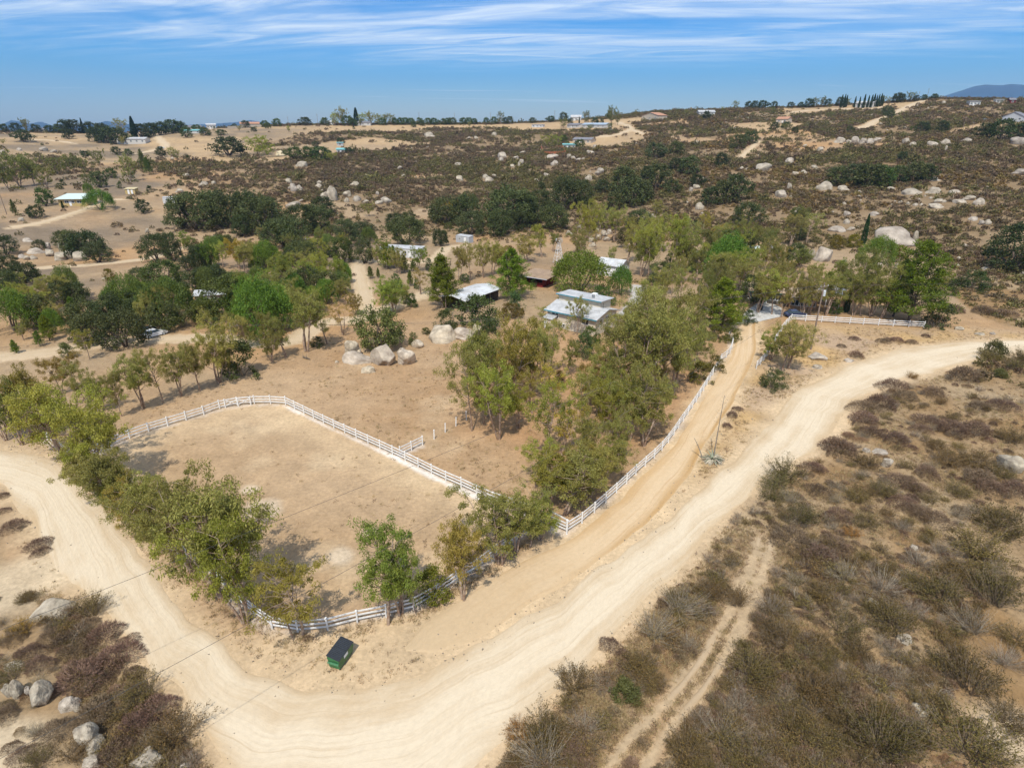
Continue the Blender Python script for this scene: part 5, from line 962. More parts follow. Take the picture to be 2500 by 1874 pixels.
NEAR = """b 1402 1680 112;d 1657 1490 118;d 1596 1550 112;b 1732 1455 78;b 1558 1632 98;o 1524 1700 74;b 1327 1800 118;d 1428 1788 104;y 1269 1790 74;d 1327 1862 142;g 1402 1846 88;k 1833 1655 128;b 1674 1845 116;d 1761 1800 104;k 1833 1862 122;g 1489 1578 58;
q 1918 1165 92;q 1883 1212 76;q 1955 1275 88;q 1900 1190 70;d 1930 1230 60;g 1987 1146 52;g 1999 1205 54;g 1932 1322 104;g 2034 1338 78;g 1999 1370 90;b 2086 1224 62;b 2138 1210 66;g 2045 1268 62;b 2115 1284 78;y 2080 1312 50;g 2196 1187 68;g 2233 1201 60;g 2196 1236 60;b 2274 1226 48;g 2225 1252 58;g 2277 1272 78;b 2118 1140 76;g 2048 1104 84;g 2126 1066 52;g 2184 1084 60;b 2335 1204 76;g 2262 1160 64;b 2312 1132 88;b 2381 1138 88;b 2442 1168 60;g 2390 1182 76;g 2416 1206 72;g 2471 1212 70;g 2323 1056 76;g 2381 1060 74;g 2442 1000 64;g 2387 1002 52;g 2265 1032 60;g 2248 1052 46;b 2280 1096 50;g 2109 1000 60;g 2150 990 72;g 2207 975 52;g 2277 970 50;g 2109 1032 72;g 2178 948 58;g 2352 926 82;o 2440 920 36;y 2222 921 34;y 2042 1088 42;k 2440 1300 132;b 2381 1362 132;b 2468 1080 74;
b 2178 1540 124;b 2048 1545 104;b 1903 1580 104;k 2367 1680 158;b 1976 1700 118;b 2046 1698 78;k 2150 1835 176;b 2367 1850 196;x 1947 1480 92;d 2150 1442 104;k 2294 1465 132;k 2425 1480 134;d 2375 1540 104;x 2150 1690 104;x 2062 1650 84;b 1947 1785 90;x 2285 1700 100;d 2240 1380 80;b 2320 1410 90;d 2060 1420 84;b 2000 1460 84;b 2100 1600 84;d 2450 1620 90;b 2480 1560 90;d 2240 1800 90;b 2060 1780 90;k 2460 1760 120;d 1880 1500 80;b 1800 1480 70;
b 67 1466 46;b 226 1500 88;g 255 1560 86;g 185 1597 70;g 290 1610 94;g 81 1603 66;g 101 1637 66;g 197 1668 124;b 359 1695 106;g 266 1660 40;g 327 1645 46;g 237 1760 104;g 385 1738 96;b 434 1795 134;g 145 1798 90;g 284 1846 96;b 370 1840 76;g 58 1852 62;g 156 1573 60;k 35 1660 84;g 162 1500 42;g 217 1528 50;g 35 1290 54;g 95 1333 54;g 100 1350 42;g 9 1212 30;g 9 1248 30;b 64 1466 48;g 310 1570 50;g 120 1560 52;g 40 1560 60;y 60 1540 60;g 330 1780 80;g 20 1760 60;b 100 1870 80;b 180 1850 90;
g 1172 1180 0;g 2190 833 30;g 2155 835 26;g 2225 838 26;g 2085 829 24;g 2054 846 22;g 2090 872 34;g 2170 830 22;g 2260 822 22;g 1800 1000 26;g 1787 1016 28;g 1775 1042 26;b 1172 1342 32;g 2330 760 40;g 2400 765 50;g 2290 782 36;g 2450 770 50;b 2410 880 60;o 2425 872 56;b 2490 880 60;b 2466 900 44;g 752 1560 26;g 700 1420 0"""
for row in NEAR.replace('\n', '').split(';'):
    c, x, y, w = row.split(); x, y, w = int(x), int(y), int(w)
    if w == 0: continue
    p = at(x, y); shrub_at(HAND[c], p.x, p.y, w / pxm(p), TINT[c])
g = np.random.default_rng(77)
def try_fill(n, xs, ys, wr, kinds):
    k = 0
    for _ in range(n * 12):
        if k >= n: break
        x, y = g.uniform(*xs), g.uniform(*ys)
        p = at(x, y)
        if brush_density(np.array([p.x]), np.array([p.y]))[0] < 0.75: continue
        w = g.uniform(*wr)
        if any((p.x - a) ** 2 + (p.y - b) ** 2 < (0.62 * (w / 2 + r)) ** 2 for a, b, r in PLACED): continue
        kd = kinds[g.integers(len(kinds))]; t = g.uniform(0.62, 1.25); shrub_at(kd, p.x, p.y, w * (0.8 if kd == 'buckwheat' else 1), (t, t * g.uniform(.88, 1.02), t * g.uniform(.7, 1.0))); k += 1
try_fill(74, (1280, 2560), (1250, 1900), (1.0, 2.4), ['chamise', 'chamise', 'dry', 'buckwheat', 'dry'])
try_fill(60, (1880, 2560), (890, 1300), (0.8, 2.0), ['buckwheat', 'buckwheat', 'buckwheat', 'chamise', 'dry'])
try_fill(40, (-40, 520), (1440, 1900), (0.7, 1.7), ['buckwheat', 'buckwheat', 'dry', 'chamise'])

# ------------------------------------------------------------------ the rest of the brush, grass and litter: masses nobody could count
def far_shrub(seed, H_=1.5, Wd=2.6, n=70, L=0.55, Wf=0.30):
    pl = Plant(seed); g = pl.g; u = g.random(n) * 6.283; rr = np.sqrt(g.random(n)); z = H_ * np.sqrt(np.clip(1 - rr ** 2 * 0.95, 0, 1)) * g.uniform(0.35, 1.05, n)
    pl.leaves(np.stack([np.cos(u) * rr * Wd / 2, np.sin(u) * rr * Wd / 2, z], 1), np.stack([np.cos(u) * rr, np.sin(u) * rr, 0.7 + 0 * u], 1) + g.normal(size=(n, 3)) * 0.5, L, Wf)
    return pl
def tuft(seed, H_=0.35, n=16):
    pl = Plant(seed); g = pl.g; P = np.concatenate([g.normal(size=(n, 2)) * 0.16, np.full((n, 1), H_ * 0.4)], 1)
    pl.leaves(P, np.concatenate([g.normal(size=(n, 2)) * 0.6, np.ones((n, 1))], 1), H_, 0.035); return pl
def lib(name, meshes):
    c = bpy.data.collections.new(name)
    for i, m in enumerate(meshes): c.objects.link(bpy.data.objects.new(f'{name}_{i}', m))
    return c
def scatter(name, P, rot, scl, idx, coll, label):
    me = bpy.data.meshes.new(name); me.vertices.add(len(P)); me.vertices.foreach_set('co', np.asarray(P, np.float32).ravel())
    for nm, arr, ty in (('rot', rot, 'FLOAT'), ('scl', scl, 'FLOAT'), ('pick', idx, 'INT')):
        a = me.attributes.new(nm, ty, 'POINT'); a.data.foreach_set('value', np.asarray(arr, np.float32 if ty == 'FLOAT' else np.int32))
    o = link(name, me); tag(o, label, kind='stuff')
    ng = bpy.data.node_groups.new(name + '_scatter', 'GeometryNodeTree'); ng.interface.new_socket('Geometry', in_out='INPUT', socket_type='NodeSocketGeometry'); ng.interface.new_socket('Geometry', in_out='OUTPUT', socket_type='NodeSocketGeometry')
    n, l = ng.nodes, ng.links; gi, go = n.new('NodeGroupInput'), n.new('NodeGroupOutput')
    ip = n.new('GeometryNodeInstanceOnPoints'); ci = n.new('GeometryNodeCollectionInfo'); ci.inputs['Collection'].default_value = coll; ci.inputs['Separate Children'].default_value = True; ci.inputs['Reset Children'].default_value = True
    mp = n.new('GeometryNodeMeshToPoints'); l.new(gi.outputs[0], mp.inputs['Mesh'])
    def na(nm, ty):
        q = n.new('GeometryNodeInputNamedAttribute'); q.data_type = ty; q.inputs['Name'].default_value = nm; return q.outputs['Attribute']
    cb = n.new('ShaderNodeCombineXYZ'); l.new(na('rot', 'FLOAT'), cb.inputs[2])
    l.new(mp.outputs[0], ip.inputs['Points']); l.new(ci.outputs[0], ip.inputs['Instance']); ip.inputs['Pick Instance'].default_value = True; l.new(na('pick', 'INT'), ip.inputs['Instance Index'])
    l.new(cb.outputs[0], ip.inputs['Rotation']); l.new(na('scl', 'FLOAT'), ip.inputs['Scale']); l.new(ip.outputs[0], go.inputs[0])
    m = o.modifiers.new('scatter', 'NODES'); m.node_group = ng
    return o
L_HILL = leaf_mat('hill_brush', (0.088, 0.062, 0.034), (0.235, 0.165, 0.090), 0.18, 0.25)
L_HILLO = leaf_mat('hill_brush_olive', (0.080, 0.074, 0.024), (0.205, 0.170, 0.056), 0.15, 0.30)
L_HILLY = leaf_mat('hill_brush_gold', (0.120, 0.082, 0.025), (0.245, 0.165, 0.055), 0.15, 0.25)
fl = lib('hill_shrub', [far_shrub(201).one('hill_a', TWIG, L_HILL), far_shrub(202, 1.2, 2.4).one('hill_b', TWIG, L_HILL), far_shrub(203, 1.7, 2.8).one('hill_c', TWIG, L_HILLO), far_shrub(204, 1.3, 2.2).one('hill_d', TWIG, L_HILLY)])
NP_ = 260000
th = g.uniform(-0.80, 0.80, NP_); rr = np.sqrt(g.uniform(118 ** 2, 860 ** 2, NP_)); keep = g.random(NP_) < np.clip(330 / rr, 0.45, 1); th, rr = th[keep], rr[keep]
X, Y = np.sin(th) * rr, np.cos(th) * rr; d = brush_density(X, Y); k = (g.random(len(X)) < d * np.clip(0.8 + 1.5 * fbm(X, Y, 26, 55, 4), 0.03, 1) * np.where(X > 0, 0.86, 0.76)) | ((rr > 150) & (g.random(len(X)) < np.where(inside(X, Y, OPEN[0]), 0.025, 0.09) * np.clip(fbm(X, Y, 22, 77, 3) * 2.2 - 0.25, 0.04, 1)))
X, Y, rr = X[k], Y[k], rr[k]
bl_ = np.array([(o.location.x, o.location.y, max(o.scale.x, o.scale.y)) for o in S.objects if o.name.startswith('boulder')]); ok = np.ones(len(X), bool)
for bx_, by_, br2 in bl_:                               # nothing grows on or right in front of a boulder
    u_ = math.hypot(bx_, by_); cx_, cy_ = bx_ * (1 - 0.7 * br2 / u_), by_ * (1 - 0.7 * br2 / u_); ok &= (X - cx_) ** 2 + (Y - cy_) ** 2 > (1.15 * br2 + 1.0) ** 2
X, Y, rr = X[ok], Y[ok], rr[ok]; Z = H(X, Y) - 0.05
pt = fbm(X, Y, 38, 99, 3) + 0.35 * g.normal(size=len(X)); pick = np.where(pt > 0.22, 2, np.where(g.random(len(X)) < 0.5, 0, 1)); pick = np.where((pt < -0.5) & (X > 40), 3, pick)
scatter('hillside_brush', np.stack([X, Y, Z], 1), g.random(len(X)) * 6.28, np.exp(g.normal(-0.22, 0.33, len(X))) * np.clip(rr / 330, 0.6, 1.25), pick, fl, 'brown chaparral covering the far hillsides')
# loose pale stones on the rocky slopes
rl = lib('slope_stone', [rock_mesh(60 + i, 1, .5)[0] for i in range(4)])
n = 26000; th = g.uniform(-0.80, 0.80, n); r0 = np.sqrt(g.uniform(190 ** 2, 780 ** 2, n)); X, Y = np.sin(th) * r0, np.cos(th) * r0
k = g.random(n) < brush_density(X, Y) * np.clip(fbm(X, Y, 34, 123, 3) * 2.4 - 0.35, 0, 1) * np.where(X > -20, 0.55, 0.25); X, Y = X[k], Y[k]; Z = H(X, Y)
scatter('slope_rubble', np.stack([X, Y, Z], 1), g.random(len(X)) * 6.28, np.exp(g.normal(-0.45, 0.45, len(X))), g.integers(0, 4, len(X)), rl, 'small pale granite stones strewn over the brushy slopes')
# nearer filler: small shrubs, twigs and dry grass between the big ones
sl = lib('low_shrub', [dome(211, 0.45, 1.0, 500, (0.14, 0.03)).one('low_a', TWIG, L_BUCK), dome(212, 0.38, 0.9, 420, (0.14, 0.03)).one('low_b', TWIG, L_BUCK), chaparral(213, 0.9, 1.4, 40, 10, (0.14, 0.04)).one('low_c', TWIG, L_CHAM), chaparral(214, 0.7, 1.4, 55, 4, (0.12, 0.03), 0.012).one('low_d', DEAD, L_BUCK)])
n = 42000; th = g.uniform(-0.80, 0.80, n); r0 = np.exp(g.uniform(np.log(22), np.log(200), n)); X, Y = np.sin(th) * r0, np.cos(th) * r0
b = np.zeros(n)
for P in BRUSH: b = np.maximum(b, sstep(0.0, 1.5, sdist(X, Y, P)))
b = b * brush_density(X, Y); k = g.random(n) < b * np.clip(0.5 + 0.9 * fbm(X, Y, 6, 66, 3), 0.05, 1) * 0.75 * np.where((X > 25) & (np.hypot(X, Y) > 62), 0.35, 1.0); X, Y = X[k], Y[k]; Z = H(X, Y) + micro(X, Y) - 0.02
right = X > 0
scatter('low_brush', np.stack([X, Y, Z], 1), g.random(len(X)) * 6.28, g.uniform(0.35, 1.25, len(X)), g.choice(4, len(X), p=[.3, .25, .22, .23]), sl, 'small dry shrubs filling the gaps in the chaparral')
gl_ = lib('grass_tuft', [tuft(221).one('tuft_a', TWIG, L_STRAW), tuft(222, 0.25, 12).one('tuft_b', TWIG, L_STRAW), tuft(223, 0.3, 10).one('tuft_c', TWIG, L_BUCK)])
n = 300000; th = g.uniform(-0.80, 0.80, n); r0 = np.exp(g.uniform(np.log(20), np.log(170), n)); X, Y = np.sin(th) * r0, np.cos(th) * r0
b = 0.06 + 0 * X
for P in BRUSH: b = np.maximum(b, sstep(0, 1.5, sdist(X, Y, P)) * 0.9)
b = np.maximum(b, sstep(3.0, 0.5, seg_dist(X, Y, FW['front'])) * 0.5); b = np.maximum(b, sstep(-1, 1, sdist(X, Y, YARD)) * 0.55); b = np.maximum(b, sstep(-1, 1, sdist(X, Y, FIELD)) * 0.10)
b = b * sstep(0, 0.8, -sdist(X, Y, road_poly)) * sstep(0, 0.8, -sdist(X, Y, drive_poly)) * np.where(inside(X, Y, PADDOCK), 0.25, 1)
for nm, P, w in TR: b = b * sstep(w * 0.45, w * 0.5 + 0.25, seg_dist(X, Y, P[::2]))
k = g.random(n) < b * np.clip(0.5 + 1.1 * fbm(X, Y, 5, 67, 3), 0.05, 1); X, Y = X[k], Y[k]; Z = H(X, Y) + micro(X, Y) - 0.02
scatter('dry_grass', np.stack([X, Y, Z], 1), g.random(len(X)) * 6.28, g.uniform(0.4, 1.15, len(X)), g.choice(3, len(X), p=[.45, .3, .25]), gl_, 'short dry straw and weeds on the bare ground')

# loose stones along the road and driveway edges
n = 0; PP = []
for P, k in ((roadL, 420), (roadR, 420), (drvR, 300)):
    i = g.integers(0, len(P), k); q = P[i] + g.normal(size=(k, 2)) * 0.9; PP.append(q[np.hypot(*q.T) < 130])
q = np.concatenate(PP); scatter('roadside_stones', np.stack([q[:, 0], q[:, 1], H(q[:, 0], q[:, 1]) + 0.03], 1), g.random(len(q)) * 6.28, np.exp(g.normal(-3.1, 0.45, len(q))), g.integers(0, 4, len(q)), rl, 'loose small stones along the dirt road edges')

# ------------------------------------------------------------------ white rail fences: every post and every rail on its own
WHITE = mat('white_paint', (0.80, 0.785, 0.755), 0.65, var=0.22, scale=4)
POST = MB().box(-.065, .065, -.065, .065, -0.15, 1.36).add([(-.085, -.085, 1.36), (.085, -.085, 1.36), (.085, .085, 1.36), (-.085, .085, 1.36), (0, 0, 1.44)], [(0, 1, 4), (1, 2, 4), (2, 3, 4), (3, 0, 4), (3, 2, 1, 0)]).mesh('post', WHITE)
RAIL = MB().box(0, 1, -.024, .024, -.075, .075).mesh('rail', WHITE)
BRACE = MB().box(0, 1, -.02, .02, -.045, .045).mesh('brace', WHITE)
def rail_between(a, b, zoff, parent, name='rail', mesh=None, side=0.075):
    d = b - a; L = d.length; o = link(name, mesh or RAIL, parent); ang = math.atan2(d.y, d.x)
    nrm = Vector((-d.y, d.x, 0)).normalized() * side
    o.location = a + nrm + Vector((0, 0, zoff)); o.rotation_euler = (0, -math.asin(max(-1, min(1, d.z / L))), ang); o.scale = (L, 1, 1)
    return o
def fence(key, label, step=2.35, exact=False, hs=1.0, tilt=0.012):
    P = FW[key] if exact else resample(FW[key], max(2, int(round(np.sum(np.hypot(*np.diff(FW[key], axis=0).T)) / step)) + 1))
    org = Vector((P[0][0], P[0][1], 0)); root = empty('white_rail_fence', org)
    pts = [Vector((x, y, HZ(x, y))) - org for x, y in P]
    for p in pts:
        o = link('post', POST, root, p, rng.random() * 0.2); o.scale = (1, 1, hs * rng.uniform(0.97, 1.03)); o.rotation_euler = (rng.gauss(0, tilt), rng.gauss(0, tilt), rng.random() * 0.3)
    for a, b in zip(pts[:-1], pts[1:]):
        for z in (0.36, 0.76, 1.16): rail_between(a, b, z * hs + rng.gauss(0, 0.012), root)
    tag(root, label, 'fence', 'white rail fences'); return root, pts, org
fb = fence('back', 'white three rail fence along the far left side of the paddock')
fence('cross', 'long white three rail fence between the paddock and the field')
fence('spur', 'short white rail fence stub sticking out into the field', 2.3)
fence('drive', 'white three rail fence running along the dirt driveway')
fence('front', 'curved white three rail fence behind the roadside trees')
fence('gate', 'white fence wing beside the driveway entrance')
fence('yard', 'straight white three rail fence in front of the ranch house', exact=True)
root, pts, org = fb                                     # the cross-braced gate in the far fence
ga, gb = Vector((*at(552, 994)[:2], 0)), Vector((*at(614, 987)[:2], 0)); gm = (ga + gb) / 2
gr = empty('paddock_gate', ga)
for a, b in ((ga, gm), (gm, gb)):
    for z0, z1 in ((0.3, 1.2), (1.2, 0.3)):
        o = rail_between(a - ga + Vector((0, 0, z0)), b - ga + Vector((0, 0, z1)), 0, gr, 'brace', BRACE, -0.10)
for p in (ga, gm, gb): link('post', POST, gr, p - ga + Vector((0, -0.14, 0)))
tag(gr, 'white cross braced double gate in the far paddock fence', 'gate')
for i, (x, y) in enumerate(((1060, 1072), (1087, 1055), (1113, 1040), (1139, 1025))):
    p = at(x, y); o = link('fence_post', POST, None, (p.x, p.y, 0), 0.2 * i); o.rotation_euler = (rng.gauss(0, .03), rng.gauss(0, .03), 0)
    name_later(o, x, 'loose white fence post standing alone in the field', 'post', 'loose white posts in the field')
# field corner: a taller corner post with a raised end rail
p = at(1383, 1301); cpst = empty('corner_post', (p.x, p.y, 0)); o = link('post', POST, cpst, (0, -0.16, 0)); o.scale = (1.25, 1.25, 1.3)
q = at(1330, 1272); rail_between(Vector((0.25, -0.25, 0)), (Vector((q.x, q.y, 0)) - cpst.location).normalized() * 2.4, 1.72, cpst)
tag(cpst, 'tall white corner post with raised rail at the fence corner', 'post')

# ------------------------------------------------------------------ dumpster
GREEN = mat('green_steel', (0.030, 0.155, 0.055), 0.45, var=0.35, scale=2.5, spec=0.5); GREEN2 = mat('worn_green_steel', (0.09, 0.27, 0.14), 0.5, var=0.3, scale=6)
BLKP = mat('black_plastic', (0.035, 0.04, 0.048), 0.5, var=0.2, scale=3)
b0, b1, b2 = at(803, 1631), at(829, 1639), at(856, 1590); ux = (b1 - b0); ux.z = 0; wd = max(ux.length, 1.0); dp = max((b2 - b1).length, 1.7)
dm = empty('dumpster', (b0.x, b0.y, 0.06), math.atan2(ux.y, ux.x))
m = MB(); hb, hf = 1.05, 1.05; t = 0.05
m.add([(t, t, .12), (wd - t, t, .12), (wd - t, dp - t, .12), (t, dp - t, .12), (0, 0, hb), (wd, 0, hb), (wd, dp, hb), (0, dp, hb)], [(0, 3, 2, 1), (4, 5, 6, 7), (0, 1, 5, 4), (1, 2, 6, 5), (2, 3, 7, 6), (3, 0, 4, 7)])
m.box(-.02, wd + .02, -.02, .0, hb - .10, hb).box(-.02, wd + .02, dp, dp + .02, hb - .10, hb).box(-.025, 0, -.02, dp + .02, hb - .10, hb).box(wd, wd + .025, -.02, dp + .02, hb - .10, hb)
m.build('body', GREEN, dm)
MB().box(.02, wd - .02, -.09, -.021, .58, .74).build('side_pocket', GREEN2, dm); MB().box(.02, wd - .02, dp + .021, dp + .09, .58, .74).build('side_pocket', GREEN2, dm)
for k in range(2):
    y0, y1 = (-.04, dp / 2 - .01) if k == 0 else (dp / 2 + .01, dp + .04); lid = MB()
    lid.add([(-.05, y0, hb + .26), (wd + .07, y0, hb + .03), (wd + .07, y1, hb + .03), (-.05, y1, hb + .26), (-.05, y0, hb + .22), (wd + .07, y0, hb - .01), (wd + .07, y1, hb - .01), (-.05, y1, hb + .22)], [(0, 1, 2, 3), (7, 6, 5, 4), (0, 4, 5, 1), (1, 5, 6, 2), (2, 6, 7, 3), (3, 7, 4, 0)])
    lo = lid.build('lid', BLKP, dm); n = 7
    for i in range(n):
        y = y0 + (y1 - y0) * (i + .5) / n; MB().add([(-.03, y - .03, hb + .255), (wd + .05, y - .03, hb + .032), (wd + .05, y + .03, hb + .032), (-.03, y + .03, hb + .255), (-.03, y - .02, hb + .285), (wd + .05, y - .02, hb + .06), (wd + .05, y + .02, hb + .06), (-.03, y + .02, hb + .285)], [(0, 3, 2, 1), (4, 5, 6, 7), (0, 1, 5, 4), (1, 2, 6, 5), (2, 3, 7, 6), (3, 0, 4, 7)]).build('rib', BLKP, lo)
m = MB(); m.add([(0, 0, hb + .001), (0, dp, hb + .001), (0, dp, hb + .235), (0, 0, hb + .235), (.03, 0, hb), (.03, dp, hb), (.03, dp, hb + .22), (.03, 0, hb + .22)], [(0, 1, 2, 3), (7, 6, 5, 4), (3, 2, 6, 7), (0, 4, 5, 1), (0, 3, 7, 4), (1, 5, 6, 2)]); m.build('back_panel', GREEN, dm)
for y in (0.0, dp - .03): MB().add([(.0, y, hb + .001), (wd, y, hb + .001), (.0, y, hb + .235), (.0, y + .03, hb + .001), (wd, y + .03, hb + .001), (.0, y + .03, hb + .235)], [(0, 1, 2), (5, 4, 3), (0, 3, 4, 1), (1, 4, 5, 2), (2, 5, 3, 0)]).build('end_panel', GREEN, dm)
MB().box(wd + .026, wd + .032, .62, 1.15, .66, .93).build('label_plate', mat('white_sticker', (.75, .76, .74), .5), dm)
for x in (.12, wd - .12):
    for y in (.15, dp - .15): MB().tube([(x - .03, y, .03), (x + .03, y, .03)], .07, 10).build('caster', BLKP, dm)
tag(dm, 'green steel dumpster with ribbed black lids on the roadside', 'dumpster')

# ------------------------------------------------------------------ agave with its tall dead flower stalk
def agave(x, y, n, Ls, seed, name, label, stalk=None, lean=None):
    p = at(x, y); g = np.random.default_rng(seed); root = empty(name, (p.x, p.y, p.z))
    LIVE, DRY = mat('agave_leaf', (0.17, 0.19, 0.125), 0.6, col2=(0.26, 0.27, 0.18), scale=3), mat('dry_agave_leaf', (0.50, 0.44, 0.33), 0.9, col2=(0.30, 0.25, 0.18), scale=4)
    for i in range(n):
        az = g.random() * 6.283; dry = i > n * 0.2; el = g.uniform(0.5, 1.35) if not dry else g.uniform(0.15, 1.0); L = Ls * g.uniform(.7, 1.15)
        m = MB(); k = 6; pts, prev = [], None
        for j in range(k + 1):
            t = j / k; r = L * t; e = el - t * (0.55 if not dry else 0.75); q = Vector((math.cos(az) * math.cos(e) * r * .95, math.sin(az) * math.cos(e) * r * .95, max(0.15 + math.sin(e) * r, 0.03 - 0.0)))
            w = L * 0.05 * (1 - t ** 2.5) * (0.7 + 0.6 * math.sin(t * 2.6)) + 0.004; s = Vector((-math.sin(az), math.cos(az), 0)) * w
            pts.append((q - s, q + Vector((0, 0, -0.035 * (1 - t))), q + s))
        vs = [v for tr in pts for v in tr]; fs = []
        for j in range(k): fs += [(3 * j, 3 * j + 1, 3 * j + 4, 3 * j + 3), (3 * j + 1, 3 * j + 2, 3 * j + 5, 3 * j + 4), (3 * j + 2, 3 * j, 3 * j + 3, 3 * j + 5)]
        m.add(vs, fs); m.build('leaf', DRY if dry else LIVE, root)
    if stalk:
        for (dx, dy, h, lx, ly) in stalk:
            pts = [(dx + lx * h * (t ** 1.3), dy + ly * h * t, h * t + 0.1) for t in np.linspace(0, 1, 9)]; st = MB().tube(pts, np.linspace(.085, .022, 9), 7).build('flower_stalk', mat('grey_stalk', (0.27, 0.235, 0.19), 0.9, var=.3), root)
            for j in range(26 if h > 4 else 7):
                t = g.uniform(.5, .98); i = t * 8; a = Vector(pts[int(i)]); b = Vector(pts[min(int(i) + 1, 8)]); q = a.lerp(b, i - int(i)); az = g.random() * 6.283; L = (1.15 - t) * 1.5 * min(h / 6, 1)
                MB().tube([q, q + Vector((math.cos(az) * L * .7, math.sin(az) * L * .7, .05)), q + Vector((math.cos(az) * L, math.sin(az) * L, .22))], [.014, .01, .006], 3).build('stalk_branch', MATS['grey_stalk'], st)
    tag(root, label, 'agave'); return root
p = at(1738, 1122); agave(1738, 1124, 95, 1.55, 3, 'agave_plant', 'big agave with a tall bare flower stalk between the two roads', [(0.25, 0.3, h_for(at(1742, 1116), 962), 0.02, 0.0), (-1.1, 0.6, 2.6, -0.45, 0.1)])
agave(1762, 1124, 14, .7, 5, 'agave_plant', 'small young agave beside the big flowering agave')
agave(2452, 1330, 0 + 10, .9, 8, 'agave_plant', 'grey green agave rosette on the right brush slope')

# ------------------------------------------------------------------ buildings
GLASS = mat('window_glass', (0.035, 0.05, 0.06), 0.12, spec=0.6); TRIM = mat('white_trim', (0.78, 0.78, 0.76), 0.6)
def corners(pl, pr):
    a, b = at(*pl), at(*pr); d = b - a; d.z = 0
    return a, d.length, math.atan2(d.y, d.x)
def window(parent, x, z, w, h, y=0.0, fm=None, side='f', X=0.0):
    T = (lambda a, b, c: (a, y - b, c)) if side == 'f' else (lambda a, b, c: (X + b, a, c))
    def bx(m, a0, a1, o0, o1, z0, z1):
        vs = [T(a, o, c) for c in (z0, z1) for a, o in ((a0, o0), (a1, o0), (a1, o1), (a0, o1))]; m.add(vs, [(0, 3, 2, 1), (4, 5, 6, 7), (0, 1, 5, 4), (1, 2, 6, 5), (2, 3, 7, 6), (3, 0, 4, 7)]); return m
    m = MB(); t = min(.09, w * .12); bx(m, x - w / 2 - t, x + w / 2 + t, .003, .07, z - h / 2 - t, z - h / 2); bx(m, x - w / 2 - t, x + w / 2 + t, .003, .07, z + h / 2, z + h / 2 + t)
    bx(m, x - w / 2 - t, x - w / 2, .003, .07, z - h / 2, z + h / 2); bx(m, x + w / 2, x + w / 2 + t, .003, .07, z - h / 2, z + h / 2); bx(m, x - t / 2, x + t / 2, .003, .06, z - h / 2, z + h / 2)
    f = m.build('window', fm or TRIM, parent); fix_normals(f.data)
    pn = bx(MB(), x - w / 2, x + w / 2, .004, .03, z - h / 2, z + h / 2).build('pane', GLASS, f); fix_normals(pn.data); return f
def door(parent, x, w=0.95, h=2.05, y=0.0, m=None, z0=0.05):
    d = MB().box(x - w / 2, x + w / 2, y - .06, y - .003, z0, z0 + h).build('door', m or TRIM, parent); MB().box(x + w * .33, x + w * .40, y - .11, y - .061, z0 + h * .45, z0 + h * .51).build('handle', mat('dark_metal', (.06, .06, .06), .4, .6), d); return d
def roof_prof(parent, prof, th, x0, x1, m, name='roof'):
    top = [(y, z + th) for y, z in prof]; o = MB().prism(prof + top[::-1], x0, x1).build(name, m, parent); fix_normals(o.data); return o
def house(name, label, pl, pr, D, hw, hr, wall, roof, ov=.45, kind='gable', wins=(), doors=(), cat='house', fascia=None, side_wins=(), wm=None, x_ridge=False, group=None):
    a, L, rz = corners(pl, pr); r = empty(name, a, rz)
    if kind == 'gable' and not x_ridge:
        s = (hr - hw) / (D / 2); w = MB().prism([(0, -.5), (D, -.5), (D, hw - .02), (D / 2, hr - .02), (0, hw - .02)], 0, L).build('wall', wall, r); rf = roof_prof(r, [(-ov, hw - ov * s), (D / 2, hr), (D + ov, hw - ov * s)], .13, -ov, L + ov, roof)
    elif kind == 'gable':
        s = (hr - hw) / (L / 2); m = MB(); P = [(0, -.5), (L, -.5), (L, hw - .02), (L / 2, hr - .02), (0, hw - .02)]; n = 5
        m.add([(x, 0, z) for x, z in P] + [(x, D, z) for x, z in P], [tuple(range(n)), tuple(range(2 * n - 1, n - 1, -1))] + [(i, n + i, n + (i + 1) % n, (i + 1) % n) for i in range(n)]); w = m.build('wall', wall, r); fix_normals(w.data)
        Q = [(-ov, hw - ov * s), (L / 2, hr), (L + ov, hw - ov * s)]; Q = Q + [(x, z + .13) for x, z in Q[::-1]]; n = 6; m = MB().add([(x, -ov, z) for x, z in Q] + [(x, D + ov, z) for x, z in Q], [tuple(range(n)), tuple(range(2 * n - 1, n - 1, -1))] + [(i, n + i, n + (i + 1) % n, (i + 1) % n) for i in range(n)]); rf = m.build('roof', roof, r); fix_normals(rf.data)
    else:                                                # shed roof, hw at the front, hr at the back
        w = MB().prism([(0, -.5), (D, -.5), (D, hr - .02), (0, hw - .02)], 0, L).build('wall', wall, r); s = (hr - hw) / D; rf = roof_prof(r, [(-ov, hw - ov * s), (D + ov, hr + ov * s)], .13, -ov, L + ov, roof)
    fix_normals(w.data)
    if fascia:
        s = (hr - hw) / (D / 2 if kind == 'gable' else D); MB().box(-ov - .01, L + ov + .01, -ov - .05, -ov - .004, hw - ov * s - .12, hw - ov * s + .10).build('fascia', fascia, r)
    for x, z, ww, hh in wins: window(r, x * L, z, ww, hh)
    for y, z, ww, hh in side_wins: window(r, y * D, z, ww, hh, side='r', X=L)
    for q in doors: door(r, q * L)
    tag(r, label, cat, group); return r, L
CREAM = mat('cream_stucco', (0.60, 0.53, 0.41), .9, var=.12, scale=1.5); WROOF = mat('white_metal_roof', (0.51, 0.51, 0.505), .55, var=.3, scale=.6, spec=.5); TEALF = mat('teal_fascia', (0.05, 0.24, 0.32), .6)
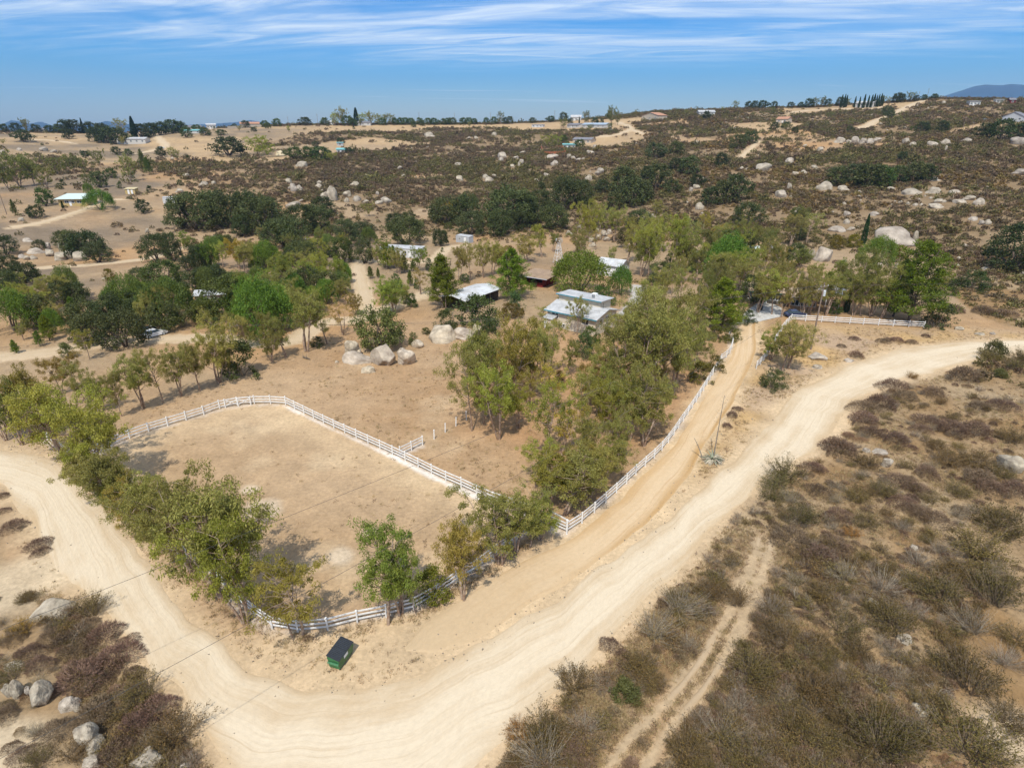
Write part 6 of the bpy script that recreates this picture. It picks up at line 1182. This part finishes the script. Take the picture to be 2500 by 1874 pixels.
# the cream split-level house
r, L = house('cream_house', 'cream stucco house with white split level roof and teal fascia', (1336, 794), (1452, 821), 8.2, 3.5, 4.5, CREAM, WROOF, .55, wins=((.17, 2.55, 1.5, 1.0), (.80, 2.5, 1.5, 1.0), (.33, .75, 1.2, .6)), fascia=TEALF, side_wins=((.25, 2.3, 1.0, 1.3), (.55, 2.2, 1.0, 1.9), (.8, 2.3, .9, 1.3)))
w = MB().prism([(4.3, 3.2), (8.4, 3.2), (8.4, 5.5), (4.3, 5.7)], -.2, L * .86).build('clerestory_wall', CREAM, r); fix_normals(w.data)
cr = roof_prof(r, [(3.8, 5.80), (9.0, 5.55)], .13, -.6, L * .9, WROOF, 'upper_roof'); MB().box(-.62, L * .9 + .02, 3.74, 3.796, 5.72, 5.9).build('fascia', TEALF, cr)
ac = MB().box(L * .60, L * .60 + .95, 5.6, 6.6, 5.75, 6.7).build('cooler', TRIM, cr)
for k in range(4): MB().box(L * .60 + .1, L * .60 + .85, 5.55, 5.597, 5.9 + k * .18, 6.0 + k * .18).build('louver', mat('grey_louver', (.22, .22, .22), .6), ac)
MB().tube([(L * .93, 4.0, 4.5), (L * .93, 4.0, 5.7)], .05, 8).build('vent_pipe', mat('dark_metal', (.06, .06, .06)), r)
po = MB().prism([(-1.75, -.3), (-.003, -.3), (-.003, 2.5), (-1.75, 2.2)], .35, 2.3).build('porch', CREAM, r); fix_normals(po.data); roof_prof(po, [(-2.05, 2.16), (-.05, 2.52)], .1, .1, 2.6, WROOF, 'porch_roof'); door(r, .85, .8, 1.95, -1.755)
# open hay barn
a, L, rz = corners((1136, 764), (1216, 733)); D = 6.5; br = empty('open_barn', a, rz); STEEL = mat('galvanised_roof', (0.60, 0.62, 0.64), .5, col2=(.42, .41, .39), scale=.5, spec=.5); WOOD = mat('weathered_wood', (.20, .16, .12), .9, var=.4, scale=3)
roof_prof(br, [(-.6, 2.75), (D / 2, 3.5), (D + .6, 2.75)], .08, -.6, L + .6, STEEL)
for i in range(5):
    for y in (0, D): MB().box(L * i / 4 - .08, L * i / 4 + .08, y - .08, y + .08, -.3, 2.95).build('post', WOOD, br)
MB().box(0.1, L - .1, D - .09, D - .05, 0, 2.7).build('back_wall', WOOD, br); MB().box(L - .05, L - .01, .1, D - .1, 0, 2.8).build('end_wall', WOOD, br)
for z in (.4, .8, 1.2): MB().tube([(-4.5, -.1, z), (L * .5, -.1, z)], .04, 6).build('pipe_rail', mat('rusty_pipe', (.22, .2, .19), .6), br)
for i in range(4): MB().tube([(-4.5 + i * 3.0, -.1, -.2), (-4.5 + i * 3.0, -.1, 1.3)], .05, 6).build('pipe_post', MATS['rusty_pipe'], br)
tag(br, 'open sided barn with broad pale metal roof between two pines', 'barn')
# red shed
RED_ = mat('barn_red', (0.20, 0.028, 0.028), .8, var=.3, scale=2)
a, L, rz = corners((1276, 694), (1325, 702)); D = 6.5; rs = empty('red_shed', a, rz); TARP = mat('tan_roofing', (.34, .24, .16), .9, var=.25, scale=.7)
MB().box(0, L, D - .12, D, -.2, 2.2).box(0, .12, 0, D - .121, -.2, 2.4).box(L - .12, L, 0, D - .121, -.2, 2.4).build('wall', RED_, rs)
roof_prof(rs, [(-1.1, 2.42), (D + .4, 2.85)], .1, -.6, L + 1.8, TARP)
MB().box(-.62, L + 1.82, -1.16, -1.104, 2.36, 2.54).build('fascia', mat('grey_fascia', (.45, .47, .52), .6), rs)
for k in (1, 2): MB().box(L * k / 3 - .07, L * k / 3 + .07, 0, .14, -.2, 2.5).build('post', RED_, rs)
MB().box(L * .55, L * .97, -.02, .05, 0, 1.1).build('stall_door', RED_, rs); tag(rs, 'long low red shed with open front bays behind the barn', 'shed')
# garage
r, L = house('garage', 'white garage with grey metal roof and row of small windows', (1456, 670), (1512, 678), 6.2, 3.0, 4.2, mat('white_siding', (.68, .68, .66), .7, var=.1), STEEL, .35, wins=[(.18 + .075 * i, 2.35, .3, .3) for i in range(10)])
for k in range(2): MB().box(L * (.12 + .4 * k), L * (.44 + .4 * k), -.05, -.003, 0.05, 2.05).build('garage_door', TRIM, r)
# mobile homes and sheds in the valley
WSID = mat('white_panel', (.60, .60, .59), .6, var=.15); GSID = mat('grey_panel', (.45, .47, .49), .6, var=.15)
house('mobile_home', 'long white mobile home beyond the small pines', (928, 626), (1026, 631), 4.2, 2.75, 2.95, WSID, WROOF, .15, 'shed', wins=((.88, 1.7, 1.0, .9), (.62, 1.7, 1.2, .9), (.3, 1.7, 1.2, .9), (.1, 1.7, 1.0, .9)), doors=(.75,), cat='mobile home')
house('utility_trailer', 'small boxy grey trailer under the valley oaks', (1113, 591), (1145, 594), 2.6, 2.3, 2.5, GSID, WROOF, .06, 'shed', wins=((.3, 1.5, .8, .6),), doors=(.7,), cat='trailer')
house('mobile_home', 'long low mobile home with pale sheet roof among the left oaks', (480, 748), (575, 742), 5.0, 2.5, 3.1, mat('tan_siding', (.42, .37, .30), .8), WROOF, .4, wins=((.2, 1.5, 1.2, .8), (.5, 1.5, 1.2, .8), (.8, 1.5, 1.2, .8)), doors=(.35,), cat='mobile home')
YEL = mat('ochre_wall', (.50, .37, .16), .85, var=.15); MINT = mat('mint_roof', (.55, .64, .60), .5, var=.1)
house('ranch_house', 'ochre house with flat mint roof on the left slope', (145, 503), (214, 504), 8.5, 3.0, 4.1, YEL, MINT, 1.0, 'shed', wins=((.75, 1.7, 1.8, 1.0), (.3, 1.7, 1.6, 1.0), (.52, 1.7, 1.0, 1.0)), doors=(.42,))
house('yard_shed', 'tiny yellow shed behind the ochre house', (307, 474), (331, 475), 3.0, 2.4, 2.8, YEL, mat('straw_roof', (.5, .42, .25), .9), .3, 'shed', doors=(.35, .7), cat='shed')
house('travel_trailer', 'white travel trailer parked at the edge of the left oaks', (399, 497), (440, 496), 2.6, 2.6, 2.7, WSID, WROOF, .05, 'shed', wins=((.25, 1.6, 1.1, .6), (.55, 1.6, 1.1, .6), (.85, 1.6, .8, .6)), doors=(.7,), cat='trailer')
# ranch house on the right
TANR = mat('gravel_roof', (.40, .30, .20), .95, var=.2); DKG = mat('dark_green_fascia', (.03, .10, .07), .6); ADOBE = mat('adobe_wall', (.45, .27, .15), .9, var=.15)
house('ranch_house', 'low ranch house with tan roof and green fascia behind the drive', (1818, 736), (1906, 744), 8.0, 2.9, 3.7, mat('dark_siding', (.16, .14, .11), .8), TANR, .9, wins=((.15, 1.5, 1.5, 1.1), (.4, 1.5, 1.8, 1.1), (.7, 1.5, 1.8, 1.1), (.9, 1.5, 1.0, 1.1)), doors=(.55,), fascia=DKG)
house('ranch_house', 'tan roofed wing with green porch right of the ranch house', (1925, 752), (1992, 758), 8.0, 2.8, 3.6, ADOBE, TANR, .9, wins=((.2, 1.4, 1.5, 1.2), (.5, 1.4, 1.5, 1.2), (.8, 1.4, 1.5, 1.2)), fascia=DKG)
a, L, rz = corners((1982, 745), (2046, 755)); cp = empty('carport', a, rz); roof_prof(cp, [(-.3, 3.3), (6.3, 3.6)], .12, -.3, L + .3, WROOF)
for x in (0, L / 2, L):
    for y in (0, 6): MB().box(x - .07, x + .07, y - .07, y + .07, -.3, 3.4).build('post', TRIM, cp)
tag(cp, 'carport with bright white metal roof beside the adobe wall', 'carport')
a, L, rz = corners((2049, 757), (2060, 759)); aw = empty('adobe_chimney', a, rz); MB().box(0, L, 0, 1.2, -.3, 4.0).build('stack', ADOBE, aw); MB().box(-.1, L + .1, -.1, 1.3, 4.0, 4.2).build('cap', ADOBE, aw); tag(aw, 'orange adobe chimney stack between carport and columnar cypress', 'chimney')
house('yard_shed', 'pale slatted shed half hidden in trees above the ranch house', (1822, 628), (1850, 629), 3.5, 2.6, 3.2, GSID, MINT, .3, wins=((.4, 1.5, .8, .7),), cat='shed')
house('yard_shed', 'small white shed among trees left of the egg shaped boulder', (1872, 615), (1888, 615), 2.5, 2.2, 2.8, WSID, WROOF, .2, wins=((.5, 1.4, .7, .6),), cat='shed')
# far houses along the ridges: name, label, left, right, depth, wall h, ridge h, wall, roof, extra
WW = mat('far_white_wall', (.52, .50, .46), .8); TW = mat('far_tan_wall', (.50, .42, .32), .85); BR_ = mat('brown_roof', (.20, .14, .10), .9, var=.2); GRF = mat('grey_shingle', (.20, .20, .22), .9, var=.2); BLR = mat('blue_grey_roof', (.30, .37, .44), .6); TEL = mat('teal_roof', (.16, .38, .38), .6); PKR = mat('tile_roof', (.45, .24, .15), .85, var=.2)
FAR = [
 ('far_house', 'long white roofed house below the dark skyline trees at left', 286, 356, 351, 10, 4.0, 5.2, WW, WROOF, 5, 'g'),
 ('far_house', 'pale house on the left skyline behind the round trees', 446, 492, 314, 9, 3.5, 5.0, TW, GRF, 4, 'g'),
 ('far_house', 'teal roofed shed below the left skyline houses', 446, 491, 326, 7, 2.6, 3.6, WW, TEL, 3, 'g'),
 ('far_house', 'white boxy house on the left skyline', 505, 528, 314, 9, 4.5, 5.8, WW, WROOF, 3, 'g'),
 ('far_house', 'tan house on the skyline left of centre', 587, 634, 309, 10, 4.2, 6.0, TW, PKR, 4, 'g'),
 ('far_house', 'white porch house under the tall skyline trees', 868, 905, 307, 9, 3.4, 5.0, WW, GRF, 3, 'g'),
 ('far_house', 'small bright house on the skyline left of the tall trees', 799, 815, 297, 8, 3.6, 5.0, WW, WROOF, 2, 'g'),
 ('far_house', 'small teal roofed house below the grassy middle field', 822, 842, 374, 6, 2.8, 3.8, WW, TEL, 2, 'g'),
 ('far_house', 'flat teal roofed outbuilding above the small hill house', 823, 838, 356, 5, 2.4, 2.7, GSID, TEL, 1, 's'),
 ('far_trailer', 'white trailer standing alone on the plateau field', 1298, 1325, 311, 4, 2.8, 3.0, WSID, WROOF, 3, 's'),
 ('far_house', 'white plateau house with green trees right of the trailer', 1384, 1412, 312, 8, 3.0, 4.4, WW, GRF, 3, 'g'),
 ('far_house', 'long blue grey roofed house on the plateau', 1420, 1478, 313, 9, 3.4, 5.0, WW, BLR, 5, 'g'),
 ('far_house', 'white house on the rise above the long blue grey roof', 1394, 1419, 287, 8, 4.5, 6.6, WW, WROOF, 3, 'g'),
 ('far_house', 'big tan gabled house beside the pale hill road', 1566, 1606, 295, 12, 5.0, 8.0, TW, PKR, 3, 'x'),
 ('far_house', 'adobe hill house with grey roof above the red walled yard', 1398, 1443, 350, 9, 3.2, 4.8, TW, GRF, 3, 'g'),
 ('far_house', 'teal roofed wing of the adobe hill house', 1374, 1405, 363, 7, 3.0, 3.6, TW, TEL, 3, 's'),
 ('far_house', 'long white house high on the hill right of centre', 1706, 1745, 282, 10, 3.5, 5.2, WW, WROOF, 3, 'g'),
 ('far_house', 'white house behind the row of skyline cypresses', 2086, 2130, 263, 10, 4.5, 6.0, WW, WROOF, 4, 'g'),
 ('far_house', 'tan tile roofed house in the pale clearing on the right hill', 1894, 1922, 301, 9, 3.6, 5.4, TW, PKR, 2, 'g'),
 ('far_house', 'modern white house near the right ridge', 2366, 2392, 259, 9, 4.0, 4.4, WW, WROOF, 3, 's'),
 ('far_house', 'grey gabled house with dark roof at the right edge', 2444, 2496, 298, 11, 4.0, 7.2, GSID, GRF, 3, 'x'),
 ('far_house', 'tiny red barn near the right ridge', 2464, 2478, 254, 7, 3.5, 5.0, RED_, GRF, 1, 'g'),
 ('far_house', 'pale flat house on the ridge beside the blue mountain', 2430, 2450, 252, 7, 3.0, 3.4, WW, WROOF, 2, 's'),
 ('far_house', 'low tan building at the left end of the skyline road', 84, 110, 322, 7, 3.0, 4.2, TW, GRF, 2, 'g'),
]
for nm, lab, x0, x1, y, D, hw, hr, wl_, rf, nw, kd in FAR:
    house(nm, lab, (x0, y), (x1, y), D, hw, hr, wl_, rf, .5, 'shed' if kd == 's' else 'gable', wins=[((i + .5) / nw, hw * .55, 1.4, 1.2) for i in range(nw)], doors=(.08 + .42 / nw + .5 / nw,) if nw > 1 else (), cat='trailer' if 'trailer' in nm else 'house', x_ridge=kd == 'x', group='far houses on the ridges')
# red yard wall on the hill
P = [at(1321, 362), at(1326, 376), (at(1350, 377)), at(1380, 375), at(1376, 364), at(1350, 360)]; yw = empty('red_yard_wall', P[0])
for a, b in zip(P[:-1], P[1:]):
    a, b = a - P[0], b - P[0]; MB().bar(a + Vector((0, 0, .9)), b + Vector((0, 0, .9)), .3, 1.9).build('wall_panel', mat('red_fence', (.42, .13, .06), .85, var=.2), yw)
tag(yw, 'red walled yard on the hill below the adobe house', 'wall')
P = [at(556, 315), at(600, 312), at(640, 309)]; yw = empty('white_garden_wall', P[0])
for a, b in zip(P[:-1], P[1:]): MB().bar(a - P[0] + Vector((0, 0, 1.2)), b - P[0] + Vector((0, 0, 1.2)), .3, 2.6).build('wall_panel', TW, yw)
tag(yw, 'long pale garden wall below the left skyline houses', 'wall')
p = at(686, 381); tn = empty('canopy_tent', p); m = MB(); n = 10
m.add([(math.cos(6.283 * i / n) * 4.2, math.sin(6.283 * i / n) * 3.6, .4) for i in range(n)] + [(math.cos(6.283 * i / n) * 3.0, math.sin(6.283 * i / n) * 2.4, 2.8) for i in range(n)] + [(0, 0, 4.0)], [(i, (i + 1) % n, n + (i + 1) % n, n + i) for i in range(n)] + [(n + i, n + (i + 1) % n, 2 * n) for i in range(n)])
m.build('canopy', mat('tan_canvas', (.55, .46, .30), .9), tn)
for i in range(5): MB().tube([(math.cos(1.257 * i) * 3.9, math.sin(1.257 * i) * 3.3, -.3), (math.cos(1.257 * i) * 3.9, math.sin(1.257 * i) * 3.3, .8)], .07, 6).build('pole', WOOD, tn)
tag(tn, 'tan rounded canopy tent among bright trees on the middle hill', 'tent')

# ------------------------------------------------------------------ windmill
p = at(1363, 642); h = h_for(p, 592); wmil = empty('windmill', p, 0.35); WM = mat('white_steel', (.72, .72, .70), .5)
b, tp = 1.25, .28
for sx in (-1, 1):
    for sy in (-1, 1): MB().bar((sx * b, sy * b, -.2), (sx * tp, sy * tp, h), .09, .09).build('tower_leg', WM, wmil)
nb = 6
for k in range(nb):
    z0, z1 = h * k / nb, h * (k + 1) / nb; w0, w1 = b + (tp - b) * k / nb, b + (tp - b) * (k + 1) / nb
    for (ax, ay), (bx, by) in (((-1, -1), (1, -1)), ((1, -1), (1, 1)), ((1, 1), (-1, 1)), ((-1, 1), (-1, -1))):
        MB().bar((ax * w1, ay * w1, z1), (bx * w1, by * w1, z1), .05, .05).build('cross_bar', WM, wmil); MB().bar((ax * w0, ay * w0, z0), (bx * w1, by * w1, z1), .04, .04).build('diagonal_brace', WM, wmil)
wh = empty('fan_wheel', (0, -.35, h + .5)); wh.parent = wmil
for k in range(14):
    a = 6.283 * k / 14; m = MB(); c, s = math.cos(a), math.sin(a)
    def W3(r, t, y): return (c * r - s * t, y, s * r + c * t)
    m.add([W3(.3, -.06, -.03), W3(.3, .06, .05), W3(1.1, .19, .09), W3(1.1, -.19, -.09)], [(0, 1, 2, 3)]); o = m.build('blade', mat('fan_steel', (.42, .34, .25), .5, .3), wh)
MB().tube([(0, -.1, 0), (0, .5, 0)], .12, 8).build('hub', WM, wh); MB().bar((0, .2, h + .5), (0, 1.6, h + .5), .06, .06).build('tail_boom', WM, wmil); MB().box(-.02, .02, 1.5, 2.3, h + .15, h + .85).build('tail_vane', WM, wmil)
for sx in (-1.6, 1.9): MB().box(sx - .06, sx + .06, -1.6, -1.48, -.2, 1.0).build('guard_post', WOOD, wmil)
tag(wmil, 'white lattice windmill tower on the bare mound', 'windmill')

# ------------------------------------------------------------------ utility poles and wires
POLEW = mat('pole_wood', (.27, .20, .155), .9, var=.35, scale=2); GREY = mat('transformer_grey', (.55, .58, .58), .5)
def upole(x, y, top, label, arm=2.2, trans=False, lean=0.0, az=0.3, r=.16):
    p = at(x, y); h = h_for(p, top); o = empty('utility_pole', p, az); MB().tube([(0, 0, -.5), (lean * h * .5, 0, h * .5), (lean * h, 0, h)], [r, r * .85, r * .65], 9).build('pole', POLEW, o)
    X = lean * h
    if arm:
        ca = MB().box(X - arm / 2, X + arm / 2, -.16, -.05, h - .75, h - .62).build('crossarm', POLEW, o)
        for s in (-.45, .0, .45): MB().tube([(X + s * arm, -.1, h - .62), (X + s * arm, -.1, h - .42)], [.06, .035], 7).build('insulator', GREY, ca)
    if trans:
        t = MB().tube([(X + .34, -.1, h - 2.4), (X + .34, -.1, h - 1.5)], .26, 12).build('transformer', GREY, o); MB().tube([(X + .34, -.1, h - 1.5), (X + .34, -.1, h - 1.35)], [.26, .1], 12).build('cap', GREY, t)
    tag(o, label, 'utility pole'); o.rotation_euler = (0, 0, az); return p + Vector((X * math.cos(az), X * math.sin(az), h - .4))
t1 = upole(1979, 853, 690, 'tall wooden utility pole with transformer beside the yard fence', 2.2, True, 0.0, .5)
t2 = upole(572, 847, 788, 'wooden utility pole behind the paddock tree row', 2.6, False, 0, .4)
t3 = upole(753, 633, 578, 'utility pole with pale transformer in the valley', 2.2, True, 0, .2)
t4 = upole(17, 524, 470, 'utility pole at the left edge below the slope', 0, False, -.03, 0)
t5 = upole(1089, 760, 715, 'thin grey pole beside the barn pine', 0, False, 0, 0, .09)
for i, (x, y, t) in enumerate(((705, 309, 285), (776, 301, 278), (1024, 301, 274), (1110, 301, 275), (1198, 301, 275), (1354, 292, 270))): upole(x, y, t, ['thin skyline pole left of the round white house', 'thin skyline pole left of the tall trees', 'thin skyline pole in the middle of the treeline', 'thin skyline pole right of the middle treeline', 'thin skyline pole beside the leaning skyline tree', 'thin pole beside the white house on the rise'][i], 1.6, False, 0, 0, .17)
for x, y, t, lab in ((2262, 243, 216, 'tilted pole at the top of the right hill road'), (2241, 243, 223, 'short pole left of the right hill road top'), (2171, 280, 250, 'pole beside the right hill road'), (2350, 318, 284, 'pole in front of the right edge houses'), (2372, 318, 297, 'short pole right of the dark hill oaks'), (2132, 282, 262, 'small pole below the skyline cypresses')): upole(x, y, t, lab, 1.4, False, 0, 0, .15)
WIRE = mat('wire', (.05, .05, .05), .5)
def wire(a, b, sag, label, r=.016, n=28):
    a, b = Vector(a), Vector(b); m = MB().tube([a.lerp(b, t) - Vector((0, 0, sag * 4 * t * (1 - t))) for t in np.linspace(0, 1, n)], r, 4); o = m.build('power_line', WIRE); tag(o, label, 'power line', 'overhead power lines')
def sky_pt(px, py, d):                                   # a far-off attachment point on the line of sight, d metres out
    v = Vector(ray(px, py)); v = v / math.hypot(v.x, v.y); return Vector((0, 0, CAMZ)) + v * d
e1 = Vector((-46.0, 14.0, 10.5)); e2 = Vector((-36.0, 8.0, 10.2))
wire(t1, e1, 1.6, 'upper overhead wire crossing the paddock to the lower left'); wire(t1 + Vector((.6, -.3, -.1)), e2, 1.8, 'lower overhead wire crossing the road bend')
wire(t1, t2, 2.2, 'overhead wire from the transformer pole to the paddock pole'); wire(t1 + Vector((.5, .5, 0)), t2 + Vector((.5, .5, 0)), 2.6, 'second overhead wire above the field boulders')
wire(t2, t2 + Vector((-130, -22, 0)), 2.5, 'overhead wire leaving the paddock pole to the left')
wire(t1, t1 + Vector((160, 25, 2)), 2.0, 'overhead wire leaving the transformer pole to the right'); wire(t1 + Vector((0, -.8, -1.6)), t1 + Vector((160, 24, -.2)), 2.6, 'lower wire leaving the transformer pole to the right')

# ------------------------------------------------------------------ cars
def car(x, y, heading, col, label, L=4.5):
    p = at(x, y); o = empty('parked_car', p, heading); pm = mat('paint_%d' % int(sum(col) * 1000), col, .25, spec=.6); Wd = 1.78
    prof = [(-L / 2, .45), (-L / 2 + .05, .82), (-L * .33, .92), (-L * .2, .95), (L * .2, .95), (L * .42, .82), (L / 2, .62), (L / 2, .38), (L * .4, .25), (-L * .4, .25)]
    def loft(prof, w0, w1, nm, m, par):
        n = len(prof); zs = [z for _, z in prof]; zm, zM = min(zs), max(zs); ww = lambda z: (w0 + (w1 - w0) * (z - zm) / (zM - zm)) / 2
        q = MB().add([(a, -ww(z), z) for a, z in prof] + [(a, ww(z), z) for a, z in prof], [tuple(range(n)), tuple(range(2 * n - 1, n - 1, -1))] + [(i, n + i, n + (i + 1) % n, (i + 1) % n) for i in range(n)]).build(nm, m, par); fix_normals(q.data); return q
    loft(prof, Wd, Wd * .94, 'body', pm, o); loft([(-L * .38, .93), (-L * .25, 1.36), (L * .05, 1.42), (L * .24, .93)], Wd * .93, Wd * .72, 'windows', GLASS, o); loft([(-L * .26, 1.37), (-L * .22, 1.43), (L * .04, 1.46), (L * .07, 1.41)], Wd * .74, Wd * .70, 'roof', pm, o)
    for a in (-L * .31, L * .31):
        for s in (-1, 1):
            t = MB().tube([(a, s * (Wd / 2 - .2), .32), (a, s * (Wd / 2 + .01), .32)], .32, 14).build('wheel', mat('tyre', (.03, .03, .03), .8), o); MB().tube([(a, s * (Wd / 2 + .005), .32), (a, s * (Wd / 2 + .02), .32)], .19, 10).build('rim', GREY, t)
    for s in (-1, 1): MB().box(L / 2 - .06, L / 2 + .012, s * .62 - .16, s * .62 + .16, .60, .72).build('headlight', TRIM, o)
    tag(o, label, 'car'); return o
car(378, 820, 1.0, (.78, .79, .80), 'white sedan parked under the dark oaks at left'); car(352, 812, 1.15, (.04, .045, .05), 'dark car in the oak shade left of the white sedan')
car(1940, 772, .1, (.03, .04, .09), 'dark blue car behind the white yard fence'); car(2405, 294, .2, (.35, .42, .5), 'grey truck parked left of the grey gabled house', 5.2); car(1492, 318, .3, (.7, .7, .72), 'pale car beside the plateau house trees', 4.8); car(393, 362, .2, (.4, .5, .65), 'blue grey truck beside the left hill road', 5.2)
p = at(1856, 757); cu = empty('rubbish_cart', p, .3)
m = MB(); m.add([(-.28, -.3, .12), (.28, -.3, .12), (.28, .3, .12), (-.28, .3, .12), (-.36, -.4, 1.0), (.36, -.4, 1.0), (.36, .4, 1.0), (-.36, .4, 1.0)], [(0, 3, 2, 1), (4, 5, 6, 7), (0, 1, 5, 4), (1, 2, 6, 5), (2, 3, 7, 6), (3, 0, 4, 7)]); m.build('bin', BLKP, cu)
MB().box(-.4, .4, -.44, .44, 1.002, 1.08).build('lid', BLKP, cu)
for s in (-.3, .3): MB().tube([(s - .04, .32, .12), (s + .04, .32, .12)], .13, 10).build('wheel', BLKP, cu)
tag(cu, 'dark wheeled bin standing on the pale concrete drive', 'bin')
lg = empty('fallen_log', at(748, 876), 2.6); MB().tube([(-.9, 0, .18), (0, .06, .24), (.9, .0, .15)], [.1, .14, .09], 7).build('stem', WOOD, lg)
for k in range(4): MB().tube([(-.5 + .4 * k, 0, .2), (-.3 + .45 * k, .25 * (-1) ** k, .6), (-.1 + .5 * k, .45 * (-1) ** k, .75)], [.05, .03, .015], 5).build('branch', WOOD, lg)
tag(lg, 'small dark fallen log lying at the field edge', 'log')

# ------------------------------------------------------------------ far mountains
def range_(name, pts, r, label, seed):
    xs = [q[0] for q in pts]; n = 90; px = np.linspace(xs[0], xs[-1], n); py = np.interp(px, xs, [q[1] for q in pts]); V = []
    rows = 9; g = np.random.default_rng(seed)
    th, zc = [], []
    for a, b_ in zip(px, py):
        d = ray(a, b_); th.append(math.atan2(d[0], d[1])); zc.append(CAMZ + r * d[2] / math.hypot(d[0], d[1]))
    th, zc = np.array(th), np.array(zc)
    for j in range(rows):
        t = j / (rows - 1); rr_ = r * (0.80 + 0.34 * t); f = 1 - abs(t - 0.588) / (0.588 if t < 0.588 else 0.412); z = -60 + (zc + 60) * np.clip(f, 0, 1) ** 0.9
        rel = vnoise(th * 4000, np.full(n, rr_), 260, seed) * 40 + vnoise(th * 4000, np.full(n, rr_ * 1.0), 90, seed + 3) * 18
        z = z + rel * (4 * f * (1 - f) if j not in (0, rows - 1) else 0) * (zc.max() / 700); V.append(np.stack([np.sin(th) * rr_, np.cos(th) * rr_, z], 1))
    V = np.concatenate(V); i = (np.arange(rows - 1)[:, None] * n + np.arange(n - 1)[None, :]).ravel(); me = np_mesh(name, V, quads=np.stack([i, i + 1, i + 1 + n, i + n], 1), mats=[mat('haze_blue_scrub', (.022, .045, .085), .95, var=.3, scale=.002)], smooth=True); fix_normals(me)  # scrub colour carries the blue of distance haze, on top of the air volume
    if me.polygons[10].normal.z < 0: me.flip_normals()
    tag(link(name, me), label, kind='structure')
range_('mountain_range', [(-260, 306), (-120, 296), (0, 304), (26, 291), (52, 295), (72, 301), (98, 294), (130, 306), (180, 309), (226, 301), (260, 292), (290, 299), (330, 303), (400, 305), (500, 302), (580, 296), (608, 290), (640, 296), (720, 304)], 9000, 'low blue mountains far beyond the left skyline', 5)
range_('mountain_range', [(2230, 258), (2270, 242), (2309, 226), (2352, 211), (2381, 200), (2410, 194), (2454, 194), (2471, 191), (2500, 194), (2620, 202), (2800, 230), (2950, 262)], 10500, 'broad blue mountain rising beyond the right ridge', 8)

# ------------------------------------------------------------------ the air
hz = MB().box(-13500, 13500, -13500, 13500, -160, 900).build('haze', bpy.data.materials.new('air')); m = hz.data.materials[0]; m.use_nodes = True; n_, l_ = m.node_tree.nodes, m.node_tree.links; n_.clear()
pv = n_.new('ShaderNodeVolumePrincipled'); pv.inputs['Color'].default_value = (.36, .64, 1.0, 1); pv.inputs['Density'].default_value = 7.0e-5; pv.inputs['Anisotropy'].default_value = 0.1
mo = n_.new('ShaderNodeOutputMaterial'); l_.new(pv.outputs[0], mo.inputs['Volume']); tag(hz, 'thin blue haze over the distant hills', kind='stuff')

name_all()
